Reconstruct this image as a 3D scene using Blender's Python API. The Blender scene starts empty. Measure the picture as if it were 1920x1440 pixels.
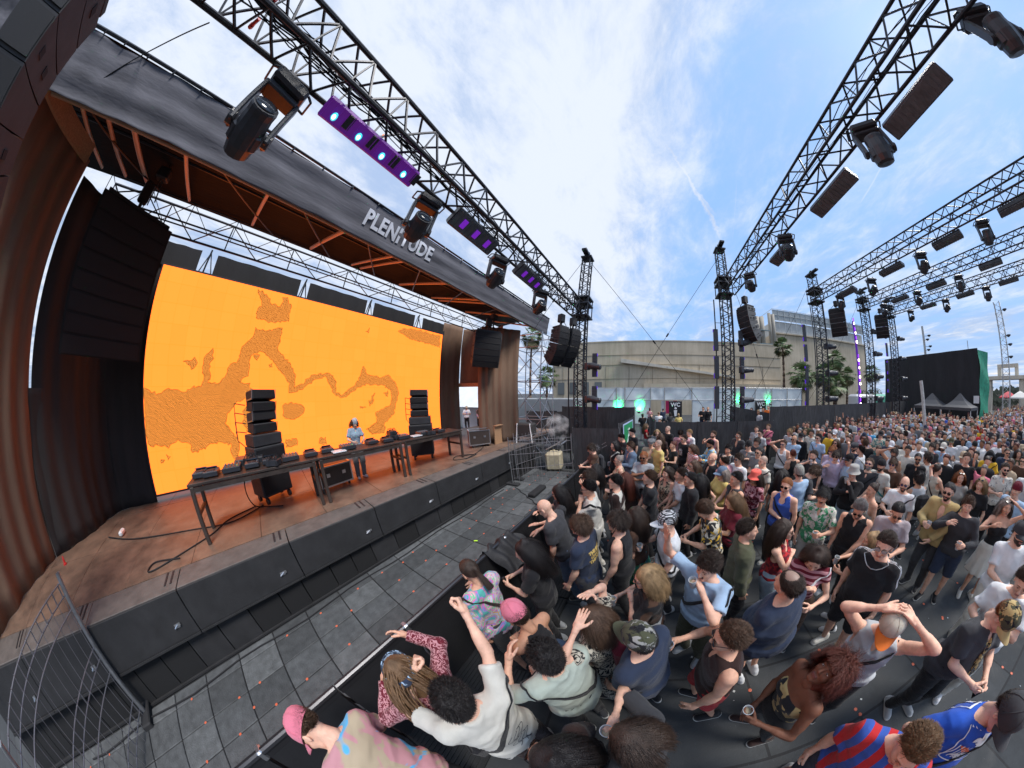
import bpy, bmesh, math, random
import numpy as np
from mathutils import Vector, Matrix
from mathutils.geometry import tessellate_polygon
R = math.radians
scene = bpy.context.scene
COL = scene.collection
random.seed(7)
CAMH = 3.7
LF, LD = 388.89, 1.171           # lens: r = F (d+1) sin t / (d + cos t), pixels of a 1920 wide frame
LCX, LCY = 263.38, 30.56         # optical axis relative to the frame centre
cam = bpy.data.cameras.new('camera'); camo = bpy.data.objects.new('camera', cam); COL.objects.link(camo)
scene.camera = camo
cam.type = 'PANO'; cam.panorama_type = 'FISHEYE_LENS_POLYNOMIAL'
cam.sensor_width = 19.2; cam.sensor_height = 14.4
cam.fisheye_fov = 2 * math.pi
cam.clip_start = 0.02; cam.clip_end = 3000
def lens_angle(r):
    k = r / (LF * (LD + 1)); A = np.sqrt(1 + k * k)
    return np.arcsin(np.clip(k * LD / A, -1, 1)) + np.arctan(k)
_r = np.linspace(0.2, 14.5, 200)
_c = np.linalg.lstsq(np.stack([_r, _r**2, _r**3, _r**4], 1), lens_angle(_r * 100), rcond=None)[0]
cam.fisheye_polynomial_k0 = 0
cam.fisheye_polynomial_k1, cam.fisheye_polynomial_k2, cam.fisheye_polynomial_k3, cam.fisheye_polynomial_k4 = [-float(c) for c in _c]
cam.shift_x = -LCX / 1920; cam.shift_y = LCY / 1920
CR, CP, CY = .0011, -.0171, .0163
def _M():
    cr, sr = math.cos(CR), math.sin(CR); a = np.array([[cr, 0, sr], [0, 1, 0], [-sr, 0, cr]])
    cp, sp = math.cos(CP), math.sin(CP); b = np.array([[1, 0, 0], [0, cp, -sp], [0, sp, cp]])
    cy, sy = math.cos(CY), math.sin(CY); c = np.array([[cy, -sy, 0], [sy, cy, 0], [0, 0, 1]])
    return c @ b @ a
CM = _M()
_m = Matrix(((CM[0][0], CM[0][2], -CM[0][1]), (CM[1][0], CM[1][2], -CM[1][1]), (CM[2][0], CM[2][2], -CM[2][1])))
camo.matrix_world = Matrix.Translation((0, 0, CAMH)) @ _m.to_4x4()
def at(px, py, **k):
    """surveyed point: where the sight line of a photo pixel meets a plane x=, y= or z="""
    x, y = px - 960 - LCX, -(py - 720 - LCY); r = math.hypot(x, y) + 1e-9; t = float(lens_angle(r)); s = math.sin(t) / r
    v = CM @ np.array([x * s, math.cos(t), y * s])
    (a, val), = k.items(); i = 'xyz'.index(a); f = (val - (CAMH if a == 'z' else 0)) / v[i]
    return Vector((v[0] * f, v[1] * f, v[2] * f + CAMH))
SUN_EL, SUN_AZ = R(56), R(104)
w = bpy.data.worlds.new('World'); scene.world = w; w.use_nodes = True
nt = w.node_tree; N = nt.nodes; L = nt.links; N.clear()
def nd(t, **k):
    n = N.new(t)
    for a, b in k.items(): setattr(n, a, b)
    return n
out = nd('ShaderNodeOutputWorld'); bg = nd('ShaderNodeBackground'); L.new(bg.outputs[0], out.inputs[0])
sky = nd('ShaderNodeTexSky', sky_type='NISHITA', sun_disc=False, sun_elevation=SUN_EL, sun_rotation=SUN_AZ, air_density=1.3, dust_density=1.2, ozone_density=2.0)
tc = nd('ShaderNodeTexCoord'); sep = nd('ShaderNodeSeparateXYZ'); L.new(tc.outputs['Generated'], sep.inputs[0])
def mth(op, a, b=None, c=None):
    n = nd('ShaderNodeMath', operation=op)
    for i, v in enumerate((a, b, c)):
        if v is None: continue
        if isinstance(v, (int, float)): n.inputs[i].default_value = v
        else: L.new(v, n.inputs[i])
    return n.outputs[0]
zz = mth('ADD', mth('MAXIMUM', sep.outputs[2], 0.0), 0.10)
u = mth('DIVIDE', sep.outputs[0], zz); v = mth('DIVIDE', sep.outputs[1], zz)
cmb = nd('ShaderNodeCombineXYZ'); L.new(u, cmb.inputs[0]); L.new(v, cmb.inputs[1])
def noise(vec, scale, detail, rough, dist=0.0, loc=(0, 0, 0), scl=(1, 1, 1), rot=0):
    m = nd('ShaderNodeMapping'); L.new(vec, m.inputs[0]); m.inputs['Location'].default_value = loc
    m.inputs['Scale'].default_value = scl; m.inputs['Rotation'].default_value = (0, 0, rot)
    n = nd('ShaderNodeTexNoise'); L.new(m.outputs[0], n.inputs['Vector']); n.inputs['Scale'].default_value = scale
    n.inputs['Detail'].default_value = detail; n.inputs['Roughness'].default_value = rough; n.inputs['Distortion'].default_value = dist
    return n.outputs['Fac']
def ramp(fac, a, b, lo=0.0, hi=1.0):
    n = nd('ShaderNodeMapRange'); n.interpolation_type = 'SMOOTHSTEP'; L.new(fac, n.inputs[0])
    n.inputs[1].default_value = a; n.inputs[2].default_value = b; n.inputs[3].default_value = lo; n.inputs[4].default_value = hi
    return n.outputs[0]
n1 = noise(cmb.outputs[0], 0.42, 9, .60, .25, (3.1, 1.7, 0), (1.0, .45, 1), R(20))
n2 = noise(cmb.outputs[0], 2.1, 12, .66, .3, (7.7, .4, 0), (1, .6, 1), R(38))
n3 = noise(cmb.outputs[0], 0.16, 3, .5, 0, (.35, 2.2, 0))
cov = mth('ADD', mth('ADD', mth('MULTIPLY', n1, .58), mth('MULTIPLY', n2, .40)), mth('MULTIPLY', n3, .28))
left = ramp(mth('ADD', mth('MULTIPLY', sep.outputs[0], 1.0), mth('MULTIPLY', sep.outputs[2], -.50)), -.80, -.10, .32, 0.0)
cov = mth('ADD', cov, left)
n4 = noise(cmb.outputs[0], 4.2, 14, .66, .35, (2.2, 9.1, 0), (1, .55, 1), R(30))
cov = mth('ADD', cov, mth('MULTIPLY', mth('SUBTRACT', n4, .5), .55))
m1 = ramp(cov, .47, .84)
low = ramp(sep.outputs[2], .0, .30, .70, 0.0)            # whiter towards the horizon
m1 = mth('MAXIMUM', m1, low)
def contrail(a, b, width, strength, fuzz=.35):
    global m1
    a = Vector(a).normalized(); b = Vector(b).normalized(); nrm = a.cross(b).normalized(); mid = (a + b).normalized(); ln = a.angle(b) / 2
    d = nd('ShaderNodeVectorMath', operation='DOT_PRODUCT'); L.new(tc.outputs['Generated'], d.inputs[0]); d.inputs[1].default_value = nrm
    wob = mth('MULTIPLY', mth('SUBTRACT', noise(cmb.outputs[0], 9, 6, .7), .5), width * fuzz * 4)
    dist = mth('ABSOLUTE', mth('ADD', d.outputs['Value'], wob))
    line = ramp(dist, 0, width, 1, 0)
    e = nd('ShaderNodeVectorMath', operation='DOT_PRODUCT'); L.new(tc.outputs['Generated'], e.inputs[0]); e.inputs[1].default_value = mid
    ends = ramp(e.outputs['Value'], math.cos(ln), math.cos(ln * .6))
    t = mth('MULTIPLY', mth('MULTIPLY', line, ends), strength)
    m1 = mth('MAXIMUM', m1, t)
def dirp(px, py): return tuple(at(px, py, y=100) - Vector((0, 0, CAMH)))
contrail(dirp(1542, 70), dirp(1476, 330), .0045, .75, .15)
contrail(dirp(1686, 262), dirp(1606, 400), .006, .5, .3)
contrail(dirp(1382, 340), dirp(1372, 470), .004, .4, .2)
contrail(dirp(1222, 240), dirp(1362, 475), .016, .95, .9)
contrail(dirp(1235, 275), dirp(1345, 420), .010, .8, 1.2)
shade = mth('ADD', mth('MULTIPLY', noise(cmb.outputs[0], 1.1, 8, .62, .6, (11, 4, 0), (1, .4, 1), R(30)), .6), mth('MULTIPLY', n4, .4))
ccol = nd('ShaderNodeMix', data_type='RGBA'); L.new(ramp(shade, .41, .57), ccol.inputs[0])
ccol.inputs[6].default_value = (3.9, 5.1, 7.4, 1); ccol.inputs[7].default_value = (7.0, 7.6, 8.7, 1)
hz = nd('ShaderNodeMix', data_type='RGBA'); L.new(mth('MULTIPLY', ramp(sep.outputs[2], .02, .38, 1, 0), ramp(shade, .60, .40)), hz.inputs[0])
L.new(ccol.outputs[2], hz.inputs[6]); hz.inputs[7].default_value = (3.7, 4.6, 6.1, 1)
wm = nd('ShaderNodeMix', data_type='RGBA')
L.new(mth('MULTIPLY', mth('MULTIPLY', ramp(sep.outputs[2], .05, .25, 1, 0), ramp(sep.outputs[0], .75, 1.0)), ramp(n2, .45, .65, 0, .55)), wm.inputs[0])
L.new(hz.outputs[2], wm.inputs[6]); wm.inputs[7].default_value = (10.0, 8.7, 6.8, 1)
skyb = nd('ShaderNodeMix', data_type='RGBA'); skyb.blend_type = 'MULTIPLY'; skyb.inputs[0].default_value = 1.0
L.new(sky.outputs[0], skyb.inputs[6]); skyb.inputs[7].default_value = (1.9, 1.9, 1.75, 1)
skm = nd('ShaderNodeMix', data_type='RGBA'); skm.inputs[0].default_value = .93
L.new(skyb.outputs[2], skm.inputs[6]); skm.inputs[7].default_value = (2.9, 5.0, 8.9, 1)
mx = nd('ShaderNodeMix', data_type='RGBA'); L.new(m1, mx.inputs[0]); L.new(skm.outputs[2], mx.inputs[6]); L.new(wm.outputs[2], mx.inputs[7])
L.new(mx.outputs[2], bg.inputs[0]); bg.inputs[1].default_value = 0.10
sd = bpy.data.lights.new('sun', 'SUN'); sd.energy = 3.7; sd.angle = R(20); sd.color = (1, .95, .88)
so = bpy.data.objects.new('sun', sd); COL.objects.link(so)
_sv = Vector((math.sin(SUN_AZ) * math.cos(SUN_EL), math.cos(SUN_AZ) * math.cos(SUN_EL), math.sin(SUN_EL)))
so.rotation_euler = _sv.to_track_quat('Z', 'Y').to_euler()
vs = scene.view_settings; vs.view_transform = 'Standard'; vs.look = 'None'; vs.exposure = 0.27; vs.gamma = 1
scene.cycles.max_bounces = 5; scene.cycles.diffuse_bounces = 3; scene.cycles.glossy_bounces = 2
scene.cycles.transparent_max_bounces = 12
def lin(c):
    if isinstance(c, str):
        c = c.lstrip('#'); c = [int(c[i:i + 2], 16) / 255 for i in (0, 2, 4)]
        return tuple(x / 12.92 if x <= .04045 else ((x + .055) / 1.055) ** 2.4 for x in c) + (1,)
    return tuple(c)[:3] + (1,)
_mats = {}
def mk(name, col, rough=.6, metal=0.0, bump=0.0, bs=30.0, var=0.0, vs=2.0, emit=0.0, stretch=(1, 1, 1), col2=None):
    if name in _mats: return _mats[name]
    m = bpy.data.materials.new(name); m.use_nodes = True; t = m.node_tree; b = t.nodes['Principled BSDF']
    c = lin(col); b.inputs['Base Color'].default_value = c; b.inputs['Roughness'].default_value = rough; b.inputs['Metallic'].default_value = metal
    co = t.nodes.new('ShaderNodeTexCoord'); mp = t.nodes.new('ShaderNodeMapping'); mp.inputs['Scale'].default_value = stretch
    t.links.new(co.outputs['Object'], mp.inputs[0])
    if var:
        n = t.nodes.new('ShaderNodeTexNoise'); n.inputs['Scale'].default_value = vs; n.inputs['Detail'].default_value = 8; n.inputs['Roughness'].default_value = .65
        t.links.new(mp.outputs[0], n.inputs['Vector'])
        x = t.nodes.new('ShaderNodeMix'); x.data_type = 'RGBA'
        c2 = lin(col2) if col2 else tuple(min(1, a * (1 + var)) for a in c[:3]) + (1,)
        x.inputs[6].default_value = tuple(a * (1 - var) for a in c[:3]) + (1,) if not col2 else c; x.inputs[7].default_value = c2
        mr = t.nodes.new('ShaderNodeMapRange'); mr.inputs[1].default_value = .3; mr.inputs[2].default_value = .7
        t.links.new(n.outputs['Fac'], mr.inputs[0]); t.links.new(mr.outputs[0], x.inputs[0]); t.links.new(x.outputs[2], b.inputs['Base Color'])
    if bump:
        n = t.nodes.new('ShaderNodeTexNoise'); n.inputs['Scale'].default_value = bs; n.inputs['Detail'].default_value = 6
        t.links.new(mp.outputs[0], n.inputs['Vector'])
        bp = t.nodes.new('ShaderNodeBump'); bp.inputs['Strength'].default_value = bump; bp.inputs['Distance'].default_value = .02
        t.links.new(n.outputs['Fac'], bp.inputs['Height']); t.links.new(bp.outputs[0], b.inputs['Normal'])
    if emit:
        b.inputs['Emission Color'].default_value = c; b.inputs['Emission Strength'].default_value = emit
    _mats[name] = m
    return m
class MB:
    def __init__(s): s.v = []; s.f = []; s.mi = []
    def add(s, vs, fs, mi=0):
        o = len(s.v); s.v += [tuple(p) for p in vs]; s.f += [tuple(i + o for i in f) for f in fs]; s.mi += [mi] * len(fs); return s
    def box(s, lo, hi, mi=0, M=None):
        x0, y0, z0 = lo; x1, y1, z1 = hi
        P = [Vector(p) for p in ((x0, y0, z0), (x1, y0, z0), (x1, y1, z0), (x0, y1, z0), (x0, y0, z1), (x1, y0, z1), (x1, y1, z1), (x0, y1, z1))]
        if M is not None: P = [M @ p for p in P]
        return s.add(P, [(0, 3, 2, 1), (4, 5, 6, 7), (0, 1, 5, 4), (1, 2, 6, 5), (2, 3, 7, 6), (3, 0, 4, 7)], mi)
    def cbox(s, c, sz, mi=0, M=None, ch=0.0):
        a = [c[i] - sz[i] / 2 for i in range(3)]; b = [c[i] + sz[i] / 2 for i in range(3)]
        if not ch: return s.box(a, b, mi, M)
        e = ch; pts = []
        for z, q in ((a[2], e), (a[2] + e, 0), (b[2] - e, 0), (b[2], e)):
            x0, x1, y0, y1 = a[0] + q, b[0] - q, a[1] + q, b[1] - q; d = e if q == 0 else e * .6
            pts += [(x0 + d, y0, z), (x1 - d, y0, z), (x1, y0 + d, z), (x1, y1 - d, z), (x1 - d, y1, z), (x0 + d, y1, z), (x0, y1 - d, z), (x0, y0 + d, z)]
        fs = [tuple(range(7, -1, -1)), tuple(range(24, 32))]
        for k in range(3):
            for i in range(8): j = (i + 1) % 8; fs.append((k * 8 + i, k * 8 + j, k * 8 + 8 + j, k * 8 + 8 + i))
        P = [Vector(p) for p in pts]
        if M is not None: P = [M @ p for p in P]
        return s.add(P, fs, mi)
    def tube(s, a, b, r, n=6, mi=0, r2=None, caps=True):
        a = Vector(a); b = Vector(b); d = (b - a)
        if d.length < 1e-6: return s
        q = d.to_track_quat('Z', 'Y'); r2 = r if r2 is None else r2
        ring = [Vector((math.cos(2 * math.pi * i / n), math.sin(2 * math.pi * i / n), 0)) for i in range(n)]
        P = [a + q @ (p * r) for p in ring] + [b + q @ (p * r2) for p in ring]
        fs = [(i, (i + 1) % n, n + (i + 1) % n, n + i) for i in range(n)]
        if caps: fs += [tuple(range(n - 1, -1, -1)), tuple(range(n, 2 * n))]
        return s.add(P, fs, mi)
    def path(s, pts, r, n=5, mi=0):
        for a, b in zip(pts, pts[1:]): s.tube(a, b, r, n, mi, caps=False)
        return s
    def cable(s, a, b, sag, r, n=5, k=14, mi=0):
        a = Vector(a); b = Vector(b)
        return s.path([a.lerp(b, i / k) - Vector((0, 0, sag * 4 * (i / k) * (1 - i / k))) for i in range(k + 1)], r, n, mi)
    def lathe(s, prof, n=16, M=None, mi=0):
        P = []; m = len(prof)
        for r, z in prof:
            for i in range(n): a = 2 * math.pi * i / n; P.append(Vector((r * math.cos(a), r * math.sin(a), z)))
        fs = [(k * n + i, k * n + (i + 1) % n, (k + 1) * n + (i + 1) % n, (k + 1) * n + i) for k in range(m - 1) for i in range(n)]
        fs += [tuple(range(n - 1, -1, -1)), tuple((m - 1) * n + i for i in range(n))]
        if M is not None: P = [M @ p for p in P]
        return s.add(P, fs, mi)
    def grid(s, fn, nu, nv, mi=0, thick=0.0):
        P = [Vector(fn(i / nu, j / nv)) for i in range(nu + 1) for j in range(nv + 1)]; W = nv + 1
        F = [(i * W + j, (i + 1) * W + j, (i + 1) * W + j + 1, i * W + j + 1) for i in range(nu) for j in range(nv)]
        return s.add(P, F, mi)
    def poly(s, pts, d, mi=0):
        """extrude a planar polygon (3d points) by vector d"""
        n = len(pts); P = [Vector(p) for p in pts]; Q = [p + Vector(d) for p in P]
        tri = tessellate_polygon([P])
        F = [tuple(t) for t in tri] + [tuple(i + n for i in reversed(t)) for t in tri] + [(i, (i + 1) % n, n + (i + 1) % n, n + i) for i in range(n)]
        return s.add(P + Q, F, mi)
    def mesh(s, name):
        me = bpy.data.meshes.new(name); me.from_pydata([tuple(v) for v in s.v], [], s.f)
        return me
    def build(s, name, mats, parent=None, smooth=False, loc=None):
        me = s.mesh(name)
        for m in (mats if isinstance(mats, (list, tuple)) else [mats]): me.materials.append(m)
        if any(s.mi): me.polygons.foreach_set('material_index', s.mi)
        if smooth: me.polygons.foreach_set('use_smooth', [True] * len(me.polygons))
        me.update(); me.validate()
        bm = bmesh.new(); bm.from_mesh(me); bmesh.ops.recalc_face_normals(bm, faces=bm.faces); bm.to_mesh(me); bm.free()
        o = bpy.data.objects.new(name, me); COL.objects.link(o)
        if parent: o.parent = parent
        if loc: o.location = loc
        return o
def thing(name, label, cat, loc=(0, 0, 0), rz=0.0, group=None):
    o = bpy.data.objects.new(name, None); COL.objects.link(o); o.location = loc; o.rotation_euler = (0, 0, rz)
    o.empty_display_size = .1; o['label'] = label; o['category'] = cat
    if group: o['group'] = group
    return o
def tag(o, label=None, cat=None, group=None, kind=None):
    if label: o['label'] = label
    if cat: o['category'] = cat
    if group: o['group'] = group
    if kind: o['kind'] = kind
    return o
def dup(root, loc=None, rot=None, label=None, group=None, scale=None):
    r = root.copy(); COL.objects.link(r)
    if loc is not None: r.location = loc
    if rot is not None: r.rotation_euler = rot if not isinstance(rot, (int, float)) else (0, 0, rot)
    if scale: r.scale = scale
    if label: r['label'] = label
    if group: r['group'] = group
    for ch in [c for c in bpy.data.objects if c.parent == root]:
        c = ch.copy(); COL.objects.link(c); c.parent = r
        for g in [x for x in bpy.data.objects if x.parent == ch]:
            d = g.copy(); COL.objects.link(d); d.parent = c
    return r
def text_mesh(txt, size, depth=0.0, bold=0.0, align='CENTER', spacing=1.0):
    cu = bpy.data.curves.new('lettering', 'FONT'); cu.body = txt; cu.size = size; cu.extrude = depth; cu.offset = bold
    cu.align_x = align; cu.align_y = 'CENTER'; cu.resolution_u = 3; cu.space_character = spacing
    o = bpy.data.objects.new('lettering_tmp', cu); COL.objects.link(o); bpy.context.view_layer.update()
    me = bpy.data.meshes.new_from_object(o.evaluated_get(bpy.context.evaluated_depsgraph_get())); bpy.data.objects.remove(o)
    return me
def text_obj(name, txt, size, M, mat, parent, depth=.004, bold=0.0, spacing=1.0):
    me = text_mesh(txt, size, depth, bold, spacing=spacing); me.transform(M); me.materials.clear(); me.materials.append(mat)
    o = bpy.data.objects.new(name, me); COL.objects.link(o); o.parent = parent
    return o
M_black = mk('black_powdercoat', (.022, .022, .025), .55, bump=.15, bs=300)
M_truss = mk('black_painted_truss_tube', (.035, .036, .042), .42, .55, var=.4, vs=9)
M_steel = mk('galvanised_tube', (.42, .43, .45), .38, .85, var=.25, vs=14)
M_wood = mk('pale_timber', (.42, .24, .13), .75, var=.3, vs=6, bump=.3, bs=60, stretch=(1, 8, 8))
M_rubber = mk('black_rubber', (.012, .012, .014), .8)
M_white = mk('white_plastic', (.72, .73, .75), .45)
M_grill = mk('speaker_grille', (.016, .016, .019), .6, .3, bump=.6, bs=420)
M_cab = mk('speaker_cabinet', (.030, .030, .034), .62, bump=.3, bs=220, var=.25, vs=5)
M_cabgrey = mk('grey_speaker_cabinet', (.085, .088, .095), .6, bump=.3, bs=160, var=.2, vs=4)
M_glass = mk('dark_lens', (.03, .035, .045), .06, .2)
M_alu = mk('bare_aluminium', (.55, .56, .58), .3, .9)
M_conc = None
def tex_mat(name, build, rough=.8):
    m = bpy.data.materials.new(name); m.use_nodes = True; t = m.node_tree; b = t.nodes['Principled BSDF']; b.inputs['Roughness'].default_value = rough
    def nn(ty, **k):
        n = t.nodes.new(ty)
        for a, v in k.items(): setattr(n, a, v)
        return n
    build(t, b, nn, t.links.new); return m
def _g(t, b, nn, ln):
    co = nn('ShaderNodeTexCoord'); br = nn('ShaderNodeTexBrick'); ln(co.outputs['Object'], br.inputs['Vector'])
    br.inputs['Scale'].default_value = 1; br.inputs['Brick Width'].default_value = 2.4; br.inputs['Row Height'].default_value = 1.2; br.inputs['Mortar Size'].default_value = .018
    br.inputs['Color1'].default_value = (.050, .054, .058, 1); br.inputs['Color2'].default_value = (.036, .040, .044, 1); br.inputs['Mortar'].default_value = (.024, .025, .027, 1)
    n = nn('ShaderNodeTexNoise'); ln(co.outputs['Object'], n.inputs['Vector']); n.inputs['Scale'].default_value = 1.3; n.inputs['Detail'].default_value = 10; n.inputs['Roughness'].default_value = .7
    x = nn('ShaderNodeMix', data_type='RGBA', blend_type='MULTIPLY'); x.inputs[0].default_value = 1
    mr = nn('ShaderNodeMapRange'); mr.inputs[1].default_value = .3; mr.inputs[2].default_value = .75; mr.inputs[3].default_value = .55; mr.inputs[4].default_value = 1.5; ln(n.outputs['Fac'], mr.inputs[0])
    ln(br.outputs['Color'], x.inputs[6]); ln(mr.outputs[0], x.inputs[7])
    sp = nn('ShaderNodeTexNoise'); ln(co.outputs['Object'], sp.inputs['Vector']); sp.inputs['Scale'].default_value = 55; sp.inputs['Detail'].default_value = 3
    mr2 = nn('ShaderNodeMapRange'); mr2.inputs[1].default_value = .70; mr2.inputs[2].default_value = .76; mr2.inputs[3].default_value = 0; mr2.inputs[4].default_value = .5; ln(sp.outputs['Fac'], mr2.inputs[0])
    y = nn('ShaderNodeMix', data_type='RGBA'); ln(mr2.outputs[0], y.inputs[0]); ln(x.outputs[2], y.inputs[6]); y.inputs[7].default_value = (.25, .25, .25, 1)
    ln(y.outputs[2], b.inputs['Base Color']); ln(mr.outputs[0], b.inputs['Roughness']); b.inputs['Roughness'].default_value = .7
    bp = nn('ShaderNodeBump'); bp.inputs['Strength'].default_value = .4; bp.inputs['Distance'].default_value = .01
    n3 = nn('ShaderNodeTexNoise'); ln(co.outputs['Object'], n3.inputs['Vector']); n3.inputs['Scale'].default_value = 40; n3.inputs['Detail'].default_value = 6
    ln(n3.outputs['Fac'], bp.inputs['Height']); ln(bp.outputs[0], b.inputs['Normal'])
M_ground = tex_mat('dark_event_floor_plates', _g)
g = MB(); g.add([(-900, -900, 0), (900, -900, 0), (900, 900, 0), (-900, 900, 0)], [(0, 1, 2, 3)])
tag(g.build('ground', M_ground), kind='structure')
M_orange = mk('orange_plug', (.62, .13, .06), .5)
M_tile = [mk('pit_tile_%s' % n, c, .72, bump=.5, bs=45, var=.35, vs=7) for n, c in (('dark', (.050, .053, .056)), ('mid', (.070, .074, .078)), ('pale', (.092, .097, .101)))]
M_gap = mk('pit_gap', (.012, .012, .013), .8)
SF = -5.98                              # x of the stage front
rnd = random.Random(3)
pf = MB(); pf.box((-5.975, -9.2, .004), (-2.86, 9.0, .016), 3)
cols = [(-5.93, -5.63), (-5.61, -5.06), (-5.04, -4.50), (-4.48, -3.94), (-3.92, -3.38), (-3.36, -2.88)]
for ci, (xa, xb) in enumerate(cols):
    for j in range(-12, 11):
        ya = .135 + j * .785 + (.0); yb = ya + .765
        pf.cbox(((xa + xb) / 2, (ya + yb) / 2, .0235 + rnd.uniform(-.002, .002)), (xb - xa, yb - ya, .024), rnd.choice((0, 1, 1, 2)), ch=.008)
def plug(mb, x, y, z=.037, mi=4, r=.024):
    mb.lathe([(r, z - .006), (r, z), (r * .55, z + .002), (r * .45, z - .002)], 10, Matrix.Translation((x, y, 0)), mi)
for (xa, xb) in cols[1:]:
    for j in range(-12, 11):
        y = .135 + j * .785 - .01
        if rnd.random() < .8: plug(pf, xa - .01, y + .785 * rnd.choice((.33, .5, .75)))
        if rnd.random() < .35: plug(pf, rnd.uniform(xa + .1, xb), y + .01)
tag(pf.build('pit_floor', M_tile + [M_gap, M_orange]), kind='structure')
cp = MB()
for i in range(150):
    x, y = rnd.uniform(-2, 9), rnd.uniform(-1.5, 7)
    plug(cp, round(x / 1.2) * 1.2 + rnd.uniform(-.03, .03), y, .006)
tag(cp.build('floor_plugs', [M_orange] * 5), 'small round orange plugs scattered over the dark crowd floor', 'floor plugs', kind='stuff')
cp2 = MB()
for i in range(130):
    x, y, a, s = rnd.uniform(-2.4, 9), rnd.uniform(-1.5, 7), rnd.uniform(0, 6.3), rnd.uniform(.012, .035)
    m = Matrix.Translation((x, y, .004)) @ Matrix.Rotation(a, 4, 'Z')
    cp2.cbox((0, 0, .002), (s, s * rnd.uniform(.3, 1), .004), rnd.choice((0, 0, 1)), m)
tag(cp2.build('litter', [mk('paper_scrap', (.6, .6, .58), .8), mk('cup_shard', (.35, .4, .45), .4)]), 'small white paper scraps and plastic shards on the dark floor', 'litter', kind='stuff')
SZ = 1.32
def _deck(t, b, nn, ln):
    co = nn('ShaderNodeTexCoord'); n = nn('ShaderNodeTexNoise'); ln(co.outputs['Object'], n.inputs['Vector']); n.inputs['Scale'].default_value = 1.7; n.inputs['Detail'].default_value = 12; n.inputs['Roughness'].default_value = .72
    r = nn('ShaderNodeValToRGB'); r.color_ramp.elements[0].position = .3; r.color_ramp.elements[0].color = (.075, .050, .038, 1); r.color_ramp.elements[1].position = .72; r.color_ramp.elements[1].color = (.26, .165, .115, 1)
    ln(n.outputs['Fac'], r.inputs[0]); ln(r.outputs[0], b.inputs['Base Color'])
    m2 = nn('ShaderNodeMapRange'); m2.inputs[3].default_value = .35; m2.inputs[4].default_value = .75; ln(n.outputs['Fac'], m2.inputs[0]); ln(m2.outputs[0], b.inputs['Roughness'])
    bp = nn('ShaderNodeBump'); bp.inputs['Strength'].default_value = .25; bp.inputs['Distance'].default_value = .01; n3 = nn('ShaderNodeTexNoise'); ln(co.outputs['Object'], n3.inputs['Vector']); n3.inputs['Scale'].default_value = 90; ln(n3.outputs['Fac'], bp.inputs['Height']); ln(bp.outputs[0], b.inputs['Normal'])
M_deck = tex_mat('worn_brown_stage_plywood', _deck, .5)  # worn plywood; colour raised to stand in for orange screen spill
M_front = mk('black_stage_front', (.019, .019, .021), .66, bump=.5, bs=120, var=.35, vs=3)
M_frontdark = mk('black_sub_grille', (.008, .008, .009), .75, bump=.5, bs=300)
stage = thing('stage_platform', 'low black fronted stage with worn brown plywood deck facing the crowd', 'stage', (SF, 1, 0))
def P(mb, name, mats, parent, **k):
    o = mb.build(name, mats, parent, **k); o.matrix_parent_inverse = Matrix.Translation(-parent.location); return o
d = MB(); edge = SF - .02
xs = [-13.2, -10.9, -8.7, -6.66]
for i in range(3):
    for j in range(-6, 9):
        d.box((xs[i] + .006, j * 1.5 - .8, SZ - .1), (xs[i + 1] - .006, j * 1.5 + .69, SZ + rnd.uniform(-.003, .002)))
P(d, 'deck', M_deck, stage)
M_strip = mk('grey_brown_stage_apron', (.11, .095, .088), .68, bump=.4, bs=70, var=.3, vs=3.5)
a = MB(); joints = [-9.0, -6.75, -4.6, -2.54, -.29, 1.66, 3.52, 5.41, 7.3, 9.2]
for y0, y1 in zip(joints, joints[1:]): a.cbox(((-6.65 + SF) / 2, (y0 + y1) / 2, SZ - .05), (.655, y1 - y0 - .02, .1), ch=.006)
for y in joints[1:-1]:
    for dx in (0, .12):
        a.box((-6.62, y - .16 - dx, SZ + .001), (-6.2, y - .12 - dx, SZ + .009), 1)
P(a, 'apron', [M_strip, M_black], stage)
LIP = .64
for y0, y1 in zip(joints, joints[1:]):
    f = MB(); f.cbox((SF + .005, (y0 + y1) / 2, (SZ - .012 + LIP) / 2), (.05, y1 - y0 - .016, SZ - .012 - LIP), ch=.008)
    f.box((SF - .01, y0 + .01, LIP - .03), (SF + .05, y1 - .01, LIP))
    p = P(f, 'front_panel', M_front, stage)
    la = MB(); yc = y0 + (y1 - y0) * .84
    la.box((SF + .031, yc - .05, .83), (SF + .041, yc + .05, .89)); la.tube((SF + .05, yc - .06, .84), (SF + .05, yc + .03, .88), .012); la.box((SF + .045, yc + .03, .86), (SF + .06, yc + .08, .90))
    la.build('latch', M_alu, p)
k = MB(); y = -9
k.box((-6.3, -9, .03), (-6.25, 9.2, LIP - .03), 1)
while y < 9.0:
    ww = rnd.choice((.52, .66, .8)); y2 = min(y + ww, 9.1)
    k.box((-6.24, y + .01, .03), (-6.03, y2 - .01, LIP - .035), 1 if rnd.random() < .75 else 0); y = y2
k.box((-6.2, -9, .02), (-5.99, 9.2, .05), 0)
P(k, 'lower_grille', [M_front, M_frontdark], stage)
SX = -11.4; sy0, sy1, sz0, sz1 = -4.26, 7.6, 1.5, 6.88
M_screen = bpy.data.materials.new('lit_orange_screen'); M_screen.use_nodes = True
def emis(m, col, st):
    b = m.node_tree.nodes['Principled BSDF']; b.inputs['Base Color'].default_value = (0, 0, 0, 1); b.inputs['Emission Color'].default_value = col; b.inputs['Emission Strength'].default_value = st; b.inputs['Roughness'].default_value = .9; b.inputs['Specular IOR Level'].default_value = .1
emis(M_screen, (1.0, .172, .021, 1), 2.2)
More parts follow.
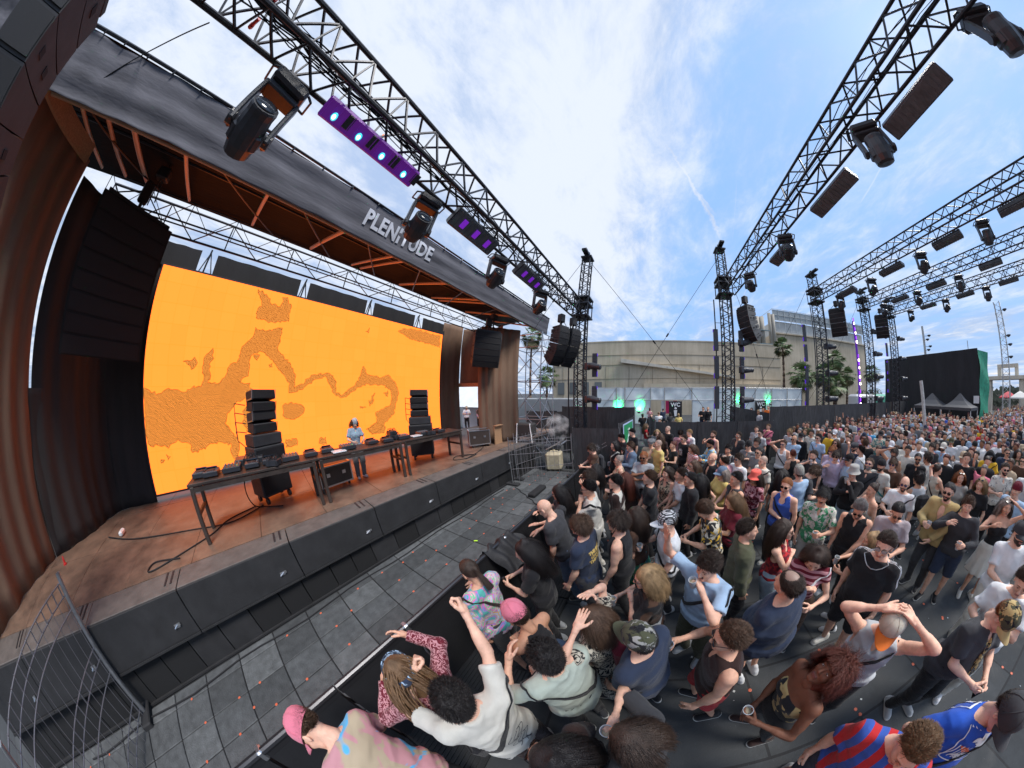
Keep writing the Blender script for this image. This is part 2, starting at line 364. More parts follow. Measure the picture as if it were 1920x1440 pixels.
def _scr():
    t = M_screen.node_tree; b = t.nodes['Principled BSDF']; co = t.nodes.new('ShaderNodeTexCoord'); mp = t.nodes.new('ShaderNodeMapping'); mp.inputs['Rotation'].default_value = (0, R(90), 0); br = t.nodes.new('ShaderNodeTexBrick'); t.links.new(co.outputs['Object'], mp.inputs[0]); t.links.new(mp.outputs[0], br.inputs['Vector']); br.offset = 0
    br.inputs['Scale'].default_value = 1; br.inputs['Brick Width'].default_value = .5; br.inputs['Row Height'].default_value = .5; br.inputs['Mortar Size'].default_value = .006; br.inputs['Color1'].default_value = (1, .175, .022, 1); br.inputs['Color2'].default_value = (1, .167, .020, 1); br.inputs['Mortar'].default_value = (.93, .152, .014, 1); t.links.new(br.outputs['Color'], b.inputs['Emission Color'])
_scr()
def _hatch(t, b, nn, ln):
    co = nn('ShaderNodeTexCoord'); mp = nn('ShaderNodeMapping'); mp.inputs['Rotation'].default_value = (R(40), 0, 0); ln(co.outputs['Object'], mp.inputs[0])
    wv = nn('ShaderNodeTexWave', wave_type='BANDS', bands_direction='Z'); wv.inputs['Scale'].default_value = 8.5; wv.inputs['Distortion'].default_value = 7.0; wv.inputs['Detail'].default_value = 4; wv.inputs['Detail Scale'].default_value = 2.5; ln(mp.outputs[0], wv.inputs['Vector'])
    r = nn('ShaderNodeValToRGB'); r.color_ramp.elements[0].position = .12; r.color_ramp.elements[0].color = (.27, .075, .012, 1); r.color_ramp.elements[1].position = .42; r.color_ramp.elements[1].color = (.86, .30, .055, 1)
    ln(wv.outputs['Fac'], r.inputs[0]); b.inputs['Base Color'].default_value = (0, 0, 0, 1); ln(r.outputs[0], b.inputs['Emission Color']); b.inputs['Emission Strength'].default_value = 1.0; b.inputs['Specular IOR Level'].default_value = .1
M_hatch = tex_mat('screen_hatch_graphic', _hatch, .9)
M_hline = bpy.data.materials.new('screen_hatch_outline'); M_hline.use_nodes = True; emis(M_hline, (.33, .10, .015, 1), 1)
scr = thing('led_screen', 'large glowing orange screen with hatched coastline shapes behind the decks', 'screen', (SX, 1.7, 0))
q = MB(); q.box((SX - .12, sy0, sz0), (SX, sy1, sz1)); P(q, 'display', M_screen, scr)
q = MB()
for z in (sz0 - .05, sz1 + .0): q.box((SX - .14, sy0 - .05, z), (SX - .01, sy1 + .05, z + .05))
for y in (sy0 - .05, sy1): q.box((SX - .14, y, sz0), (SX - .01, y + .05, sz1))
P(q, 'frame', M_black, scr)
blobs = {
 'a': (3, 0, 480, [(816,770),(860,785),(900,800),(950,760),(1040,790),(1090,760),(1130,750),(1150,700),(1140,650),(1150,590),(1200,550),(1200,600),(1180,650),(1190,700),(1170,740),(1220,740),(1270,700),(1290,640),(1340,610),(1360,540),(1420,480),(1430,430),(1500,440),(1580,430),(1575,500),(1560,540),(1590,580),(1640,650),(1660,700),(1650,760),(1700,740),(1740,700),(1800,680),(1870,690),(1890,740),(1880,790),(1918,802),(1960,775),(2000,740),(2020,700),(2040,640),(2062,685),(2130,705),(2180,695),(2220,730),(2242,790),(2222,860),(2210,920),(2160,965),(2140,1000),(2090,1020),(2070,1000),(2120,950),(2110,900),(2160,880),(2200,850),(2200,790),(2160,755),(2110,745),(2060,745),(2010,765),(1970,795),(1920,822),(1870,795),(1850,740),(1830,705),(1780,710),(1730,750),(1690,780),(1650,790),(1620,790),(1620,740),(1600,700),(1560,660),(1540,620),(1500,580),(1460,560),(1410,590),(1400,640),(1390,700),(1340,730),(1400,740),(1420,800),(1380,830),(1340,840),(1290,900),(1270,960),(1310,1010),(1350,1070),(1340,1150),(1310,1160),(1300,1080),(1200,1070),(1150,1110),(1090,1125),(1070,1070),(1000,1060),(960,1100),(910,1090),(850,1090),(830,1000),(820,880)]),
 'b': (3, 0, 480, [(1452,215),(1475,220),(1500,245),(1530,290),(1570,312),(1588,290),(1590,262),(1618,262),(1632,310),(1620,385),(1540,402),(1440,372),(1442,325),(1475,310)]),
 'c': (3, 640, 480, [(318,442),(345,432),(400,433),(480,452),(556,474),(554,536),(500,520),(440,505),(380,492),(350,465)]),
 'd': (3, 0, 480, [(1040,615),(1080,610),(1105,600),(1112,640),(1085,660),(1060,640)]),
 'e': (3, 0, 480, [(1585,860),(1640,850),(1700,860),(1715,885),(1680,930),(1640,945),(1590,920)]),
 'f': (3, 640, 480, [(140,1000),(190,960),(250,985),(240,1015),(170,1030)]),
 'g': (3, 0, 480, [(1370,880),(1420,850),(1425,1010),(1390,1015),(1365,950)]),
 'h': (3, 0, 480, [(1600,1060),(1665,1050),(1670,1085),(1610,1100)]),
 'i': (3, 0, 480, [(1788,1050),(1830,1045),(1835,1080),(1790,1085)]),
 'j': (3, 640, 480, [(150,850),(185,790),(175,840),(158,870)]),
 'k': (3, 640, 480, [(235,795),(262,785),(255,812)]), 'l': (3, 640, 480, [(105,872),(140,870),(108,882)]),
 'm': (3, 640, 480, [(135,448),(155,430),(148,455)]), 'n': (3, 0, 480, [(1420,575),(1460,572),(1450,610),(1430,600)]),
 'o': (3, 0, 480, [(1512,630),(1530,625),(1530,645),(1515,645)]), 'p': (3, 0, 480, [(915,1170),(930,1175),(925,1185),(915,1185)]), 'q': (3, 0, 480, [(950,1145),(965,1145),(955,1172)])}
holes = [[(1150,890),(1165,865),(1182,885),(1165,920)], [(870,985),(900,940),(925,965),(900,1000)], [(1000,955),(1050,945),(1065,975),(1030,1000)], [(915,880),(935,868),(950,885),(930,900)], [(2140,790),(2155,775),(2165,800)]]
def rough(pts, amp, seed):
    r_ = random.Random(seed); out = []
    for (ax, ay), (bx, by) in zip(pts, pts[1:] + pts[:1]):
        n = max(2, int(math.hypot(bx - ax, by - ay) / .07))
        for i in range(n):
            t = i / n; out.append((ax + (bx - ax) * t + r_.uniform(-amp, amp), ay + (by - ay) * t + r_.uniform(-amp, amp)))
    return out
hb, hl = MB(), MB()
def onscreen(pts, ox, oy): return [(lambda p: (p.y, p.z))(at(x / 3 + ox, y / 3 + oy, x=SX)) for x, y in pts]
for key, (sc_, ox, oy, pts) in blobs.items():
    pp = [(min(sy1 - .02, max(sy0 + .02, a)), min(sz1 - .02, max(sz0 + .02, b))) for a, b in onscreen(pts, ox, oy)]
    pp = rough(pp, .042, hash(key) % 99 if False else ord(key)); hb.poly([(SX + .004, a, b) for a, b in pp], (.003, 0, 0))
    ring = [(SX + .009, a, b) for a, b in pp]; go = P(hb, 'graphic', M_hatch, scr); hl.path(ring + ring[:1], .007, 4); hl.build('outline', M_hline, go); hb, hl = MB(), MB()
r_ = random.Random(5)
for i in range(46):      # loose specks near the coast
    cx, cy = r_.choice([(1560, 700), (1700, 880), (1600, 620), (2120, 820), (1480, 650), (1800, 790), (1580, 330)]); cx += r_.gauss(0, 60); cy += r_.gauss(0, 45)
    a, b = onscreen([(cx, cy)], 0, 0)[0]
    if not (sy0 + .1 < a < sy1 - .1 and sz0 + .1 < b < sz1 - .1): continue
    s_ = r_.uniform(.02, .09); pl = [(SX + .007, a + s_ * math.cos(t) * r_.uniform(.5, 1), b + s_ * math.sin(t) * r_.uniform(.5, 1)) for t in np.linspace(0, 5.6, 7)]
    hl.path(pl + pl[:1], .007, 4); P(hl, 'graphic_speck', M_hline, scr); hl = MB()
for h in holes:
    hm = MB(); hm.poly([(SX + .0085, a, b) for a, b in rough(onscreen(h, 0, 0), .02, 4)], (.003, 0, 0)); P(hm, 'graphic_gap', M_screen, scr)
def cloth_mat(name, col, rough=.85, fold=.0):
    return mk(name, col, rough, bump=.35, bs=260, var=.3, vs=1.2, stretch=(1, 1, .25))
M_cloth = cloth_mat('black_stage_molton', (.030, .026, .026))
M_clothw = cloth_mat('brown_black_side_cloth', (.17, .105, .070))  # black cloth; orange screen glow put into its base colour
M_clothg = cloth_mat('grey_black_cloth', (.060, .060, .066))
def curtain(name, label, pts, z0, z1, mat, fold=.10, wl=.33, seed=1, cat='curtain', ztop=None, parent=None):
    """hanging cloth along a ground polyline, folds modelled"""
    r_ = random.Random(seed); segs = []; tot = 0
    for a, b in zip(pts, pts[1:]):
        l = math.hypot(b[0] - a[0], b[1] - a[1]); segs.append((a, b, tot, l)); tot += l
    ph = [r_.uniform(0, 6.28) for _ in range(6)]; n = max(8, int(tot / .07))
    def fn(u, v):
        s = u * tot
        for a, b, o, l in segs:
            if s <= o + l + 1e-6: break
        t = (s - o) / l; dx, dy = (b[0] - a[0]) / l, (b[1] - a[1]) / l
        f = fold * (math.sin(s / wl * 6.28 + ph[0] + 1.2 * math.sin(s * 1.7 + ph[1])) * .6 + math.sin(s / wl * 2.9 + ph[2] + v * 1.5) * .5) * (.45 + .55 * (1 - v)) + .03 * math.sin(v * 9 + s * 2 + ph[3])
        zt = z1 if ztop is None else ztop(s / tot)
        return (a[0] + dx * (s - o) - dy * f, a[1] + dy * (s - o) + dx * f, z0 + (zt - z0) * v)
    mb = MB(); mb.grid(fn, n, 22)
    o = mb.build(name, mat, parent, smooth=True); sol = o.modifiers.new('s', 'SOLIDIFY'); sol.thickness = .008
    if not parent: tag(o, label, cat)
    return o
curtain('side_curtain', 'tall rust brown lit cloth wall closing the near end of the stage', [(-5.6, -8.6), (-6.6, -8.0), (-8.0, -7.35), (-9.16, -6.86)], SZ, 7.7, M_clothw, .09, .55, 2)
curtain('wing_curtain', 'black cloth between the bright gap and the orange screen', [(-9.215, -6.815), (-10.0, -6.1), (-11.5, -5.6), (-11.55, -4.33)], SZ, 7.45, M_cloth, .06, .5, 3)
curtain('lower_gap_curtain', 'short black cloth closing the foot of the bright gap', [(-9.14, -6.88), (-9.45, -6.6)], SZ, 3.95, M_cloth, .02, .3, 4)
bd = MB()
bz = [(-4.1, 7.56), (8.7, 7.5)]
bd.box((SX - .35, -5.4, sz1 + .06), (SX - .30, 7.75, 7.52)); bd.box((SX - .35, -5.4, SZ), (SX - .3, -4.33, 7.52))
for i, y in enumerate((-2.95, .1, 3.4, 7.0)):
    pass
M_bd = cloth_mat('black_backdrop', (.014, .014, .017))
hd = thing('header_cloth', 'black header cloth hanging above the orange screen with lit gaps', 'curtain', (SX, 1.7, 7.2))
cuts = [(at(387, 0 + 505, x=SX).y, .55), (at(566, 560, x=SX).y, .36), (at(692, 592, x=SX).y, .36), (at(785, 615, x=SX).y, .5)]
yy = -5.4; hp = MB()
for cyy, cw in cuts: hp.grid(lambda u, v, a=yy, b=cyy - cw / 2: (SX - .1 + .03 * math.sin(u * 20), a + (b - a) * u, sz1 + .02 + (7.5 - sz1 - .02) * v), 14, 3); yy = cyy + cw / 2
hp.grid(lambda u, v, a=yy, b=7.75: (SX - .1 + .03 * math.sin(u * 20), a + (b - a) * u, sz1 + .02 + (7.5 - sz1 - .02) * v), 14, 3)
P(hp, 'cloth', M_bd, hd, smooth=True)
for cyy, cw in cuts:
    hs = MB(); hs.tube((SX - .12, cyy - .05, sz1), (SX - .12, cyy + .02, 7.6), .03); hs.tube((SX - .12, cyy - cw * .4, sz1), (SX - .2, cyy, 7.55), .02); hs.tube((SX - .12, cyy + cw * .45, sz1), (SX - .2, cyy, 7.55), .02)
    P(hs, 'strut', M_truss, hd)
curtain('backdrop_curtain', 'dark rust lit cloth beside the right edge of the orange screen', [(-11.5, 7.66), (-11.3, 8.95)], SZ, 7.6, M_clothw, .05, .4, 7)
curtain('doorway_header_curtain', 'black cloth panel tinted by screen glow hanging above the open stage doorway', [(-11.3, 9.0), (-9.6, 9.9), (-8.4, 9.4)], 4.3, 7.5, M_clothw, .03, .6, 9)
curtain('corner_curtain', 'tall folded cloth tinted rust by screen glow beside the scaffold at the far stage corner', [(-8.35, 7.75), (-7.75, 8.35), (-7.0, 9.25)], SZ, 6.95, M_clothw, .09, .35, 8)
tb = MB(); tb.box((-11.4, 8.9, 4.12), (-11.3, 9.0, 4.3)); tb.cbox((0, 0, 0), (3.6, .1, .22), M=Matrix.Translation((-9.95, 9.35, 4.2)) @ Matrix.Rotation(R(12), 4, 'Z'))
tag(tb.build('door_beam', M_wood), 'pale timber beam across the top of the stage doorway', 'beam')
tl = MB(); A_, B_ = Vector((-6.45, -7.6, 7.35)), Vector((-8.35, -6.35, 7.45))
qd = (B_ - A_).to_track_quat('Y', 'Z').to_matrix().to_4x4()
tl.cbox((0, 0, 0), (.12, (B_ - A_).length, .3), M=Matrix.Translation((A_ + B_) / 2) @ qd)
tag(tl.build('roof_beam', M_wood), 'pale timber beam under the near corner of the stage roof', 'beam')
roof = thing('stage_roof', 'black tarpaulin stage roof with white lettering on its front valance', 'stage roof', (-8, 0, 7.6))
M_tarp = mk('creased_black_tarpaulin', (.115, .115, .132), .95, bump=.45, bs=5, var=.3, vs=1.5, stretch=(3, .35, 3))
def val(u, v):
    y = -16 + 27.2 * u
    sag = -.04 * abs(math.sin(y * .9)) ; zb, zt = 7.2 + sag * .5, 8.12 + .03 * math.sin(y * 1.3)
    x = -6.4 + (.012 * math.sin(v * 9 + math.sin(y * .35) * 2.2 + y * .15) + .010 * math.sin(v * 15 - y * .5)) * (1 + max(0, -y - 1) * .07) + .012 * math.sin(y * 5 + v * 4) - .10 * (1 - v)
    return (x, y, zb + (zt - zb) * v)
m_ = MB(); m_.grid(val, 150, 26); vo = P(m_, 'valance', M_tarp, roof, smooth=True); M_tarp.node_tree.nodes['Principled BSDF'].inputs['Specular IOR Level'].default_value = .12; vo.modifiers.new('s', 'SOLIDIFY').thickness = .006
def top(u, v):
    y = -16 + 27.2 * u; return (-6.42 - 3.9 * v, y, 8.14 + .08 * math.sin(v * 3.1) + .05 * math.sin(y * 1.9) * math.sin(v * 3.1) - .06 * v)
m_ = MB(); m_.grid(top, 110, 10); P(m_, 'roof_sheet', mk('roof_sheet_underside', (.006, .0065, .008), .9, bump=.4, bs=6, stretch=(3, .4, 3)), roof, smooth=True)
m_ = MB(); m_.tube((-6.38, -16, 8.17), (-6.38, 11.2, 8.17), .03)
for i in range(34): y = -15.6 + i * .8; m_.tube((-6.36, y, 8.10), (-6.36, y + .03, 8.17), .02)
P(m_, 'edge_tube', M_truss, roof)
M_strut = mk('glow_tinted_roof_strut', (.50, .35, .23), .5, .2)  # metal struts, with the screen's orange light mixed into their colour
purl = [-7.5, -6.6, -5.7, -4.9, -3.5, -1.45, .55, 2.1, 2.45, 4.2, 5.9, 6.3, 8.1, 9.8]
for i, y in enumerate(purl):
    b_ = MB(); b_.tube((-6.62, y + .3, 7.3 + .06), (-9.9, y - .25, 8.0), .045 if i % 3 else .055, 8); P(b_, 'purlin', M_strut, roof)
for y in (-6.1, -2.4, -.4, 1.4, 3.2, 5.1, 7.1, 9.0):
    b_ = MB(); b_.tube((-6.7, y, 7.35), (-9.9, y + 1.4, 7.95), .022, 6); P(b_, 'brace', M_truss, roof)
b_ = MB(); b_.tube((-6.75, -16, 7.3), (-6.75, 11, 7.3), .035, 8); P(b_, 'front_tube', M_strut, roof)
b_ = MB(); b_.tube((-6.9, -9, 8.0), (-6.9, 11, 8.0), .03, 6); b_.tube((-8.3, -9, 7.98), (-8.3, 11, 7.98), .03, 6); P(b_, 'ridge_tube', M_truss, roof)
def truss2d(mb, x, y0, y1, za, zb, step, r=.03, x2=None):
    x2 = x if x2 is None else x2
    mb.tube((x, y0, za), (x, y1, za), r); mb.tube((x2, y0, zb), (x2, y1, zb), r)
    n = int((y1 - y0) / step)
    for i in range(n):
        a = y0 + i * step; mb.tube((x2, a, zb), (x, a + step * .5, za), r * .55, 5); mb.tube((x, a + step * .5, za), (x2, a + step, zb), r * .55, 5)
        mb.tube((x, a, za), (x2, a, zb), r * .7, 5)
rt = thing('roof_truss', 'dark two chord roof truss running above the orange screen', 'truss', (-10.5, 2, 7.3))
b_ = MB(); truss2d(b_, -10.5, -6.5, 10.5, 7.33, 8.02, 2.1); P(b_, 'truss_frame', M_truss, rt)
b_ = MB(); b_.tube((-10.3, -6.5, 7.62), (-10.3, 10.5, 7.62), .022); truss2d(b_, -10.1, -6.5, 10.5, 7.45, 8.05, 1.45, .018); P(b_, 'secondary_frame', M_truss, rt)
M_letter = mk('pale_grey_lettering', (.50, .52, .58), .8)
pA, pB = at(682, 420, x=-6.3), at(814, 482, x=-6.3); yc = (pA.y + pB.y) / 2; ln_ = abs(pB.y - pA.y)
me = text_mesh('PLENITUDE', .50, 0, .018, spacing=1.05)
xs_ = [v.co.x for v in me.vertices]; sc2 = ln_ / (max(xs_) - min(xs_))
for v in me.vertices:
    yy_ = yc + v.co.x * sc2; z_ = 7.70 + v.co.y * 1.12; uu = (yy_ + 16) / 27.2; vv = (z_ - 7.2) / .92; base = val(uu, vv)
    v.co = Vector((base[0] + .035 + v.co.z * .3, yy_, z_))
me.materials.clear(); me.materials.append(M_letter)
o = bpy.data.objects.new('lettering', me); COL.objects.link(o); o.parent = vo
sct = thing('scaffold_tower', 'galvanised scaffold tower beside the far stage corner under the roof end', 'scaffold', (-7, 10.5, 0))
S = [(-7.95, 9.9), (-6.0, 9.9), (-7.95, 11.3), (-6.0, 11.3)]
for x, y in S: b_ = MB(); b_.tube((x, y, 0), (x, y, 7.0), .03, 8); P(b_, 'standard', M_steel, sct)
b_ = MB()
for z in (.4, 2.3, 4.35, 6.2, 6.9):
    for a, b in ((0, 1), (1, 3), (3, 2), (2, 0)): b_.tube((*S[a], z), (*S[b], z), .024)
for i, (z0, z1) in enumerate(((.4, 2.3), (2.3, 4.35), (4.35, 6.2))):
    for a, b in ((0, 1), (1, 3), (2, 3)): b_.tube((*S[a], z0), (*S[b], z1), .022); b_.tube((*S[b], z0), (*S[a], z1), .022)
truss2d(b_, -6.0, 9.9, 11.3, 6.2, 6.9, .7, .02)
P(b_, 'ledger', M_steel, sct)
def lattice(mb, a, b, u, v, bay, r, rl=None, alt=True):
    """four chords already aside: lacing on the four faces between a and b; u,v half-width vectors"""
    a, b = Vector(a), Vector(b); u, v = Vector(u), Vector(v); n = max(1, round((b - a).length / bay)); d = (b - a) / n
    cs = [u + v, u - v, -u - v, -u + v]
    for i in range(n):
        p = a + d * i
        for k in range(4):
            c0, c1 = cs[k], cs[(k + 1) % 4]
            if alt:
                mb.tube(p + c0, p + d * .5 + c1, r, 5); mb.tube(p + d * .5 + c1, p + d + c0, r, 5)
            else: mb.tube(p + c0, p + d + c1, r, 5)
            if k % 2 == 0 or not alt: mb.tube(p + c0, p + c1, r * .8, 5)
def box_truss(label, a, b, w, h, bay=.8, cr=.040, lr=.024):
    a, b = Vector(a), Vector(b); d = (b - a).normalized(); sd_ = d.cross(Vector((0, 0, 1))).normalized() * (w / 2); up = Vector((0, 0, h / 2))
    t = thing('box_truss', label, 'truss', a, group='long black lighting trusses over the crowd'); c = (0, 0, 0)
    A, B = Vector((0, 0, 0)), b - a
    for s1 in (1, -1):
        for s2 in (1, -1): m = MB(); m.tube(A + sd_ * s1 + up * s2, B + sd_ * s1 + up * s2, cr, 8); m.build('chord', M_truss, t)
    m = MB(); lattice(m, A, B, sd_, up, bay, lr); m.build('lacing', M_truss, t)
    return t
TR = [  # bottom z, width, centre x at the camera side / at the tower, y end
 ('black box truss over the pit nearest the stage with a purple lit bar', 7.65, .62, -4.18, -3.98, 10.0),
 ('black box truss second from the stage crossing overhead on the right', 9.2, .70, 4.15, 4.1, 10.6),
 ('black box truss third from the stage over the crowd', 10.3, .72, 11.95, 11.45, 11.9),
 ('black box truss fourth from the stage over the crowd', 10.9, .72, 17.9, 17.5, 12.1),
 ('black box truss farthest from the stage over the crowd', 11.1, .72, 22.7, 22.1, 12.2)]
for lab, z, wd, xa, xb, ye in TR: box_truss(lab, (xa, -15, z + wd / 2), (xb, ye, z + wd / 2), wd, wd, bay=.84 if wd < .7 else 1.1)
for (lab, z, wd, xa, xb, ye), nn_ in zip(TR[:2], (12, 4)):
    cb = MB(); r_ = random.Random(int(z * 10))
    for k_ in range(nn_):
        pts = []; x0 = r_.uniform(-.12, .12)
        for i in range(60):
            y = -13 + i * .38; x0 = max(-.22, min(.22, x0 + r_.uniform(-.05, .05)))
            pts.append((xa + (xb - xa) * (y + 15) / 25 + x0 + wd * .12, y, z + wd * (.16 if nn_ > 5 else .9) + r_.uniform(0, .09)))
        cb.path(pts, r_.choice((.008, .011, .014)), 4)
    tag(cb.build('truss_cables', M_rubber), 'bundle of black cables lying in the %s truss' % ('pit side' if nn_ > 5 else 'second'), 'cables', kind='stuff')
M_red = mk('red_power_plug', (.45, .02, .03), .4)
pl_ = MB()
for i, (px, py) in enumerate(((506, 20), (476, 56))):
    p = at(px, py, z=7.95); q_ = MB(); q_.tube((0, 0, 0), (.12, .05, .03), .035, 8); q_.tube((-.05, -.02, 0), (0, 0, 0), .045, 8)
    tag(q_.build('power_plug', M_red, loc=p), ('red power plug hanging lowest in the first truss', 'red power plug in the first truss by the cable bundle')[1 - i], 'plug')
TW = [('lattice mast at the far end of the pit beside a hanging speaker pair', -3.72, 9.85, 11.3, 7.65, .50),
      ('lattice mast second from the stage standing behind the black fence bend', 3.82, 10.6, 12.4, 9.2, .52),
      ('lattice mast third from the stage standing in front of the tall palm', 11.55, 11.8, 12.6, 10.3, .60),
      ('lattice mast fourth from the stage right of the purple lit strip', 17.75, 12.1, 12.6, 10.9, .60),
      ('lattice mast farthest from the stage left of the black wall', 22.4, 12.2, 12.8, 11.1, .60)]
for i, (lab, x, y, zt, zj, wd) in enumerate(TW):
    t = thing('truss_tower', lab, 'lattice tower', (x, y, 0), group='lattice masts along the far fence'); h = wd / 2
    for s1 in (1, -1):
        for s2 in (1, -1): m = MB(); m.tube((h * s1, h * s2, 0), (h * s1 * .85, h * s2 * .85, zt - .3), .036, 8); m.build('chord', M_truss, t)
    m = MB(); lattice(m, (0, 0, .1), (0, 0, zt - .4), (h * .96, 0, 0), (0, h * .96, 0), .52, .020); m.build('lacing', M_truss, t)
    m = MB()
    for z in (zj - .12, zj + wd + .05, zj + .9): m.cbox((0, 0, z), (wd + .34, wd + .34, .09), ch=.01)
    for s1 in (1, -1):
        for s2 in (1, -1): m.tube(((h + .12) * s1, (h + .12) * s2, zj - .15), ((h + .12) * s1, (h + .12) * s2, zj + .95), .03, 6)
    for k_ in range(4): m.tube((-(h + .12), -(h + .12) + k_ * .1, zj - .1), ((h + .12), (h + .12) - k_ * .1, zj + .9), .02, 5)
    m.build('sleeve_block', M_truss, t)
    m = MB(); m.cbox((0, 0, zt - .2), (wd + .1, wd + .1, .08)); m.cbox((0, -.1, zt - .02), (.28, wd + .75, .14), ch=.02); m.tube((-.12, -.1, zt), (.12, -.1, zt), .16, 12); m.tube((0, -.35, zt - .05), (0, .35, zt - .05), .1, 8)
    m.build('head_block', M_truss, t)
    m = MB(); m.cbox((0, 0, .1), (1.3, 1.3, .12)); m.tube((-.9, 0, .06), (.9, 0, .06), .05); m.tube((0, -.9, .06), (0, .9, .06), .05); m.build('base', M_truss, t)
    m = MB()
    for k_ in range(6): m.path([(h + .02 + k_ * .01, -h + k_ * .03, 2), (h + .03, -h + .05 + k_ * .02, zj * .5), (h + .06 - k_ * .02, -h, zj)], .012, 4)
    m.tube((-h - .38, 0, 0), (-h - .38, 0, zj - .4), .035, 8)
    for z in np.arange(1.2, zj - .6, 1.25): m.tube((-h - .38, 0, z), (0, 0, z), .015, 5)
    m.build('side_ladder', M_truss, t)
GW = [((-3.5, 9.9, 10.8), (3.2, 12.5, 2.4)), ((3.8, 10.6, 11.8), (-2.4, 11.8, 2.2)), ((3.9, 10.6, 11.6), (9.4, 15, 1)), ((11.5, 11.8, 12.2), (5.6, 14, 1.5)), ((11.6, 11.8, 12.0), (18, 16, 1)), ((17.7, 12.1, 12.1), (12.5, 16, 1.5)), ((22.4, 12.2, 12), (28.5, 16.5, 6)), ((-3.9, 9.8, 11.0), (-6.4, 9.0, 6.2))]
gl = ['left mast down to the right', 'second mast down to the left', 'second mast down to the palms', 'third mast down to the left', 'third mast down to the right', 'fourth mast down to the left', 'last mast towards the black wall', 'left mast to the stage roof']
for (a, b), l in zip(GW, gl):
    m = MB(); m.cable(a, b, .05, .012, 5); p = Vector(a).lerp(Vector(b), .5) - Vector((0, 0, .05)); m.tube(p, p + (Vector(b) - Vector(a)).normalized() * .22, .045, 6)
    tag(m.build('guy_wire', M_rubber), 'thin steel guy wire from the ' + l, 'cable', 'steel guy wires of the masts')
m = MB(); a = at(394, 52, z=7.7); b = at(272, 108, z=8.15); c = at(160, 175, x=-6.5); m.cable(a, b, .05, .012); m.cable(b, c, .02, .012)
tag(m.build('rope', M_rubber), 'thin rope slung from the nearest truss to the stage roof', 'rope')
M_fix = mk('fixture_shell', (.040, .042, .050), .38, bump=.1, bs=200, var=.2, vs=6)
M_fixg = mk('fixture_grey_panel', (.15, .17, .19), .45, var=.3, vs=8)
def moving_head(label, loc, rz=0.0, tilt=40, s=1.0, group='moving head lights under the trusses', upside=True):
    t = thing('moving_head_light', label, 'stage light', loc, rz, group)
    m = MB(); m.cbox((0, 0, -.07), (.44, .34, .14), ch=.03); m.tube((-.14, 0, 0), (-.14, 0, .12), .03, 6); m.tube((.14, 0, 0), (.14, 0, .12), .03, 6)
    for sx in (1, -1): m.path([(sx * .22, -.12, -.03), (sx * .29, -.10, -.05), (sx * .29, .10, -.05), (sx * .22, .12, -.03)], .014, 5)
    m.build('base', M_fix, t)
    m = MB(); m.cbox((0, 0, -.17), (.40, .20, .07), ch=.015)
    for sx in (1, -1):
        m.cbox((sx * .215, 0, -.40), (.055, .15, .52), ch=.015); m.tube((sx * .19, 0, -.60), (sx * .255, 0, -.60), .07, 12)
    m.build('yoke', M_fix, t)
    R_ = Matrix.Translation((0, 0, -.60)) @ Matrix.Rotation(R(tilt), 4, 'X')
    m = MB(); m.lathe([(.08, -.24), (.14, -.22), (.16, -.12), (.165, .02), (.15, .16), (.155, .22), (.15, .24)], 14, R_); m.cbox((0, 0, -.05), (.35, .22, .2), ch=.04, M=R_); h = m.build('head', M_fix, t, smooth=False)
    m = MB(); m.lathe([(.128, .241), (.12, .255), (.07, .268), (.01, .272)], 16, R_); m.build('lens', M_glass, h, smooth=True)
    t.scale = (s, s, s); return t
M_cell = mk('led_cell', (.10, .12, .14), .15, .3)
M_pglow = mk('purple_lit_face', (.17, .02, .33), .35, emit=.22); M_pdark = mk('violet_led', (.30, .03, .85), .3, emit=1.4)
M_cring = mk('cyan_led_ring', (.05, .62, .72), .3, emit=1.0); M_cyan = mk('cyan_white_led', (.45, 1.0, .98), .3, emit=4.5); M_vdim = mk('dim_violet_cell', (.18, .02, .5), .3, emit=.6)
def led_bar(label, loc, rz=0.0, roll=0, ln=1.5, lit=0, group='strobe bars under the trusses'):
    """bar along its local Y, face towards local -Z"""
    t = thing('strobe_bar', label, 'stage light', loc, rz, group); t.rotation_euler = (0, R(roll), rz)
    m = MB(); m.cbox((0, 0, .02), (.26, ln, .16), ch=.02)
    for y in np.arange(-ln / 2 + .1, ln / 2, .12): m.cbox((-.02, y, .115), (.18, .05, .03))
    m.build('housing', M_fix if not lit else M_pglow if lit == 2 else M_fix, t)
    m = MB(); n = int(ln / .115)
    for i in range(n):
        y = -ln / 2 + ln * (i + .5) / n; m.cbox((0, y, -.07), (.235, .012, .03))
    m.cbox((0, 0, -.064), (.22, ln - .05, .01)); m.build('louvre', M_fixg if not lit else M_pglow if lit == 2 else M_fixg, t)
    for y in (-ln * .3, ln * .3): m = MB(); m.cbox((.0, y, .14), (.20, .1, .10), ch=.01); m.tube((0, y, .16), (0, y, .28), .03, 6); m.build('clamp', M_fix, t)
    k_ = 4 if lit == 2 else 7
    for i in range(k_ if lit else 0):
        y = -ln / 2 + ln * (i + .5) / k_
        if lit == 2: m = MB(); m.lathe([(.052, -.05), (.05, -.10), (.03, -.114), (.004, -.12)], 16, Matrix.Translation((-.03, y, 0))); m.build('led_lens', M_cring, t, smooth=True); m = MB(); m.lathe([(.030, -.119), (.026, -.126), (.004, -.128)], 14, Matrix.Translation((-.03, y, 0))); m.build('led_core', M_cyan, t, smooth=True); m = MB(); m.cbox((.02, y + .24, -.072), (.17, .13, .02), ch=.005); m.build('louvre_module', M_fix, t)
        elif i % 2: m = MB(); m.cbox((0, y, -.09), (.12, .13, .02), ch=.005); m.build('led_cell', M_vdim, t)
    t.scale = (1.75 if lit != 2 else 1.25, 1, 1.3); return t
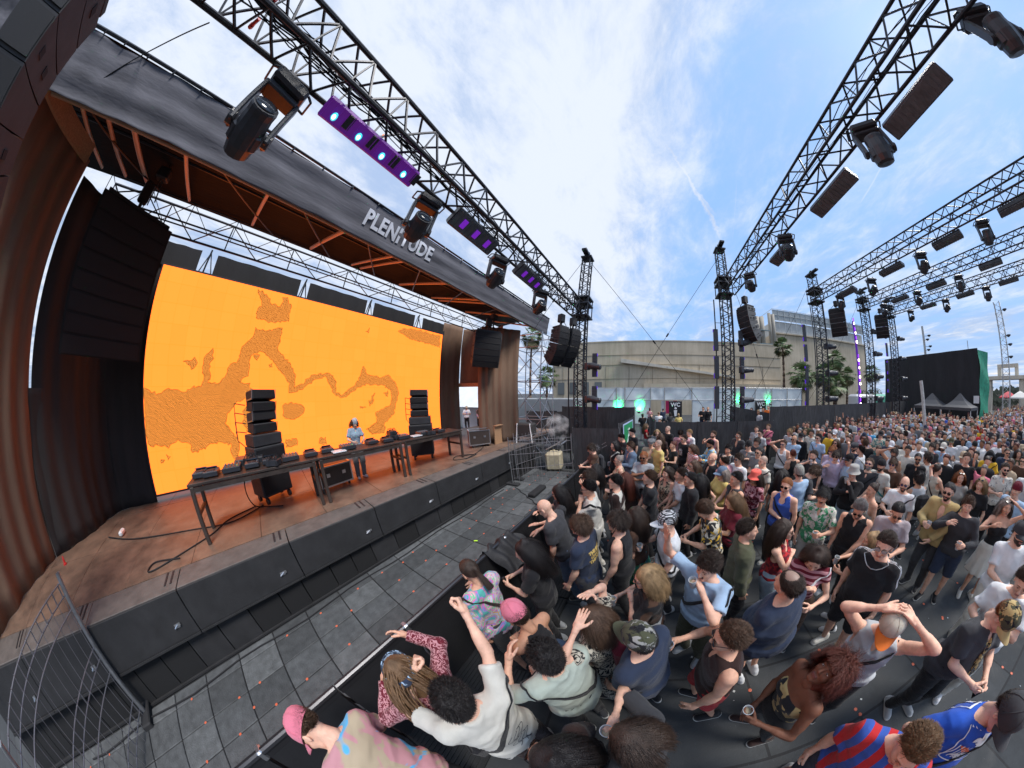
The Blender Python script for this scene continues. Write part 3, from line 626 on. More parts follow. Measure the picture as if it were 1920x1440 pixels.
def px(x, y, z): return at(x, y, z=z)
NB = 'stage light'
moving_head('black moving head hanging lowest above the stage front on the first truss', (-4.48, -1.55, 7.58), R(98), 55, 1.45)
moving_head('black moving head in front of the valance lettering', (-4.5, 1.75, 7.60), R(80), 65, 1.2)
moving_head('moving head below the first truss left of the violet celled bar', (-4.47, 4.35, 7.60), R(70), 60, 1.15)
moving_head('moving head on the first truss nearest the left mast', (-4.35, 6.75, 7.60), R(60), 65, 1.15)
led_bar('purple lit strobe bar with cyan dots on the first truss', (-4.22, .12, 7.50), R(0), -42, 2.05, 2)
led_bar('strobe bar with violet cells between two moving heads on the first truss', (-4.25, 3.05, 7.52), R(0), -40, 1.5, 1)
led_bar('strobe bar with violet cells near the left mast on the first truss', (-4.15, 5.6, 7.52), R(0), -40, 1.4, 1)
moving_head('huge moving head at the near end of the second truss', (4.75, -2.15, 9.35), R(-60), 30, 1.35)
moving_head('moving head between the two long bars on the second truss', (4.3, 1.15, 9.15), R(-50), 20, 1.35)
moving_head('moving head halfway along the second truss', (4.5, 5.4, 9.15), R(-30), 75, 1.2)
moving_head('moving head on the second truss nearest its mast', (4.3, 8.2, 9.15), R(-40), 60, 1.1)
led_bar('large grey louvred bar high on the right under the second truss', (4.75, -.05, 8.98), R(-2), 28, 1.75)
led_bar('dark louvred bar in the middle of the second truss', (4.75, 3.05, 9.0), R(0), 22, 1.7)
led_bar('short dark bar near the mast under the second truss', (4.85, 6.3, 9.0), R(0), 20, 1.2)
o_ = ('nearest its near end', 'second along', 'third along', 'next to its mast', 'fifth along', 'sixth along')
for nm, x, z, hs_, bs_ in (('third', 12.15, 10.28, (.85, 4.15, 7.5, 10.2), (-.75, 2.55, 5.9, 9.4)), ('fourth', 18.1, 10.88, (3.98, 7.25, 10.4), (1.7, 5.6, 8.7)), ('farthest', 22.4, 11.08, (3.0, 6.5, 10.0), (1.2, 4.7, 8.1))):
    for i, y in enumerate(hs_): moving_head('small moving head under the %s truss, %s' % (nm, o_[i]), (x + .25, y, z), R(-60 + i * 17), 25 + 20 * (i % 3), 1.25)
    for i, y in enumerate(bs_): led_bar('louvred bar under the %s truss, %s' % (nm, o_[i]), (x + .1, y, z - .16), 0, 5 + 8 * (i % 2), 1.5)
def side_spot(label, loc, rz):
    t = moving_head(label, loc, rz, 70, 1.0, 'spot lights on the mast sides'); t.rotation_euler = (0, R(90), rz); return t
def spot(label, loc, az, pitch=-8, s=1.0):
    t = thing('spot_light', label, 'stage light', loc, az, 'spot lights on the mast sides')
    m = MB(); m.cbox((.12, 0, 0), (.16, .3, .34), ch=.02); m.build('base', M_fix, t)
    R_ = Matrix.Translation((.42, 0, 0)) @ Matrix.Rotation(R(90 - pitch), 4, 'Y')
    m = MB(); m.lathe([(.09, -.26), (.15, -.22), (.165, -.05), (.15, .1), (.125, .26), (.13, .38), (.12, .4)], 14, R_); h = m.build('head', M_fix, t)
    m = MB(); m.lathe([(.10, .401), (.07, .41), (.01, .415)], 14, R_); m.build('lens', M_glass, h, smooth=True)
    t.scale = (s, s, s); return t
M_vedge = mk('violet_edge_glow', (.10, .02, .6), .4, emit=.35)
def strip(label, loc, rz, h=1.15, glow=True):
    t = thing('light_strip', label, 'stage light', loc, rz, 'upright light panels on the masts')
    m = MB(); m.cbox((0, 0, h / 2), (.24, .12, h), ch=.015)
    for z in np.arange(.08, h, .12): m.cbox((0, -.066, z), (.2, .012, .07))
    m.build('panel', M_fix, t)
    if glow: m = MB(); m.cbox((.125, -.02, h * .12), (.02, .1, h * .22)); m.build('led_edge', M_vedge, t); m = MB(); m.cbox((.125, -.02, h * .93), (.02, .1, h * .12)); m.build('led_edge', M_vedge, t)
    return t
hn = ('top', 'middle', 'bottom')
for i, z in enumerate((4.45, 2.9)):
    strip('%s dark panel with violet edge right of the left mast' % ('upper', 'lower')[i], (-2.88, 9.55, z), R(5), 1.12)
    spot('%s spot light pointing right from the left mast' % ('upper', 'lower')[i], (-3.35, 9.55, z + .5), R(-12), -10)
for i, z in enumerate((5.85, 4.42, 2.88)):
    strip('%s dark panel left of the second mast' % hn[i], (3.1, 10.35, z), R(180), 1.15)
    strip('%s dark panel right of the second mast' % hn[i], (4.5, 10.35, z), R(0), 1.15)
    spot('%s spot light pointing right from the second mast' % hn[i], (4.25, 10.1, z + .45), R(8), 2 if i else 15)
for i, z in enumerate((7.1, 5.75, 4.3, 2.9)):
    strip('light panel %s left of the third mast' % ('at the top', 'second down', 'third down', 'at the foot')[i], (9.85, 11.6, z), R(180), 1.15)
for nm, x in (('third', 11.9), ('fourth', 18.1), ('farthest', 22.8)):
    for i, z in enumerate((8.9, 7.0, 5.1, 3.3)[(1 if nm == 'third' else 0):]):
        spot('spot light %s right of the %s mast' % (('at the top', 'second down', 'third down', 'at the foot')[i], nm), (x, 11.9, z), R(-10), 3, 1.25)
for i, z in enumerate((8.6, 7.0, 5.4, 3.8)): strip('light panel %s left of the farthest mast' % ('at the top', 'second down', 'third down', 'at the foot')[i], (20.6, 12, z), R(180), 1.2)
t = thing('lit_batten', 'tall upright batten glowing violet with warm white lamps between the masts', 'stage light', (15.6, 11.9, 0))
b0, b1 = at(1612, 765, y=11.9), at(1599, 610, y=11.9); t.location = (0, 0, 0)
m = MB(); m.tube(b0 - Vector((0, 0, 1.2)), b1, .09, 8); m.build('housing', mk('violet_lit_housing', (.10, .015, .35), .4, emit=.35), t)
M_warm = mk('warm_white_lamp', (1, .82, .75), .3, emit=5)
for f in (.0, .1, .24, .32, .43, .52, .74, .85, .97):
    p = b0.lerp(b1, f) - Vector((0, .09, 0)); m = MB(); m.tube(p - Vector((0, 0, .09)), p + Vector((0, 0, .09)), .07 if int(f * 100) % 2 == 0 else .05, 10); m.build('lamp', M_warm, t)
    m = MB(); p2 = b0.lerp(b1, f + .05) - Vector((0, .08, 0)); m.tube(p2 - Vector((0, 0, .12)), p2 + Vector((0, 0, .12)), .05, 8); m.build('violet_lamp', M_pdark, t)
def line_array(label, loc, rz, n=6, wdt=1.15, bh=.30, dp=.62, curve=5.5, mat=M_cab, slots=True, group='hanging speaker arrays', start=0):
    """front faces local +X; boxes tip downwards one after another"""
    t = thing('speaker_array', label, 'speaker', loc, rz, group)
    m = MB(); m.cbox((0, 0, .05), (dp * .9, wdt * .9, .08), ch=.01); m.tube((0, 0, .1), (0, 0, .55), .05, 8); m.cbox((0, 0, .5), (.28, .28, .4), ch=.03)
    for s_ in (1, -1): m.tube((dp * .3, s_ * wdt * .4, .05), (0, 0, .55), .015, 5)
    m.build('fly_frame', M_black, t)
    pos = Vector((dp / 2, 0, 0)); a = start
    for i in range(n):
        M_ = Matrix.Translation(pos) @ Matrix.Rotation(R(a), 4, 'Y')
        m = MB(); w2 = wdt / 2; hh = bh - (.008 if slots else .0005); tp = .05 if slots else .0
        V_ = [(0, -w2, 0), (0, w2, 0), (-dp, w2 * .98, -tp), (-dp, -w2 * .98, -tp), (0, -w2, -hh), (0, w2, -hh), (-dp, w2 * .98, -hh + tp), (-dp, -w2 * .98, -hh + tp)]
        m.add([M_ @ Vector(v) for v in V_], [(0, 1, 2, 3), (7, 6, 5, 4), (0, 4, 5, 1), (1, 5, 6, 2), (2, 6, 7, 3), (3, 7, 4, 0)])
        if slots:
            for s_ in (1, -1):
                if i % 2 == 0:
                    for q_ in (.25, .62): m.cbox((-dp * q_, s_ * w2 * 1.0, -hh * .5), (.11, .02, .07), 1, M_)
        c = m.build('cabinet', [mat, M_rubber], t)
        m = MB(); m.cbox((.006, 0, -hh / 2), (.02, wdt * .94, hh * .86), 0, M_); m.build('grille', M_grill, c)
        pos = M_ @ Vector((0, 0, -bh)); a += curve
    return t
line_array('pair of black speaker arrays beside the left mast, nearer one', (-4.35, 8.75, 6.65), R(-22), 7, .62, .27, .62, 7.0)
line_array('black speaker array close behind its twin at the left mast', (-4.0, 9.35, 6.65), R(-22), 7, .62, .27, .62, 7.0)
line_array('grey speaker array hanging on the second mast', (4.75, 10.0, 8.15), R(200), 7, .85, .28, .6, 6, M_cabgrey)
line_array('grey speaker array hanging between third mast and lit batten', (12.7, 11.0, 9.5), R(215), 6, 1.15, .33, .7, 6, M_cabgrey)
line_array('grey speaker array hanging right of the fourth mast', (19.0, 11.3, 10.2), R(215), 6, 1.15, .33, .7, 6, M_cabgrey)
line_array('huge dark speaker array hanging before the near stage roof end', (-3.75, -5.42, 6.72), R(5), 6, 1.3, .36, .95, 5.5, M_cab)
line_array('black speaker array hanging inside the stage left of the screen', (-9.3, -4.75, 7.05), R(32), 8, 2.1, .33, .75, 1.5, M_frontdark, False)
line_array('black speaker array hanging at the far right end of the stage', (-7.55, 7.45, 6.42), R(-32), 6, 1.25, .27, .6, 5, M_cab)
for loc, l in (((-9.0, -4.4, 7.9), 'left'), ((-7.4, 7.6, 7.2), 'right')):
    m = MB(); m.cbox((0, 0, 0), (.25, .35, .25), ch=.03); m.tube((0, 0, .1), (0, 0, .5), .02, 5); m.tube((.03, 0, -.1), (.03, 0, -.7), .016, 5); m.tube((-.05, .03, -.1), (-.1, .1, -.55), .02, 5)
    tag(m.build('chain_hoist', M_black, loc=loc), 'black chain hoist above the %s stage speaker array' % l, 'hoist')
TZ = SZ + 1.045
M_table = mk('worn_black_table', (.045, .032, .026), .5, bump=.3, bs=60, var=.4, vs=5)
TB = [(-2.04, .84, 'near end'), (.84, 3.3, 'middle'), (3.3, 5.74, 'far end')]
tfx, tbx = -7.15, -8.02
for y0, y1, l in TB:
    t = thing('dj_table', 'long black wooden table carrying decks, %s section' % l, 'table', (-7.6, (y0 + y1) / 2, SZ), group='black tables carrying the decks'); t.scale = (1, 1, 1.09)
    yc = (y1 - y0) / 2
    m = MB(); m.cbox((0, 0, .935), (.86, y1 - y0 - .004, .045), ch=.006); m.build('tabletop', M_table, t)
    m = MB()
    for sx in (-.42, .42): m.cbox((sx, 0, .86), (.05, y1 - y0 - .2, .07))
    m.build('apron', M_table, t)
    for sx in (-.41, .41):
        for sy in (-1, 1): m = MB(); m.cbox((sx, sy * (yc - .09), .455), (.08, .08, .91), ch=.01); m.build('leg', M_table, t)
    for sy in (-1, 1): MB().cbox((0, sy * (yc - .09), .48), (.74, .045, .06)).build('crossbar', M_table, t)
M_gear = mk('dj_gear_shell', (.045, .047, .055), .35, .2, bump=.1, bs=100); M_knob = mk('gear_knob', (.30, .31, .33), .35, .4); M_ledr = mk('red_led', (1, .03, .03), .3, emit=3); M_ledg = mk('green_led', (.05, 1, .25), .3, emit=2)
def deck_player(label, y, x=-7.6, rz=0.0):
    t = thing('media_player', label, 'dj player', (x, y, TZ + .012), rz, 'black media players on the tables')
    m = MB(); m.cbox((0, 0, .05), (.40, .32, .09), ch=.012); b = m.build('case', M_gear, t)
    m = MB(); m.lathe([(.105, .092), (.105, .108), (.09, .112)], 22, Matrix.Translation((.05, 0, 0))); m.build('jog_wheel', M_black, t)
    m = MB(); m.lathe([(.112, .094), (.112, .10)], 22, Matrix.Translation((.05, 0, 0))); m.build('jog_ring', M_alu, t)
    m = MB(); m.cbox((0, 0, 0), (.13, .24, .02), M=Matrix.Translation((-.13, 0, .115)) @ Matrix.Rotation(R(-18), 4, 'Y')); m.build('display', M_glass, t)
    m = MB()
    for i in range(5): m.cbox((.17, -.12 + i * .045, .098), (.02, .02, .012))
    for i in range(4): m.tube((-.04, .1 + .012 * i, .095), (-.04, .1 + .012 * i, .11), .006, 6)
    m.build('button', M_knob, t)
    return t
def mixer(label, y, x=-7.6, rz=0.0, w=.36):
    t = thing('dj_mixer', label, 'dj mixer', (x, y, TZ + .012), rz, 'mixers on the tables')
    m = MB(); m.cbox((0, 0, .05), (.42, w, .10), ch=.012); m.build('case', M_gear, t)
    m = MB()
    for i in range(5):
        for j in range(5): m.tube((-.15 + j * .055, -w * .38 + i * w * .19, .10), (-.15 + j * .055, -w * .38 + i * w * .19, .125), .011, 8)
    for i in range(4): m.cbox((.15, -w * .3 + i * w * .2, .112), (.04, .012, .025))
    m.build('knobs', M_knob, t)
    m = MB(); m.cbox((-.1, 0, .103), (.012, .012, .01)); m.cbox((.1, w * .3, .103), (.012, .012, .01)); m.build('led', M_ledr if y > 3 else M_ledg, t)
    return t
r_ = random.Random(11)
ply = [-1.8, -1.55, -.65, -.25, .75, 1.2, 2.5, 2.95, 4.9]
on_ = ['at the near end of the table', 'second from the near end', 'third along, beside the near stack', 'fourth along, in front of the near stack', 'fifth along the tables', 'sixth, left of the performer', 'seventh, right in front of the performer', 'eighth, right of the performer', 'at the far end of the tables']
for y, l in zip(ply, on_): deck_player('black media player ' + l, y, -7.62 + r_.uniform(-.1, .1), R(r_.uniform(-4, 4)))
for y, l in ((-1.1, 'between the near pairs of players'), (.25, 'left of the table joint'), (1.75, 'just left of the performer'), (3.5, 'with tall knobs right of the performer'), (4.3, 'near the far stack')): mixer('mixer covered in knobs ' + l, y, -7.6, 0, .4)
for i, (y, x) in enumerate(((3.25, -7.85), (3.3, -7.7), (-.7, -8.0), (-.15, -7.3), (4.45, -7.35))):
    t = thing('patch_box', 'small patch box with cables, ' + ('behind the tall mixer', 'beside the tall mixer', 'raised behind the near players', 'at the front edge near the stack', 'near the far table end')[i], 'control box', (x, y, TZ + .012 + (.12 if i == 0 else 0)), R(20 * i))
    m = MB(); m.cbox((0, 0, .06), (.3, .24, .12), ch=.01)
    if i == 0: m.cbox((0, 0, -.06), (.34, .3, .12), ch=.01)
    m.build('case', M_gear, t); m = MB()
    for k_ in range(9): a_ = r_.uniform(0, 6.3); m.path([(r_.uniform(-.12, .12), r_.uniform(-.1, .1), .12), (math.cos(a_) * .1, math.sin(a_) * .1, .2), (math.cos(a_) * .2, math.sin(a_) * .2, .02)], .006, 4)
    m.build('cable', M_rubber, t)
for y, x, l in ((3.95, -7.5, 'near the far mixer'), (1.45, -7.35, 'in front of the performer')):
    m = MB(); m.cbox((0, 0, .02), (.3, .36, .03), ch=.008); tag(m.build('vinyl_sleeve', M_white, loc=(x, y, TZ + .012)), 'white record sleeve lying on the table ' + l, 'record sleeve')
def stack(label, x, y, rz, n=4, seed=0):
    t = thing('monitor_stack', label, 'speaker', (x, y, SZ), rz)
    m = MB(); m.cbox((0, 0, .75), (.68, .86, 1.1), ch=.02); c = m.build('sub_cabinet', M_cab, t)
    m = MB(); m.cbox((.345, 0, .75), (.02, .78, 1.0)); m.build('grille', M_grill, c)
    for sx in (-.25, .25):
        for sy in (-.33, .33): m = MB(); m.tube((sx, sy - .03, .1), (sx, sy + .03, .1), .08, 12); m.tube((sx, sy, .1), (sx, sy, .2), .02, 6); m.build('castor', M_black, t)
    m = MB(); m.cbox((.0, 0, 1.44), (.62, .80, .26), ch=.02); m.build('amp_case', M_cab, t)
    z = 1.58
    for i in range(n):
        M_ = Matrix.Translation((0, 0, z + .02)) @ Matrix.Rotation(R(-7 if i % 2 else 3), 4, 'Y'); m = MB(); m.cbox((-.0, 0, .11), (.46, .64, .205), ch=.015, M=M_); c = m.build('top_cabinet', M_cab, t)
        m = MB(); m.cbox((.235, 0, .11), (.02, .58, .17), M=M_); m.build('grille', M_grill, c)
        m = MB()
        for sy in (-1, 1): m.box((-.2, sy * .325 - .01, .0), (.2, sy * .325 + .01, .03), M=M_); m.tube(M_ @ Vector((.2, sy * .33, 0)), M_ @ Vector((.24, sy * .33, .22)), .01, 5)
        m.build('rigging', M_alu if i % 2 else M_black, c); z += .235
    m = MB()
    for k_ in range(4): m.path([(-.25, -.34, 1.6 + .2 * k_), (-.35, -.6, 1.65 + .2 * k_), (-.3, -.58, 1.45), (-.2, -.44, 1.3)], .01, 4)
    m.build('cable', M_rubber, t)
    return t
stack('tall black speaker stack behind the near half of the tables', -8.75, -.35, R(25), 4)
stack('tall black speaker stack behind the far half of the tables', -8.55, 4.75, R(-35), 4)
m = MB(); m.cbox((0, 0, .1), (.55, .7, .2), ch=.02); tag(m.build('amplifier', M_gear, loc=(-8.3, -.75, SZ + .95 + .01 + .0)), 'black amplifier perched beside the near speaker stack', 'amplifier')
def flight_case(label, x, y, rz, sz=(.62, .95, .62)):
    t = thing('flight_case', label, 'flight case', (x, y, SZ), rz); a_, b_, c_ = sz
    m = MB(); m.cbox((0, 0, c_ / 2 + .13), (a_, b_, c_), ch=.005); m.build('body', mk('brown_black_case_board', (.05, .035, .028), .5, var=.2, vs=3), t)
    m = MB()
    for sx in (-1, 1):
        for sy in (-1, 1): m.cbox((sx * a_ / 2, sy * b_ / 2, c_ / 2 + .13), (.035, .035, c_ + .01))
        for z in (.13, c_ + .13): m.cbox((sx * a_ / 2, 0, z), (.035, b_ + .02, .035))
    for sy in (-1, 1):
        for z in (.13, c_ + .13): m.cbox((0, sy * b_ / 2, z), (a_ + .02, .035, .035))
    m.build('edging', M_alu, t)
    for q_ in (-.25, .25): m = MB(); m.cbox((a_ / 2 + .01, b_ * q_, c_ * .55 + .13), (.02, .1, .09)); m.build('latch', M_alu, t)
    for sx in (-1, 1):
        for sy in (-1, 1): m = MB(); m.tube((sx * a_ * .38, sy * b_ * .38 - .02, .06), (sx * a_ * .38, sy * b_ * .38 + .02, .06), .055, 10); m.build('castor', M_rubber, t)
    return t
flight_case('dark flight case under the tables left of the performer', -8.35, 1.35, R(8), (.6, .95, .5))
flight_case('open dark flight case on wheels beside the doorway', -8.0, 7.35, R(-35), (.62, .95, .62))
m = MB(); m.cbox((0, 0, .45), (.06, .5, .9)); m.cbox((.05, 0, .88), (.2, .5, .03)); tag(m.build('wooden_lectern', M_wood, loc=(-7.45, 8.1, SZ)), 'pale wooden board standing behind the flight case', 'board')
cb = MB()
def squig(mb, pts, r=.014):
    pts = [Vector(p) for p in pts]; out = []
    for i in range(len(pts) - 1):
        p0, p1, p2, p3 = pts[max(0, i - 1)], pts[i], pts[i + 1], pts[min(len(pts) - 1, i + 2)]
        for k_ in range(6):
            s_ = k_ / 6; out.append(.5 * ((2 * p1) + (p2 - p0) * s_ + (2 * p0 - 5 * p1 + 4 * p2 - p3) * s_ * s_ + (3 * p1 - p0 - 3 * p2 + p3) * s_ ** 3))
    mb.path(out + [pts[-1]], r, 5)
z_ = SZ + .018
for i, (lab, P_) in enumerate((('looping black cable under the near table legs', [(-8.6, -.9, z_), (-8.2, -1.6, z_), (-7.6, -2.0, z_), (-7.0, -2.9, z_), (-6.9, -3.3, z_), (-7.2, -3.2, z_), (-7.0, -2.6, z_)]),
    ('black cable running from the near stack to the left', [(-8.5, -.7, z_), (-8.0, -1.5, z_), (-8.3, -2.6, z_), (-8.8, -4.2, z_), (-9.4, -5.2, z_)]),
    ('coiled black cables by the far table leg', [(-7.3, 5.7, z_), (-7.0, 6.2, z_), (-6.9, 5.6, z_), (-7.2, 5.2, z_), (-7.5, 5.6, z_), (-7.1, 6.1, z_), (-6.85, 5.5, z_), (-7.2, 6.5, z_), (-7.6, 7.2, z_)]),
    ('thin black cable hanging from the near stack to the deck', [(-8.55, -.75, SZ + 1.2), (-8.3, -1.0, SZ + .6), (-8.1, -.9, SZ + .2), (-8.3, -.6, z_), (-8.0, -.2, z_)]))):
    m = MB(); squig(m, P_); tag(m.build('cable', M_rubber), lab, 'cable')
m = MB(); m.lathe([(.05, 0), (.05, .02), (.03, .03), (.025, .10), (.01, .14)], 12, mi=0); tag(m.build('bottle', mk('red_capped_bottle', (.5, .03, .03), .3), loc=(-8.6, -6.3, SZ + .0)), 'small red topped bottle at the foot of the near cloth', 'bottle')
for x, y, l in ((-9.35, -4.75, 'pale shoe lying on the deck by the left edge of the screen'),):
    m = MB(); m.cbox((0, 0, .05), (.28, .11, .1), ch=.03); tag(m.build('shoe', M_white, loc=(x, y, SZ + .004)), l, 'shoe')
M_bar = mk('black_barrier_sheet', (.016, .016, .018), .5, bump=.6, bs=180, var=.2, vs=4)
bx0 = lambda y: -2.66 + .036 * (y + 1)
names_ = 'abcdefghijkl'
for i in range(11):
    y0 = -2.6 + i * 1.02; x = bx0(y0 + .5)
    t = thing('crowd_barrier', 'black sheet metal crowd barrier along the pit, %s' % ('first at the near end' if i == 0 else 'last at the far end' if i == 10 else '%s from the near end' % ('second', 'third', 'fourth', 'fifth', 'sixth', 'seventh', 'eighth', 'ninth', 'tenth')[i - 1]), 'barrier', (x, y0 + .5, 0), -R(2), 'linked crowd barriers')
    m = MB(); m.tube((0, -.5, 1.27), (0, .5, 1.27), .038, 10); m.cbox((.0, 0, 1.22), (.05, 1.0, .06)); m.build('top_rail', mk('barrier_rail', (.05, .05, .055), .3, .6), t)
    m = MB(); m.cbox((.015, 0, .63), (.012, .98, 1.16)); m.build('panel', M_bar, t)
    m = MB()
    for sy in (-.47, .47): m.cbox((-.02, sy, .63), (.05, .05, 1.2)); m.tube((-.02, sy, 1.12), (-.62, sy, .06), .022, 6); m.cbox((-.3, sy, .04), (.66, .04, .04))
    m.build('brace', M_black, t)
    m = MB(); m.cbox((.5, 0, .03), (.95, .98, .03))
    for k_ in range(16): m.cbox((.08 + k_ * .058, 0, .05), (.018, .96, .014))
    m.build('foot_plate', mk('ribbed_foot_plate', (.025, .026, .028), .5, .3), t)
    if i in (0, 2, 4, 6, 8): m = MB(); m.cbox((-.01, .5, 1.25), (.10, .07, .12), ch=.015); m.build('clamp', M_alu, t)
jk = MB(); _n = np.random.RandomState(3)
def _jk(u, v): s_ = (u - .5) * 1.3; y = 2.0 + v * .75 + .05 * math.sin(u * 9); return (bx0(y) + s_ * .55 + .03 * math.sin(v * 17), y, 1.33 - abs(s_) ** 1.3 * .75 + .035 * math.sin(v * 21 + u * 6) + .03 * math.sin(u * 15 + v * 9))
jk.grid(_jk, 30, 24); tag(jk.build('draped_jacket', mk('black_jacket_cloth', (.018, .018, .021), .7, bump=.4, bs=30), smooth=True), 'crumpled black jackets slung over the pit barrier', 'jacket')
tag(MB().cbox((0, 0, .045), (.10, .035, .012), M=Matrix.Rotation(.5, 4, 'Z')).build('lime_scrap', mk('lime_plastic', (.5, .8, .05), .5), loc=at(892, 1022, z=.04) - Vector((0, 0, .04))), 'small bright lime scrap on the pit floor', 'scrap')
for i_, (a_, b_) in enumerate((((-5.7, -6.5), (-5.75, 6.2)), ((-3.2, 5.2), (-5.5, 6.6)))):
    m = MB(); m.path([(a_[0] + (b_[0] - a_[0]) * q_ / 24 + .05 * math.sin(q_ * 1.3), a_[1] + (b_[1] - a_[1]) * q_ / 24, .05) for q_ in range(25)], .014, 5); tag(m.build('cable', M_rubber), ('black cable running along the foot of the stage front', 'black cable crossing the far end of the pit floor')[i_], 'cable')
M_mesh = mk('black_fence_mesh', (.045, .046, .05), .8, bump=.9, bs=90, var=.45, vs=14, stretch=(1, 1, .12))
def mesh_fence(label, pts, z1, step=2.4, z1b=None, name='mesh_fence'):
    t = thing(name, label, 'fence', (pts[0][0], pts[0][1], 0), group='black mesh covered fences'); o0 = Vector((pts[0][0], pts[0][1], 0)); r_ = random.Random(len(label))
    for (ax, ay), (bx, by) in zip(pts, pts[1:]):
        l = math.hypot(bx - ax, by - ay); n = max(1, round(l / step)); dx, dy = (bx - ax) / l, (by - ay) / l
        for i in range(n):
            a0, a1 = l * i / n, l * (i + 1) / n
            ph = r_.uniform(0, 6)
            def fn(u, v):
                s_ = a0 + (a1 - a0) * u; f = .025 * math.sin(u * 6.3 * 2 + ph) * math.sin(v * 3.1) + .01 * math.sin(u * 40); top = z1 if z1b is None else z1 + (z1b - z1) * s_ / l
                return Vector((ax + dx * s_ - dy * f, ay + dy * s_ + dx * f, .02 + (top - .02 - .02 * abs(math.sin(u * 9))) * v)) - o0
            m = MB(); m.grid(fn, 16, 6); m.build('mesh_panel', M_mesh, t, smooth=True)
            m = MB()
            for s_ in (a0, a1): m.tube(Vector((ax + dx * s_ - dy * .04, ay + dy * s_ + dx * .04, 0)) - o0, Vector((ax + dx * s_ - dy * .04, ay + dy * s_ + dx * .04, z1)) - o0, .02, 6)
            m.build('post', M_steel, t)
    return t
mesh_fence('black mesh fence with a faint logo at the end of the pit', [(-3.5, 8.25), (-1.5, 8.35)], 2.25)
mesh_fence('black mesh fence with the green banner behind the pit', [(-1.48, 8.4), (-1.15, 11.2)], 2.45, name='mesh_fence')
mesh_fence('tall black mesh fence behind the left mast', [(-5.7, 11.9), (-1.2, 11.6)], 2.9)
mesh_fence('black mesh fence in front of the second mast', [(0, 10.35), (6.3, 10.1)], 2.25)
mesh_fence('black mesh fence running back from the second mast', [(0, 10.4), (-.4, 14)], 2.2)
mesh_fence('taller black mesh fence in front of the third mast and beyond', [(6.35, 10.6), (12, 11.1), (18, 12.0), (27.5, 13.6)], 2.95, 3.0)
mesh_fence('black mesh fence sloping down right behind the second mast', [(4.6, 12.4), (8.4, 12.6)], 2.9, 3, 2.2)
mesh_fence('grey black sheeting beyond the pit end', [(-9.5, 13.6), (-3.0, 13.8)], 2.4)
M_logo = mk('faint_grey_print', (.20, .20, .215), .7)
t_ = [o for o in bpy.data.objects if o.name.startswith('mesh_fence') and 'faint logo' in o.get('label', '')][0]
lo = MB()
cxx, czz = at(1120, 847, y=8.2).x, at(1120, 847, y=8.2).z
for k_ in range(9): a_ = k_ * .7; lo.tube((cxx + .12 * math.cos(a_), 8.2, czz + .14 * math.sin(a_)), (cxx + .04 * math.cos(a_ + .8), 8.2, czz + .05 * math.sin(a_ + .8)), .012, 4)
lo.tube((cxx + .2, 8.2, czz), (cxx + .42, 8.2, czz + .12), .012, 4); lo.tube((cxx + .2, 8.2, czz + .14), (cxx + .38, 8.2, czz + .25), .01, 4)
o = lo.build('print', M_logo, t_); o.matrix_parent_inverse = Matrix.Translation(-t_.location)
bn = thing('banner', 'green banner with white stick figure and pale border on the black fence', 'banner', (-1.3, 9.4, 0))
q = [at(1150, 803, x=-1.28), at(1173, 793, x=-1.12), at(1175, 838, x=-1.12), at(1157, 868, x=-1.28)]
B0, B1 = Vector((-1.43, 8.55, 0)), Vector((-1.22, 10.3, 0)); off = Vector((.06, 0, 0))
def bp(u, v, d=0): return B0 + (B1 - B0) * u + off + Vector((d, 0, .95 + 1.42 * v)) - bn.location
m = MB(); m.poly([bp(0, 0), bp(1, 0), bp(1, 1), bp(0, 1)], (.01, 0, 0)); m.build('border', mk('pale_blue_border', (.50, .58, .85), .5), bn)
m = MB(); m.poly([bp(.06, .04, .012), bp(.94, .04, .012), bp(.94, .96, .012), bp(.06, .96, .012)], (.004, 0, 0)); m.build('green_field', mk('banner_green', (.03, .30, .12), .5), bn)
m = MB()
for a, b, r in (((.5, .62), (.32, .30), .035), ((.32, .30), (.5, .06), .035), ((.5, .62), (.9, .52), .04), ((.38, .42), (.8, .30), .03), ((.5, .62), (.42, .78), .03), ((.5, .62), (.55, .8), .03)): m.tube(bp(*a, .022), bp(*b, .022), r, 6)
m.build('figure', M_white, bn)
def wire_fence(label, a, b, z1, post_r=.024, ladders=(1.92, 1.12, .32), singles=(1.62, .78), step=.19, tall_post=True, gx=None):
    a, b = Vector((*a, 0)), Vector((*b, 0)); t = thing('wire_fence', label, 'fence', a); d = (b - a).normalized(); L_ = (b - a).length; D = d
    for s_ in (0, L_): m = MB(); m.tube(D * s_, D * s_ + Vector((0, 0, z1)), post_r, 8); m.build('post', M_steel, t)
    m = MB(); rw = .010; nrm = d.cross(Vector((0, 0, 1)))
    for z in ladders:
        for dz in (0, -.14):
            m.tube(Vector((0, 0, z + dz)) + nrm * .012, D * L_ + Vector((0, 0, z + dz)) + nrm * .012, rw, 5)
        s_ = step / 2
        while s_ < L_: m.tube(D * s_ + Vector((0, 0, z)) + nrm * .02, D * s_ + Vector((0, 0, z - .14)) + nrm * .02, rw, 5); s_ += step
    for z in singles: m.tube(Vector((0, 0, z)), D * L_ + Vector((0, 0, z)), rw, 5)
    s_ = step / 2
    while s_ < L_: m.tube(D * s_ + Vector((0, 0, .05)), D * s_ + Vector((0, 0, z1 - .08)), .007, 4); s_ += step
    m.build('wire_grid', mk('light_steel_wire', (.27, .26, .28), .4, .6), t)
    for s_ in (0, L_): m = MB(); m.cbox(tuple(D * s_ + Vector((0, 0, .06))), (.6, .24, .12), ch=.02); m.build('foot_block', mk('rubber_foot', (.02, .02, .022), .85), t)
    return t
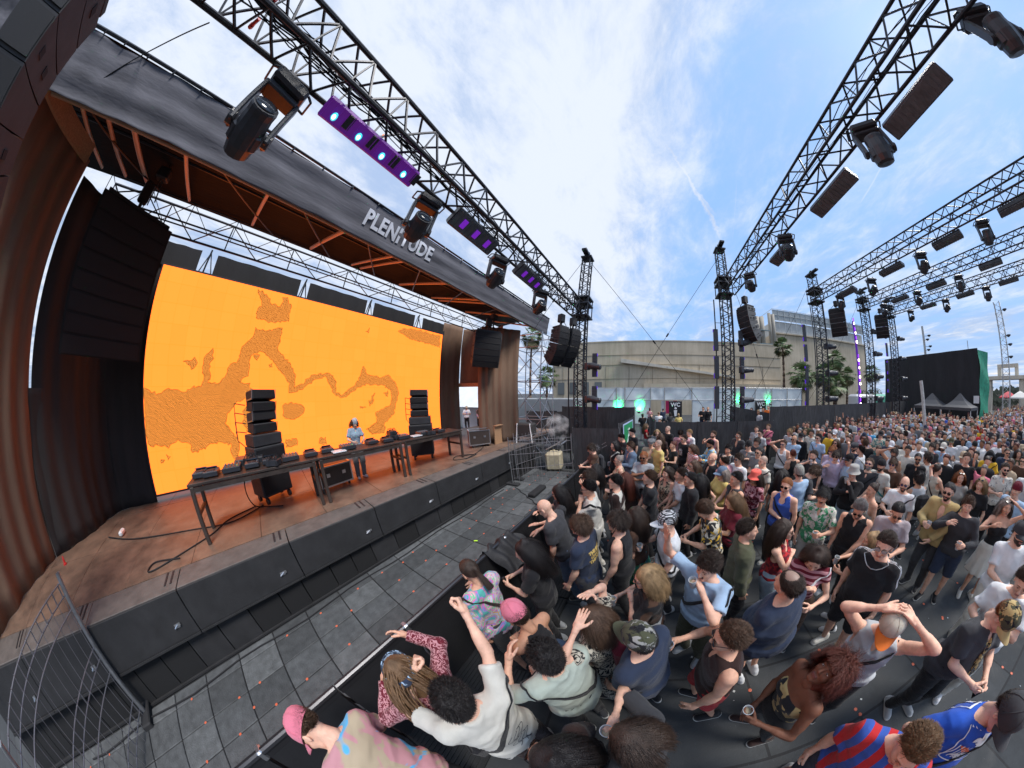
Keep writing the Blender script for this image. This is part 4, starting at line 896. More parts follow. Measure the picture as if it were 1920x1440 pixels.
wire_fence('galvanised wire fence panel at the near end of the pit beside the stage', (-5.87, -4.55), (-3.25, -5.5), 2.02, .045)
wire_fence('wire fence panel closing the far end of the pit', (-5.7, 6.75), (-3.55, 8.2), 2.0, .018, (1.85,), (1.3, .7))
wire_fence('wire fence panel beside the scaffold behind the pit', (-5.85, 7.3), (-5.2, 9.6), 2.05, .018, (1.85,), (1.3, .7))
m = MB(); m.cbox((0, 0, .07), (.3, .9, .14), ch=.03); tag(m.build('rubber_block', M_rubber, loc=(-4.35, 6.45, .035)), 'black rubber block under the wire fence at the pit end', 'block')
t = thing('water_ballast', 'sand coloured plastic ballast tank behind the wire fence at the pit end', 'tank', (-4.85, 9.0, 0), R(15))
M_sand = mk('sand_plastic', (.42, .37, .26), .7, var=.25, vs=5)
m = MB(); m.cbox((0, 0, .5), (.75, .75, .85), ch=.09); m.build('body', M_sand, t); m = MB(); m.cbox((0, 0, .94), (.4, .3, .06), ch=.02); m.lathe([(.06, .95), (.06, 1.02)], 10); m.build('cap', M_sand, t)
t = thing('smoke_machine', 'dark smoke machine steaming on top of the sand coloured tank', 'smoke machine', (-5.0, 9.2, .98), R(20))
m = MB(); m.cbox((0, 0, .12), (.8, .5, .22), ch=.04); m.lathe([(.08, .2), (.05, .35), (.07, .38)], 10); m.build('body', M_fix, t); m = MB(); m.tube((-.3, -.3, .05), (.4, -.3, .4), .03, 6); m.tube((.3, .2, .1), (.7, .3, .35), .04, 6); m.build('pipe', M_steel, t)
t = thing('covered_console', 'black cloth covered console with white legs beside the scaffold', 'console', (-6.3, 8.9, 1.32), R(10))
m = MB(); m.cbox((0, 0, .62), (.9, .6, .62), ch=.06); m.build('cover', M_cloth, t); m = MB()
for sx in (-.42, .42): m.tube((sx, -.3, 0), (sx * .8, -.28, .95), .03, 6)
m.build('leg', M_white, t)
vm = bpy.data.materials.new('smoke_volume'); vm.use_nodes = True; vt = vm.node_tree; vt.nodes.clear(); vo_ = vt.nodes.new('ShaderNodeOutputMaterial'); pv = vt.nodes.new('ShaderNodeVolumePrincipled'); vt.links.new(pv.outputs[0], vo_.inputs['Volume'])
cn = vt.nodes.new('ShaderNodeTexCoord'); ns = vt.nodes.new('ShaderNodeTexNoise'); ns.inputs['Scale'].default_value = 2.6; ns.inputs['Detail'].default_value = 5; vt.links.new(cn.outputs['Object'], ns.inputs['Vector'])
mr = vt.nodes.new('ShaderNodeMapRange'); mr.inputs[1].default_value = .48; mr.inputs[2].default_value = .75; mr.inputs[3].default_value = 0; mr.inputs[4].default_value = 4.5; vt.links.new(ns.outputs['Fac'], mr.inputs[0]); vt.links.new(mr.outputs[0], pv.inputs['Density']); pv.inputs['Color'].default_value = (.95, .95, .96, 1)
m = MB(); m.lathe([(.1, 0), (.35, .3), (.6, .8), (.55, 1.3), (.1, 1.6)], 12); tag(m.build('smoke', vm, loc=(-4.7, 9.3, 1.15), smooth=True), 'pale smoke drifting up from the machine at the pit end', 'smoke', kind='stuff')
def _conc(base, streak):
    def f(t, b, nn, ln):
        co = nn('ShaderNodeTexCoord'); mp = nn('ShaderNodeMapping'); mp.inputs['Scale'].default_value = (.5, .5, .05); ln(co.outputs['Object'], mp.inputs[0])
        n = nn('ShaderNodeTexNoise'); ln(mp.outputs[0], n.inputs['Vector']); n.inputs['Scale'].default_value = 3; n.inputs['Detail'].default_value = 12; n.inputs['Roughness'].default_value = .75
        n2 = nn('ShaderNodeTexNoise'); ln(co.outputs['Object'], n2.inputs['Vector']); n2.inputs['Scale'].default_value = .25; n2.inputs['Detail'].default_value = 8
        a = nn('ShaderNodeMath', operation='ADD'); ln(n.outputs['Fac'], a.inputs[0]); ln(n2.outputs['Fac'], a.inputs[1])
        mr = nn('ShaderNodeMapRange'); mr.inputs[1].default_value = .75; mr.inputs[2].default_value = 1.25; ln(a.outputs[0], mr.inputs[0])
        x = nn('ShaderNodeMix', data_type='RGBA'); x.inputs[6].default_value = streak; x.inputs[7].default_value = base; ln(mr.outputs[0], x.inputs[0]); ln(x.outputs[2], b.inputs['Base Color'])
    return f
M_concrete = tex_mat('weathered_sand_concrete', _conc((.56, .475, .355, 1), (.36, .30, .215, 1)), .85)
M_conc2 = tex_mat('pale_concrete', _conc((.62, .57, .48, 1), (.42, .39, .33, 1)), .85)
M_concd = mk('dark_recess', (.26, .22, .16), .8)
bl = thing('concrete_building', 'long weathered sand coloured concrete building behind the crowd', 'building', (10, 36, 0)); BO = Vector((10, 36, 0))
def Pb(mb, name, mat, **k): o = mb.build(name, mat, bl, **k); o.matrix_parent_inverse = Matrix.Translation(-BO); return o
m = MB(); m.box((-19, 36, 0), (24, 52, 12.7)); m.box((-20, 37.5, 0), (-19, 52, 12.2)); Pb(m, 'wall', M_concrete)
m = MB(); m.box((-19.05, 35.95, 12.7), (24, 36.6, 12.9)); m.box((24, 37.7, 15.8), (54, 38.2, 16.05)); Pb(m, 'parapet', M_concrete)
m = MB(); m.box((24, 38, 0), (54, 56, 15.8)); Pb(m, 'tall_wing', M_concrete)
m = MB(); m.box((-2, 34.5, 0), (24, 36, 5.2)); Pb(m, 'lower_tier', M_concrete)
m = MB(); m.box((-19, 35.93, 8.55), (24, 35.99, 8.62)); m.box((-19, 35.93, 10.3), (24, 35.99, 10.36)); m.box((-19, 35.93, 6.1), (24, 35.99, 6.16))
for x in np.arange(-17, 24, 4.1): m.box((x, 35.93, 0), (x + .06, 35.99, 8.5))
Pb(m, 'joint', M_concd)
m = MB(); m.add([(-6, 35.2, 9.6), (2, 35.2, 8.2), (2, 35.2, 7.8), (-6, 35.2, 8.9), (-6, 36, 9.6), (2, 36, 8.2), (2, 36, 7.8), (-6, 36, 8.9)], [(0, 1, 2, 3), (0, 4, 5, 1), (3, 2, 6, 7)]); m.add([(2, 35.1, 8.2), (14, 35.1, 6.6), (14, 35.1, 6.2), (2, 35.1, 7.8), (2, 36, 8.2), (14, 36, 6.6), (14, 36, 6.2), (2, 36, 7.8)], [(0, 1, 2, 3), (0, 4, 5, 1), (3, 2, 6, 7)]); Pb(m, 'ramp', M_conc2)
for i, x in enumerate((-18, -15.6, -13.2, -10.8)):
    m = MB(); m.box((x, 35.9, 3.4), (x + 1.3, 35.985, 5.6)); Pb(m, 'window', mk('dull_window', (.12, .13, .13), .3))
m = MB(); m.box((24.5, 38.5, 15.9), (53.5, 52, 18.7)); Pb(m, 'roof_block', mk('pale_roof_block', (.45, .46, .45), .7, var=.15, vs=1))
m = MB()
for z in (16.2, 18.75, 19.9, 21.2): m.box((24.2, 37.95, z), (53.8, 38.02, z + .08))
for x in np.arange(24.2, 54, 1.5): m.box((x, 37.95, 15.9), (x + .07, 38.02, 21.2))
m.box((24.2, 38, 21.2), (24.28, 50, 21.28)); Pb(m, 'roof_railing', mk('pale_railing', (.5, .52, .52), .5))
m = MB(); m.box((24.3, 38.05, 18.8), (53.7, 38.08, 21.1)); Pb(m, 'louvre_screen', mk('grey_louvre', (.30, .33, .34), .6, var=.3, vs=2, stretch=(4, 1, 1)))
M_pipe = mk('concrete_chimney', (.36, .33, .28), .8, var=.3, vs=.8, stretch=(1, 1, .2))
for i, (x, r_c, z1) in enumerate(((18.0, .55, 18.0), (19.3, .85, 18.4), (20.7, .55, 18.6), (22.6, .35, 19.6), (23.4, .4, 19.4))):
    m = MB(); m.lathe([(r_c, 12.6), (r_c, z1), (r_c * .8, z1 + .02), (r_c * .8, z1 - .4)], 16, Matrix.Translation((x, 36.8, 0))); Pb(m, 'chimney', M_pipe, smooth=True)
m = MB(); m.box((17, 36.0, 15.6), (22, 36.3, 15.75)); m.box((16.5, 36.05, 12.9), (24, 36.3, 13.1)); Pb(m, 'catwalk', mk('blue_grey_catwalk', (.16, .22, .24), .6))
tw = thing('tarp_screen', 'pale tarpaulin screen on scaffold poles lit green behind the crowd', 'tarpaulin screen', (6, 24, 0)); TO = Vector((6, 24, 0))
M_tarpw = mk('white_tarpaulin', (.62, .68, .70), .45, var=.14, vs=.9, bump=.4, bs=2)
xs_ = [-7.6, -4.6, -3.6, -.6, 1.0, 4.2, 6.9, 9.6, 12.2, 14.6, 17.0, 19.4]
def Pt(mb, name, mat, **k): o = mb.build(name, mat, tw, **k); o.matrix_parent_inverse = Matrix.Translation(-TO); return o
for a, b in zip(xs_, xs_[1:]):
    z0 = 2.9 if (a, b) == (-.6, 1.0) or a == 1.0 else .1
    m = MB(); m.grid(lambda u, v: (a + .05 + (b - a - .1) * u, 24.05 + .05 * math.sin(u * 7 + a) * math.sin(v * 3.1), z0 + (4.25 - z0 + .04 * math.sin(u * 6.28)) * v), 10, 5); Pt(m, 'tarpaulin', M_tarpw, smooth=True)
m = MB()
for x in xs_: m.tube((x, 24, 0), (x, 24, 4.4), .035, 6)
for z in (2.85, 4.3): m.tube((-7.6, 23.98, z), (19.4, 23.98, z), .03, 6)
for a, b in zip(xs_[::2], xs_[1::2]): m.tube((a, 23.95, .2), (b, 23.95, 4.2), .025, 5)
Pt(m, 'pole', M_steel)
M_gglow = mk('green_lit_wash', (.10, .75, .28), .6, emit=.35); M_lampg = mk('green_lamp', (.02, 1, .2), .3, emit=9)
def glamp(x, z, y=23.6, e=30):
    d_ = bpy.data.lights.new('green_wash_lamp', 'SPOT'); d_.energy = e; d_.color = (.02, 1, .22); d_.spot_size = R(75); d_.spot_blend = .8; d_.shadow_soft_size = .1
    o = bpy.data.objects.new('green_wash_lamp', d_); COL.objects.link(o); return o, d_
for i, (x, z) in enumerate(((-4.4, 1.5), (-1.9, 1.5), (9.9, 2.4), (14.0, 2.3))):
    t = thing('flood_lamp', 'small green flood lamp shining on the pale screen, ' + ('leftmost', 'second from the left', 'third from the left', 'rightmost')[i], 'lamp', (x, 23.3, z), group='green flood lamps')
    m = MB(); m.cbox((0, 0, 0), (.3, .16, .2), ch=.03); m.build('housing', M_fix, t); m = MB(); m.cbox((0, .085, .0), (.24, .02, .15)); m.build('lamp_face', M_lampg, t)
    o, d_ = glamp(x, z, e=900 if i < 2 else 160); o.parent = t; o.location = (0, .15, .05); o.rotation_euler = (R(128), 0, 0)
for i, (x, z) in enumerate(((2.25, 1.75), (12.9, 1.75))):
    t = thing('toilet_sign', 'black toilet sign with white letters, %s of the second mast' % ('left', 'right')[i], 'sign', (x, 23.85, z))
    m = MB(); m.cbox((0, 0, .0), (1.5, .06, 1.9), ch=.01); m.build('board', mk('sign_black', (.01, .01, .012), .5), t)
    text_obj('lettering', 'WC', .62, Matrix.Translation((0, -.04, .55)) @ Matrix.Rotation(R(90), 4, 'X'), M_white, t, .004, .02)
    m = MB(); m.lathe([(.02, .0), (.13, .05), (.15, .12), (.13, .2), (.02, .25)], 10, Matrix.Translation((0, -.05, .02)) @ Matrix.Scale(.15, 4, (0, 1, 0))); m.add([(-.2, -.05, -.05), (.2, -.05, -.05), (.12, -.05, -.75), (-.12, -.05, -.75)], [(0, 1, 2, 3)]); m.build('figure_symbol', M_white, t)
for i, (x, c_) in enumerate(((-.45, (.6, .6, .62)), (.05, (.55, .02, .12)), (.5, (.62, .62, .62)), (.95, (.5, .02, .1)), (1.4, (.6, .6, .6)))):
    m = MB(); m.cbox((0, 0, 0), (.42, .05, 1.5)); o = m.build('poster', mk('poster_%s' % ('pale' if c_[1] > .3 else 'crimson'), c_, .6), loc=(x + 1.3, 24.3, 2.0)); tag(o, '%s hanging poster under the screen opening, %s from the left' % ('pale' if c_[1] > .3 else 'crimson', ('first', 'second', 'third', 'fourth', 'fifth')[i]), 'poster')
bw = thing('black_wall', 'big black cloth covered wall with green side at the far right of the crowd', 'wall', (30, 10, 0)); BW = Vector((30, 10, 0))
def Pw(mb, name, mat, **k): o = mb.build(name, mat, bw, **k); o.matrix_parent_inverse = Matrix.Translation(-BW); return o
m = MB(); m.grid(lambda u, v: (30 + .06 * math.sin(u * 30) * math.sin(v * 5), 6 + 12 * u, .1 + (7.95 + .1 * u) * v), 30, 8); m.box((30.2, 6, 0), (33, 18, 7.9)); Pw(m, 'cloth_front', cloth_mat('black_wall_cloth', (.020, .020, .024)), smooth=False)
m = MB(); m.grid(lambda u, v: (30 + 3 * u + 0, 5.95 - .4 * u + .08 * math.sin(v * 14 + u * 3), .1 + 7.8 * v), 6, 30); Pw(m, 'green_side', mk('green_netting', (.03, .30, .17), .7, bump=.8, bs=9, var=.4, vs=3), smooth=True)
m = MB(); m.box((29.9, 6.02, 2.9), (29.95, 6.6, 3.6)); Pw(m, 'small_sign', M_white)
m = MB(); m.tube((30.1, 7.0, 8), (30.1, 7.0, 8.9), .04, 5); Pw(m, 'aerial', M_steel)
M_tent = mk('dark_tent_fabric', (.055, .055, .062), .6, bump=.3, bs=4)
for i, y in enumerate((10.4, 7.4)):
    t = thing('gazebo_tent', 'dark pointed gazebo tent before the black wall, %s' % ('left one', 'right one')[i], 'tent', (27.4, y, 0), group='dark gazebo tents')
    m = MB(); n = 8
    prof = [(1.5, 2.35), (1.5, 2.6), (1.05, 2.8), (.6, 3.15), (.3, 3.5), (.05, 3.8)]
    V_ = [];
    for r__, z in prof:
        for k_ in range(4): V_.append(((1, 1, -1, -1)[k_] * r__, (1, -1, -1, 1)[k_] * r__, z))
    F_ = [(k_ * 4 + a_, k_ * 4 + (a_ + 1) % 4, k_ * 4 + 4 + (a_ + 1) % 4, k_ * 4 + 4 + a_) for k_ in range(5) for a_ in range(4)]
    m.add(V_, F_); m.build('canopy', M_tent, t)
    for sx in (-1.45, 1.45):
        for sy in (-1.45, 1.45): m = MB(); m.tube((sx, sy, 0), (sx, sy, 2.4), .03, 6); m.build('leg', M_white, t)
m = MB(); m.tube((16.1, 6.3, 0), (16.0, 6.85, 4.5), .11, 10); tag(m.build('white_pole', mk('off_white_pole', (.5, .49, .47), .6, var=.3, vs=6)), 'leaning off white pole rising out of the crowd before the tents', 'pole')
def mast(label, x, y, z1, lean=0, lat=False, lamps=()):
    t = thing('light_mast', label, 'mast', (x, y, 0))
    m = MB()
    if lat:
        h = .55;
        for sx in (-h, h):
            for sy in (-h, h): m.tube((sx, sy, 0), (sx * .7, sy * .7, z1), .05, 5)
        lattice(m, (0, 0, 0), (0, 0, z1), (h * .85, 0, 0), (0, h * .85, 0), 1.6, .025)
    else: m.tube((0, 0, 0), (0, 0, z1), .28, 8, r2=.2)
    m.build('pole', mk('pale_mast_steel', (.42, .43, .43), .5), t)
    for i, z in enumerate(lamps): m = MB(); m.tube((0, 0, z), (.5 * (-1) ** i, -.6, z), .04, 5); m.lathe([(.1, -.2), (.35, 0), (.3, .12)], 8, Matrix.Translation((.5 * (-1) ** i, -.9, z))); m.build('flood_lamp', M_fix, t)
mast('tall pale lattice mast standing at the far right', 45, 4.95, 15.9, lat=True, lamps=(14.8, 11.2, 10.2, 8.5))
mast('pale lamp mast rising behind the black wall', 45, 18.1, 15.1, lamps=(13.4, 12.6, 11.6, 10.9))
gt = thing('dock_gantry', 'pale concrete gantry bridge on the far right horizon', 'bridge', (62, 6, 0)); GO = Vector((62, 6, 0))
for nm_, a_, b_ in (('upright', (61, 4.3, 7), (62, 5, 8.5)), ('upright', (61, 7.7, 7), (62, 8.4, 8.5)), ('crossbeam', (60.9, 4.3, 8.5), (62.1, 8.4, 9.1)), ('deck', (59.5, -14, 6.4), (63, 11, 7)), ('pier', (60, 3.2, 0), (62, 4.2, 6.4)), ('pier', (60, -8, 0), (62, -7, 6.4)), ('pier', (60, 9.6, 0), (62, 10.4, 6.4))): o = MB().box(a_, b_).build(nm_, M_conc2, gt); o.matrix_parent_inverse = Matrix.Translation(-GO)
r_ = random.Random(77)
for i, (y, x, c_, l) in enumerate(((3.2, 48, (.6, .59, .56), 'cream'), (5.4, 52, (.5, .03, .05), 'red'), (1.2, 56, (.10, .30, .16), 'green'), (-1.5, 50, (.55, .55, .56), 'white'), (-3.5, 58, (.45, .04, .05), 'dark red'))):
    t = thing('market_parasol', '%s canopy stall on the far right behind the crowd' % l, 'stall', (x, y, 0)); m = MB()
    m.lathe([(2.0, 3.3), (1.9, 3.45), (.8, 4.0), (.05, 4.3)], 4, Matrix.Rotation(R(45), 4, 'Z')); m.build('canopy', mk('canopy_' + l.replace(' ', '_'), c_, .7), t)
    m = MB(); m.tube((0, 0, 0), (0, 0, 4.2), .06, 6); m.build('post', M_steel, t)
hg = MB(); r_ = random.Random(9)
tr_ = MB()
for i in range(900):
    y = r_.uniform(-40, 16); x = r_.uniform(78, 84); z = r_.uniform(1.5, 5.5); s_ = r_.uniform(.3, .8); a_ = r_.uniform(0, 6.3)
    tr_.add([(x, y - s_, z), (x + s_ * .4, y, z + s_), (x, y + s_, z), (x - .3, y, z - s_)], [(0, 1, 2, 3)])
tag(tr_.build('far_hedge', mk('far_foliage', (.07, .08, .055), .8, var=.4, vs=1)), 'distant dark green hedge behind the stalls on the horizon', 'hedge', kind='stuff')
for i, (x, y0, y1, h, c_) in enumerate(((86, -30, 20, 4.5, (.35, .30, .27)), (95, -60, -10, 6, (.42, .40, .38)))):
    t = thing('dock_shed', ('long brown shed on the right horizon', 'long pale shed beyond the right horizon stalls')[i], 'building', (x, (y0 + y1) / 2, 0))
    m = MB(); m.box((0, -(y1 - y0) / 2, 0), (5, (y1 - y0) / 2, h)); m.build('wall', mk('shed_wall_%d' % i, c_, .8, var=.3, vs=.5), t)
    m = MB(); m.box((-.3, -(y1 - y0) / 2 - .3, h), (5.3, (y1 - y0) / 2 + .3, h + .3)); m.build('roof', mk('shed_roof', (.2, .16, .14), .8), t)
M_frond = [mk('palm_frond', (.10, .165, .055), .5, var=.5, vs=1.5), mk('palm_frond_dry', (.12, .105, .045), .7)]
M_trunk = mk('palm_trunk', (.13, .085, .06), .9, bump=.8, bs=14, var=.4, vs=6)
def palm(label, x, y, h, cr, seed, lean=0, bushy=1.0):
    r_ = random.Random(seed); t = thing('palm_tree', label, 'palm', (x, y, 0), group='palms before the concrete building')
    m = MB(); k_ = 12; pts = [Vector((lean * (i / k_) ** 2, 0, h * i / k_)) for i in range(k_ + 1)]
    for i in range(k_): m.tube(pts[i], pts[i + 1], .24 - .008 * i + (.03 if i % 2 else 0), 9, r2=.22 - .008 * i)
    m.build('trunk', M_trunk, t, smooth=True)
    m = MB(); top_ = pts[-1]
    for f in range(int(52 * bushy)):
        az = r_.uniform(0, 6.283); el = R(r_.choice((r_.uniform(35, 85), r_.uniform(0, 45), r_.uniform(-55, 5)))); L_ = cr * r_.uniform(.8, 1.1)
        d = Vector((math.cos(az) * math.cos(el), math.sin(az) * math.cos(el), math.sin(el))); sidev = Vector((-math.sin(az), math.cos(az), 0)); p = top_.copy(); stem = []
        for s_ in range(7): stem.append(p.copy()); d = (d + Vector((0, 0, -.14))).normalized(); p = p + d * L_ / 7
        m.path(stem[:5], .02, 3, mi=1 if el < R(-20) else 0)
        c = stem[4]; dd = (stem[5] - stem[3]).normalized(); up = sidev.cross(dd)
        for q_ in range(15):
            a_ = R(-78 + 156 * q_ / 14); v = (dd * math.cos(a_) + sidev * math.sin(a_)).normalized(); ll = L_ * .52 * r_.uniform(.75, 1.05); w_ = sidev * math.cos(a_) * .062 - dd * math.sin(a_) * .062
            e = c + v * ll * .6 + up * .03; tip = c + v * ll - Vector((0, 0, ll * r_.uniform(.12, .35)))
            m.add([c, e + w_, tip, e - w_], [(0, 1, 2, 3)], 1 if (el < R(-20) or r_.random() < .08) else 0)
    m.build('crown', M_frond, t)
    return t
palm('slim palm standing tallest left of the third mast', 19.2, 28, 10.6, 1.7, 1)
palm('wide green palm with a low full crown left of the third mast', 20.9, 26, 6.0, 2.5, 2, bushy=1.6)
palm('full green palm partly hidden behind the third mast', 25.5, 26, 6.4, 2.3, 3, bushy=1.2)
palm('greyish palm between the third mast and the lit batten', 30.5, 28, 9.1, 2.1, 4, bushy=1.2)
palm('low dark palm to the right behind the third mast', 29.0, 27, 4.9, 2.5, 5, bushy=1.4)
palm('palm behind the lit batten', 33.5, 28, 6.6, 2.0, 6)
palm('slim palm standing alone between the fourth and farthest masts', 44.5, 30, 7.8, 2.4, 7)
palm('small palm seen through the scaffold at the stage corner', -21.5, 32, 13.4, 2.3, 8)
palm('palm behind the pit end scaffold, lower one', -17, 30, 6.2, 2.0, 9)
def shrub(label, x, y, h, r, seed):
    r_ = random.Random(seed); t = thing('bush', label, 'bush', (x, y, 0)); m = MB(); m.tube((0, 0, 0), (0, 0, h * .5), .08, 6); m.build('stem', M_trunk, t); m = MB()
    for i in range(700):
        a_, b_, q_ = r_.uniform(0, 6.3), r_.uniform(-1, 1), r_.random() ** .4; p = Vector((math.cos(a_) * r * q_ * math.sqrt(1 - b_ * b_), math.sin(a_) * r * q_ * math.sqrt(1 - b_ * b_), h * .6 + b_ * h * .42 * q_)); s_ = .16
        n_ = Vector((r_.gauss(0, 1), r_.gauss(0, 1), r_.gauss(0, 1))).normalized(); u_ = n_.orthogonal().normalized() * s_; v_ = n_.cross(u_)
        m.add([p - u_, p + v_ * .6, p + u_, p - v_ * .6], [(0, 1, 2, 3)])
    m.build('leaves', M_frond[0], t)
shrub('round green bush beside the building behind the fourth mast', 41, 30, 4.4, 1.8, 1)
shrub('green bush right of the farthest mast by the black wall', 47, 31, 5, 2.0, 2)
for i, (x, y, c_, l) in enumerate(((30, 22, (.6, .6, .62), 'white van parked behind the third fence'), (36, 23, (.10, .38, .25), 'green topped container behind the fence'), (46, 24, (.62, .62, .64), 'white van far behind the fourth mast'))):
    t = thing('parked_van' if i != 1 else 'container', l, 'van' if i != 1 else 'container', (x, y, 0)); m = MB(); m.cbox((0, 0, 2.0), (5, 2, 3.2), ch=.3); m.build('body', mk('paint_%d' % i, c_, .4), t); m = MB(); m.cbox((-1, -1.01, 2.7), (1.6, .03, .8)); m.build('window', M_glass, t)
    for sx in (-1.6, 1.6): m = MB(); m.tube((sx, -1.02, .42), (sx, -.8, .42), .4, 14); m.build('wheel', M_rubber, t)
t = thing('portable_cabin', 'grey stage office cabin behind the scaffold at the pit end', 'cabin', (-12, 20, 0)); m = MB(); m.cbox((0, 0, 1.6), (9, 3, 3.1), ch=.05); m.build('wall', mk('cabin_grey', (.22, .23, .24), .6, var=.2, vs=1), t); m = MB(); m.cbox((2, -1.52, 1.6), (1.2, .03, .8)); m.build('window', M_glass, t)
t = thing('white_tent', 'white ridge tent seen through the stage doorway', 'tent', (-17, 15, 0)); m = MB(); m.add([(-4, -2, 2.6), (4, -2, 2.6), (4, 2, 2.6), (-4, 2, 2.6), (-4, 0, 4.4), (4, 0, 4.4)], [(0, 1, 5, 4), (2, 3, 4, 5), (0, 4, 3), (1, 2, 5)]); m.build('roof', M_tarpw, t); m = MB(); m.box((-4, 1.9, 0), (4, 1.95, 2.6)); m.build('back_wall', M_tarpw, t)
f32 = np.float32
def surfnet(f, lo, hi, h):
    lo = np.array(lo, float); n = np.maximum(4, np.ceil((np.array(hi, float) - lo) / h).astype(int) + 1)
    ax = [lo[i] + h * np.arange(n[i]) for i in range(3)]
    X, Y, Z = np.meshgrid(*[a.astype(f32) for a in ax], indexing='ij')
    F = f(np.stack([X.ravel(), Y.ravel(), Z.ravel()], 1)).reshape(n).astype(f32)
    S = F < 0; nx, ny, nz = n
    acc = np.zeros((nx - 1, ny - 1, nz - 1, 3), f32); cnt = np.zeros((nx - 1, ny - 1, nz - 1), f32)
    for a in range(3):
        b, c = [i for i in range(3) if i != a]
        s0 = [slice(None)] * 3; s1 = [slice(None)] * 3; s0[a] = slice(0, -1); s1[a] = slice(1, None)
        f0, f1 = F[tuple(s0)], F[tuple(s1)]; cr = (f0 < 0) != (f1 < 0); t = np.where(cr, f0 / np.where(f0 == f1, 1, f0 - f1), 0)
        for ib in (0, 1):
            for ic in (0, 1):
                q = [slice(None)] * 3; q[b] = slice(ib, n[b] - 1 + ib); q[c] = slice(ic, n[c] - 1 + ic); q = tuple(q)
                m = cr[q].astype(f32); cnt += m; acc[..., a] += m * t[q]; acc[..., b] += m * ib; acc[..., c] += m * ic
    act = cnt > 0; idx = -np.ones(act.shape, int); idx[act] = np.arange(act.sum())
    I = np.argwhere(act); V = (I + acc[act] / cnt[act][:, None]) * h + lo
    Q = []
    for a in range(3):
        b, c = (a + 1) % 3, (a + 2) % 3
        s0 = [slice(None)] * 3; s1 = [slice(None)] * 3; s0[a] = slice(0, -1); s1[a] = slice(1, None)
        for s_ in (s0, s1): s_[b] = slice(1, -1); s_[c] = slice(1, -1)
        A, B = S[tuple(s0)], S[tuple(s1)]; E = np.argwhere(A != B)
        if not len(E): continue
        fl = A[tuple(E.T)]; p = E.copy(); p[:, b] += 1; p[:, c] += 1
        def g(db, dc): q = p.copy(); q[:, b] -= db; q[:, c] -= dc; return idx[tuple(q.T)]
        q = np.stack([g(1, 1), g(0, 1), g(0, 0), g(1, 0)], 1); q[~fl] = q[~fl][:, ::-1]; Q.append(q)
    return V, (np.concatenate(Q) if Q else np.zeros((0, 4), int))
def cap_(P, a, b, ra, rb):
    a = np.array(a, f32); b = np.array(b, f32); d = b - a; L2 = float(d @ d) + 1e-9; t = np.clip((P - a) @ d / L2, 0, 1)
    return np.linalg.norm(P - a - t[:, None] * d, axis=1) - (ra + (rb - ra) * t)
def ell_(P, c, r):
    r = np.array(r, f32); q = (P - np.array(c, f32)); k0 = np.linalg.norm(q / r, axis=1); k1 = np.linalg.norm(q / (r * r), axis=1) + 1e-9
    return k0 * (k0 - 1) / k1
def smin(a, b, k): h = np.maximum(k - np.abs(a - b), 0) / k; return np.minimum(a, b) - h * h * k * .25
def smax(a, b, k): return -smin(-a, -b, k)
_vn = np.random.RandomState(5).rand(32, 32, 32).astype(f32)
def vnoise(P, s, off=0):
    q = P * np.array(s, f32) + off; i = np.floor(q).astype(int); f = q - i; f = f * f * (3 - 2 * f); r = 0
    for dx in (0, 1):
        for dy in (0, 1):
            for dz in (0, 1):
                w = (f[:, 0] if dx else 1 - f[:, 0]) * (f[:, 1] if dy else 1 - f[:, 1]) * (f[:, 2] if dz else 1 - f[:, 2])
                r = r + w * _vn[(i[:, 0] + dx) % 32, (i[:, 1] + dy) % 32, (i[:, 2] + dz) % 32]
    return r - .5
V3 = lambda *a: np.array(a, float)
def rotm(ax, a):
    c, s = math.cos(a), math.sin(a)
    return np.array({'x': [[1, 0, 0], [0, c, -s], [0, s, c]], 'y': [[c, 0, s], [0, 1, 0], [-s, 0, c]], 'z': [[c, -s, 0], [s, c, 0], [0, 0, 1]]}[ax])
ARM = {'down': ((.06, -.25, .82), (-.4, -.5, -.2), 'relax'), 'swing': ((.16, -.24, .88), (-.8, -.3, -.2), 'relax'), 'pocket': ((.10, -.19, .93), (-.6, -.7, 0), 'fist'),
 'phone': ((.34, -.07, 1.16), (-.1, -.6, -.8), 'grip'), 'hold': ((.30, -.14, 1.20), (-.1, -.6, -.8), 'grip'), 'drink': ((.17, -.07, 1.50), (.3, -.8, -.5), 'grip'), 'chin': ((.16, -.04, 1.44), (.3, -.5, -.8), 'fist'),
 'cross': ((.20, .09, 1.14), (-.1, -.8, -.5), 'relax'), 'clasp': ((.24, -.03, .98), (-.3, -.8, -.3), 'relax'), 'head': ((.03, -.10, 1.84), (.1, -1, .15), 'flat'), 'headside': ((.05, -.14, 1.72), (.25, -1, 0), 'flat'),
 'up': ((.12, -.30, 2.02), (.1, -1, 0), 'fist'), 'upopen': ((.16, -.34, 1.98), (0, -1, 0), 'flat'), 'half': ((.28, -.20, 1.42), (.1, -.8, -.7), 'relax'), 'rail': ((.44, -.20, 1.17), (-.2, -.6, -.5), 'flat'), 'reach': ((.46, -.12, 1.30), (0, -.7, -.7), 'flat'),
 'chest': ((.17, .03, 1.30), (.2, -.9, -.5), 'fist'), 'hip': ((.02, -.20, 1.05), (-.2, -1, .1), 'fist'), 'back': ((-.14, -.14, 1.0), (-.5, -.8, 0), 'relax'), 'point': ((.30, -.22, 1.75), (.1, -.9, -.3), 'flat'), 'wave': ((.22, -.22, 1.80), (.1, -1, -.2), 'flat')}
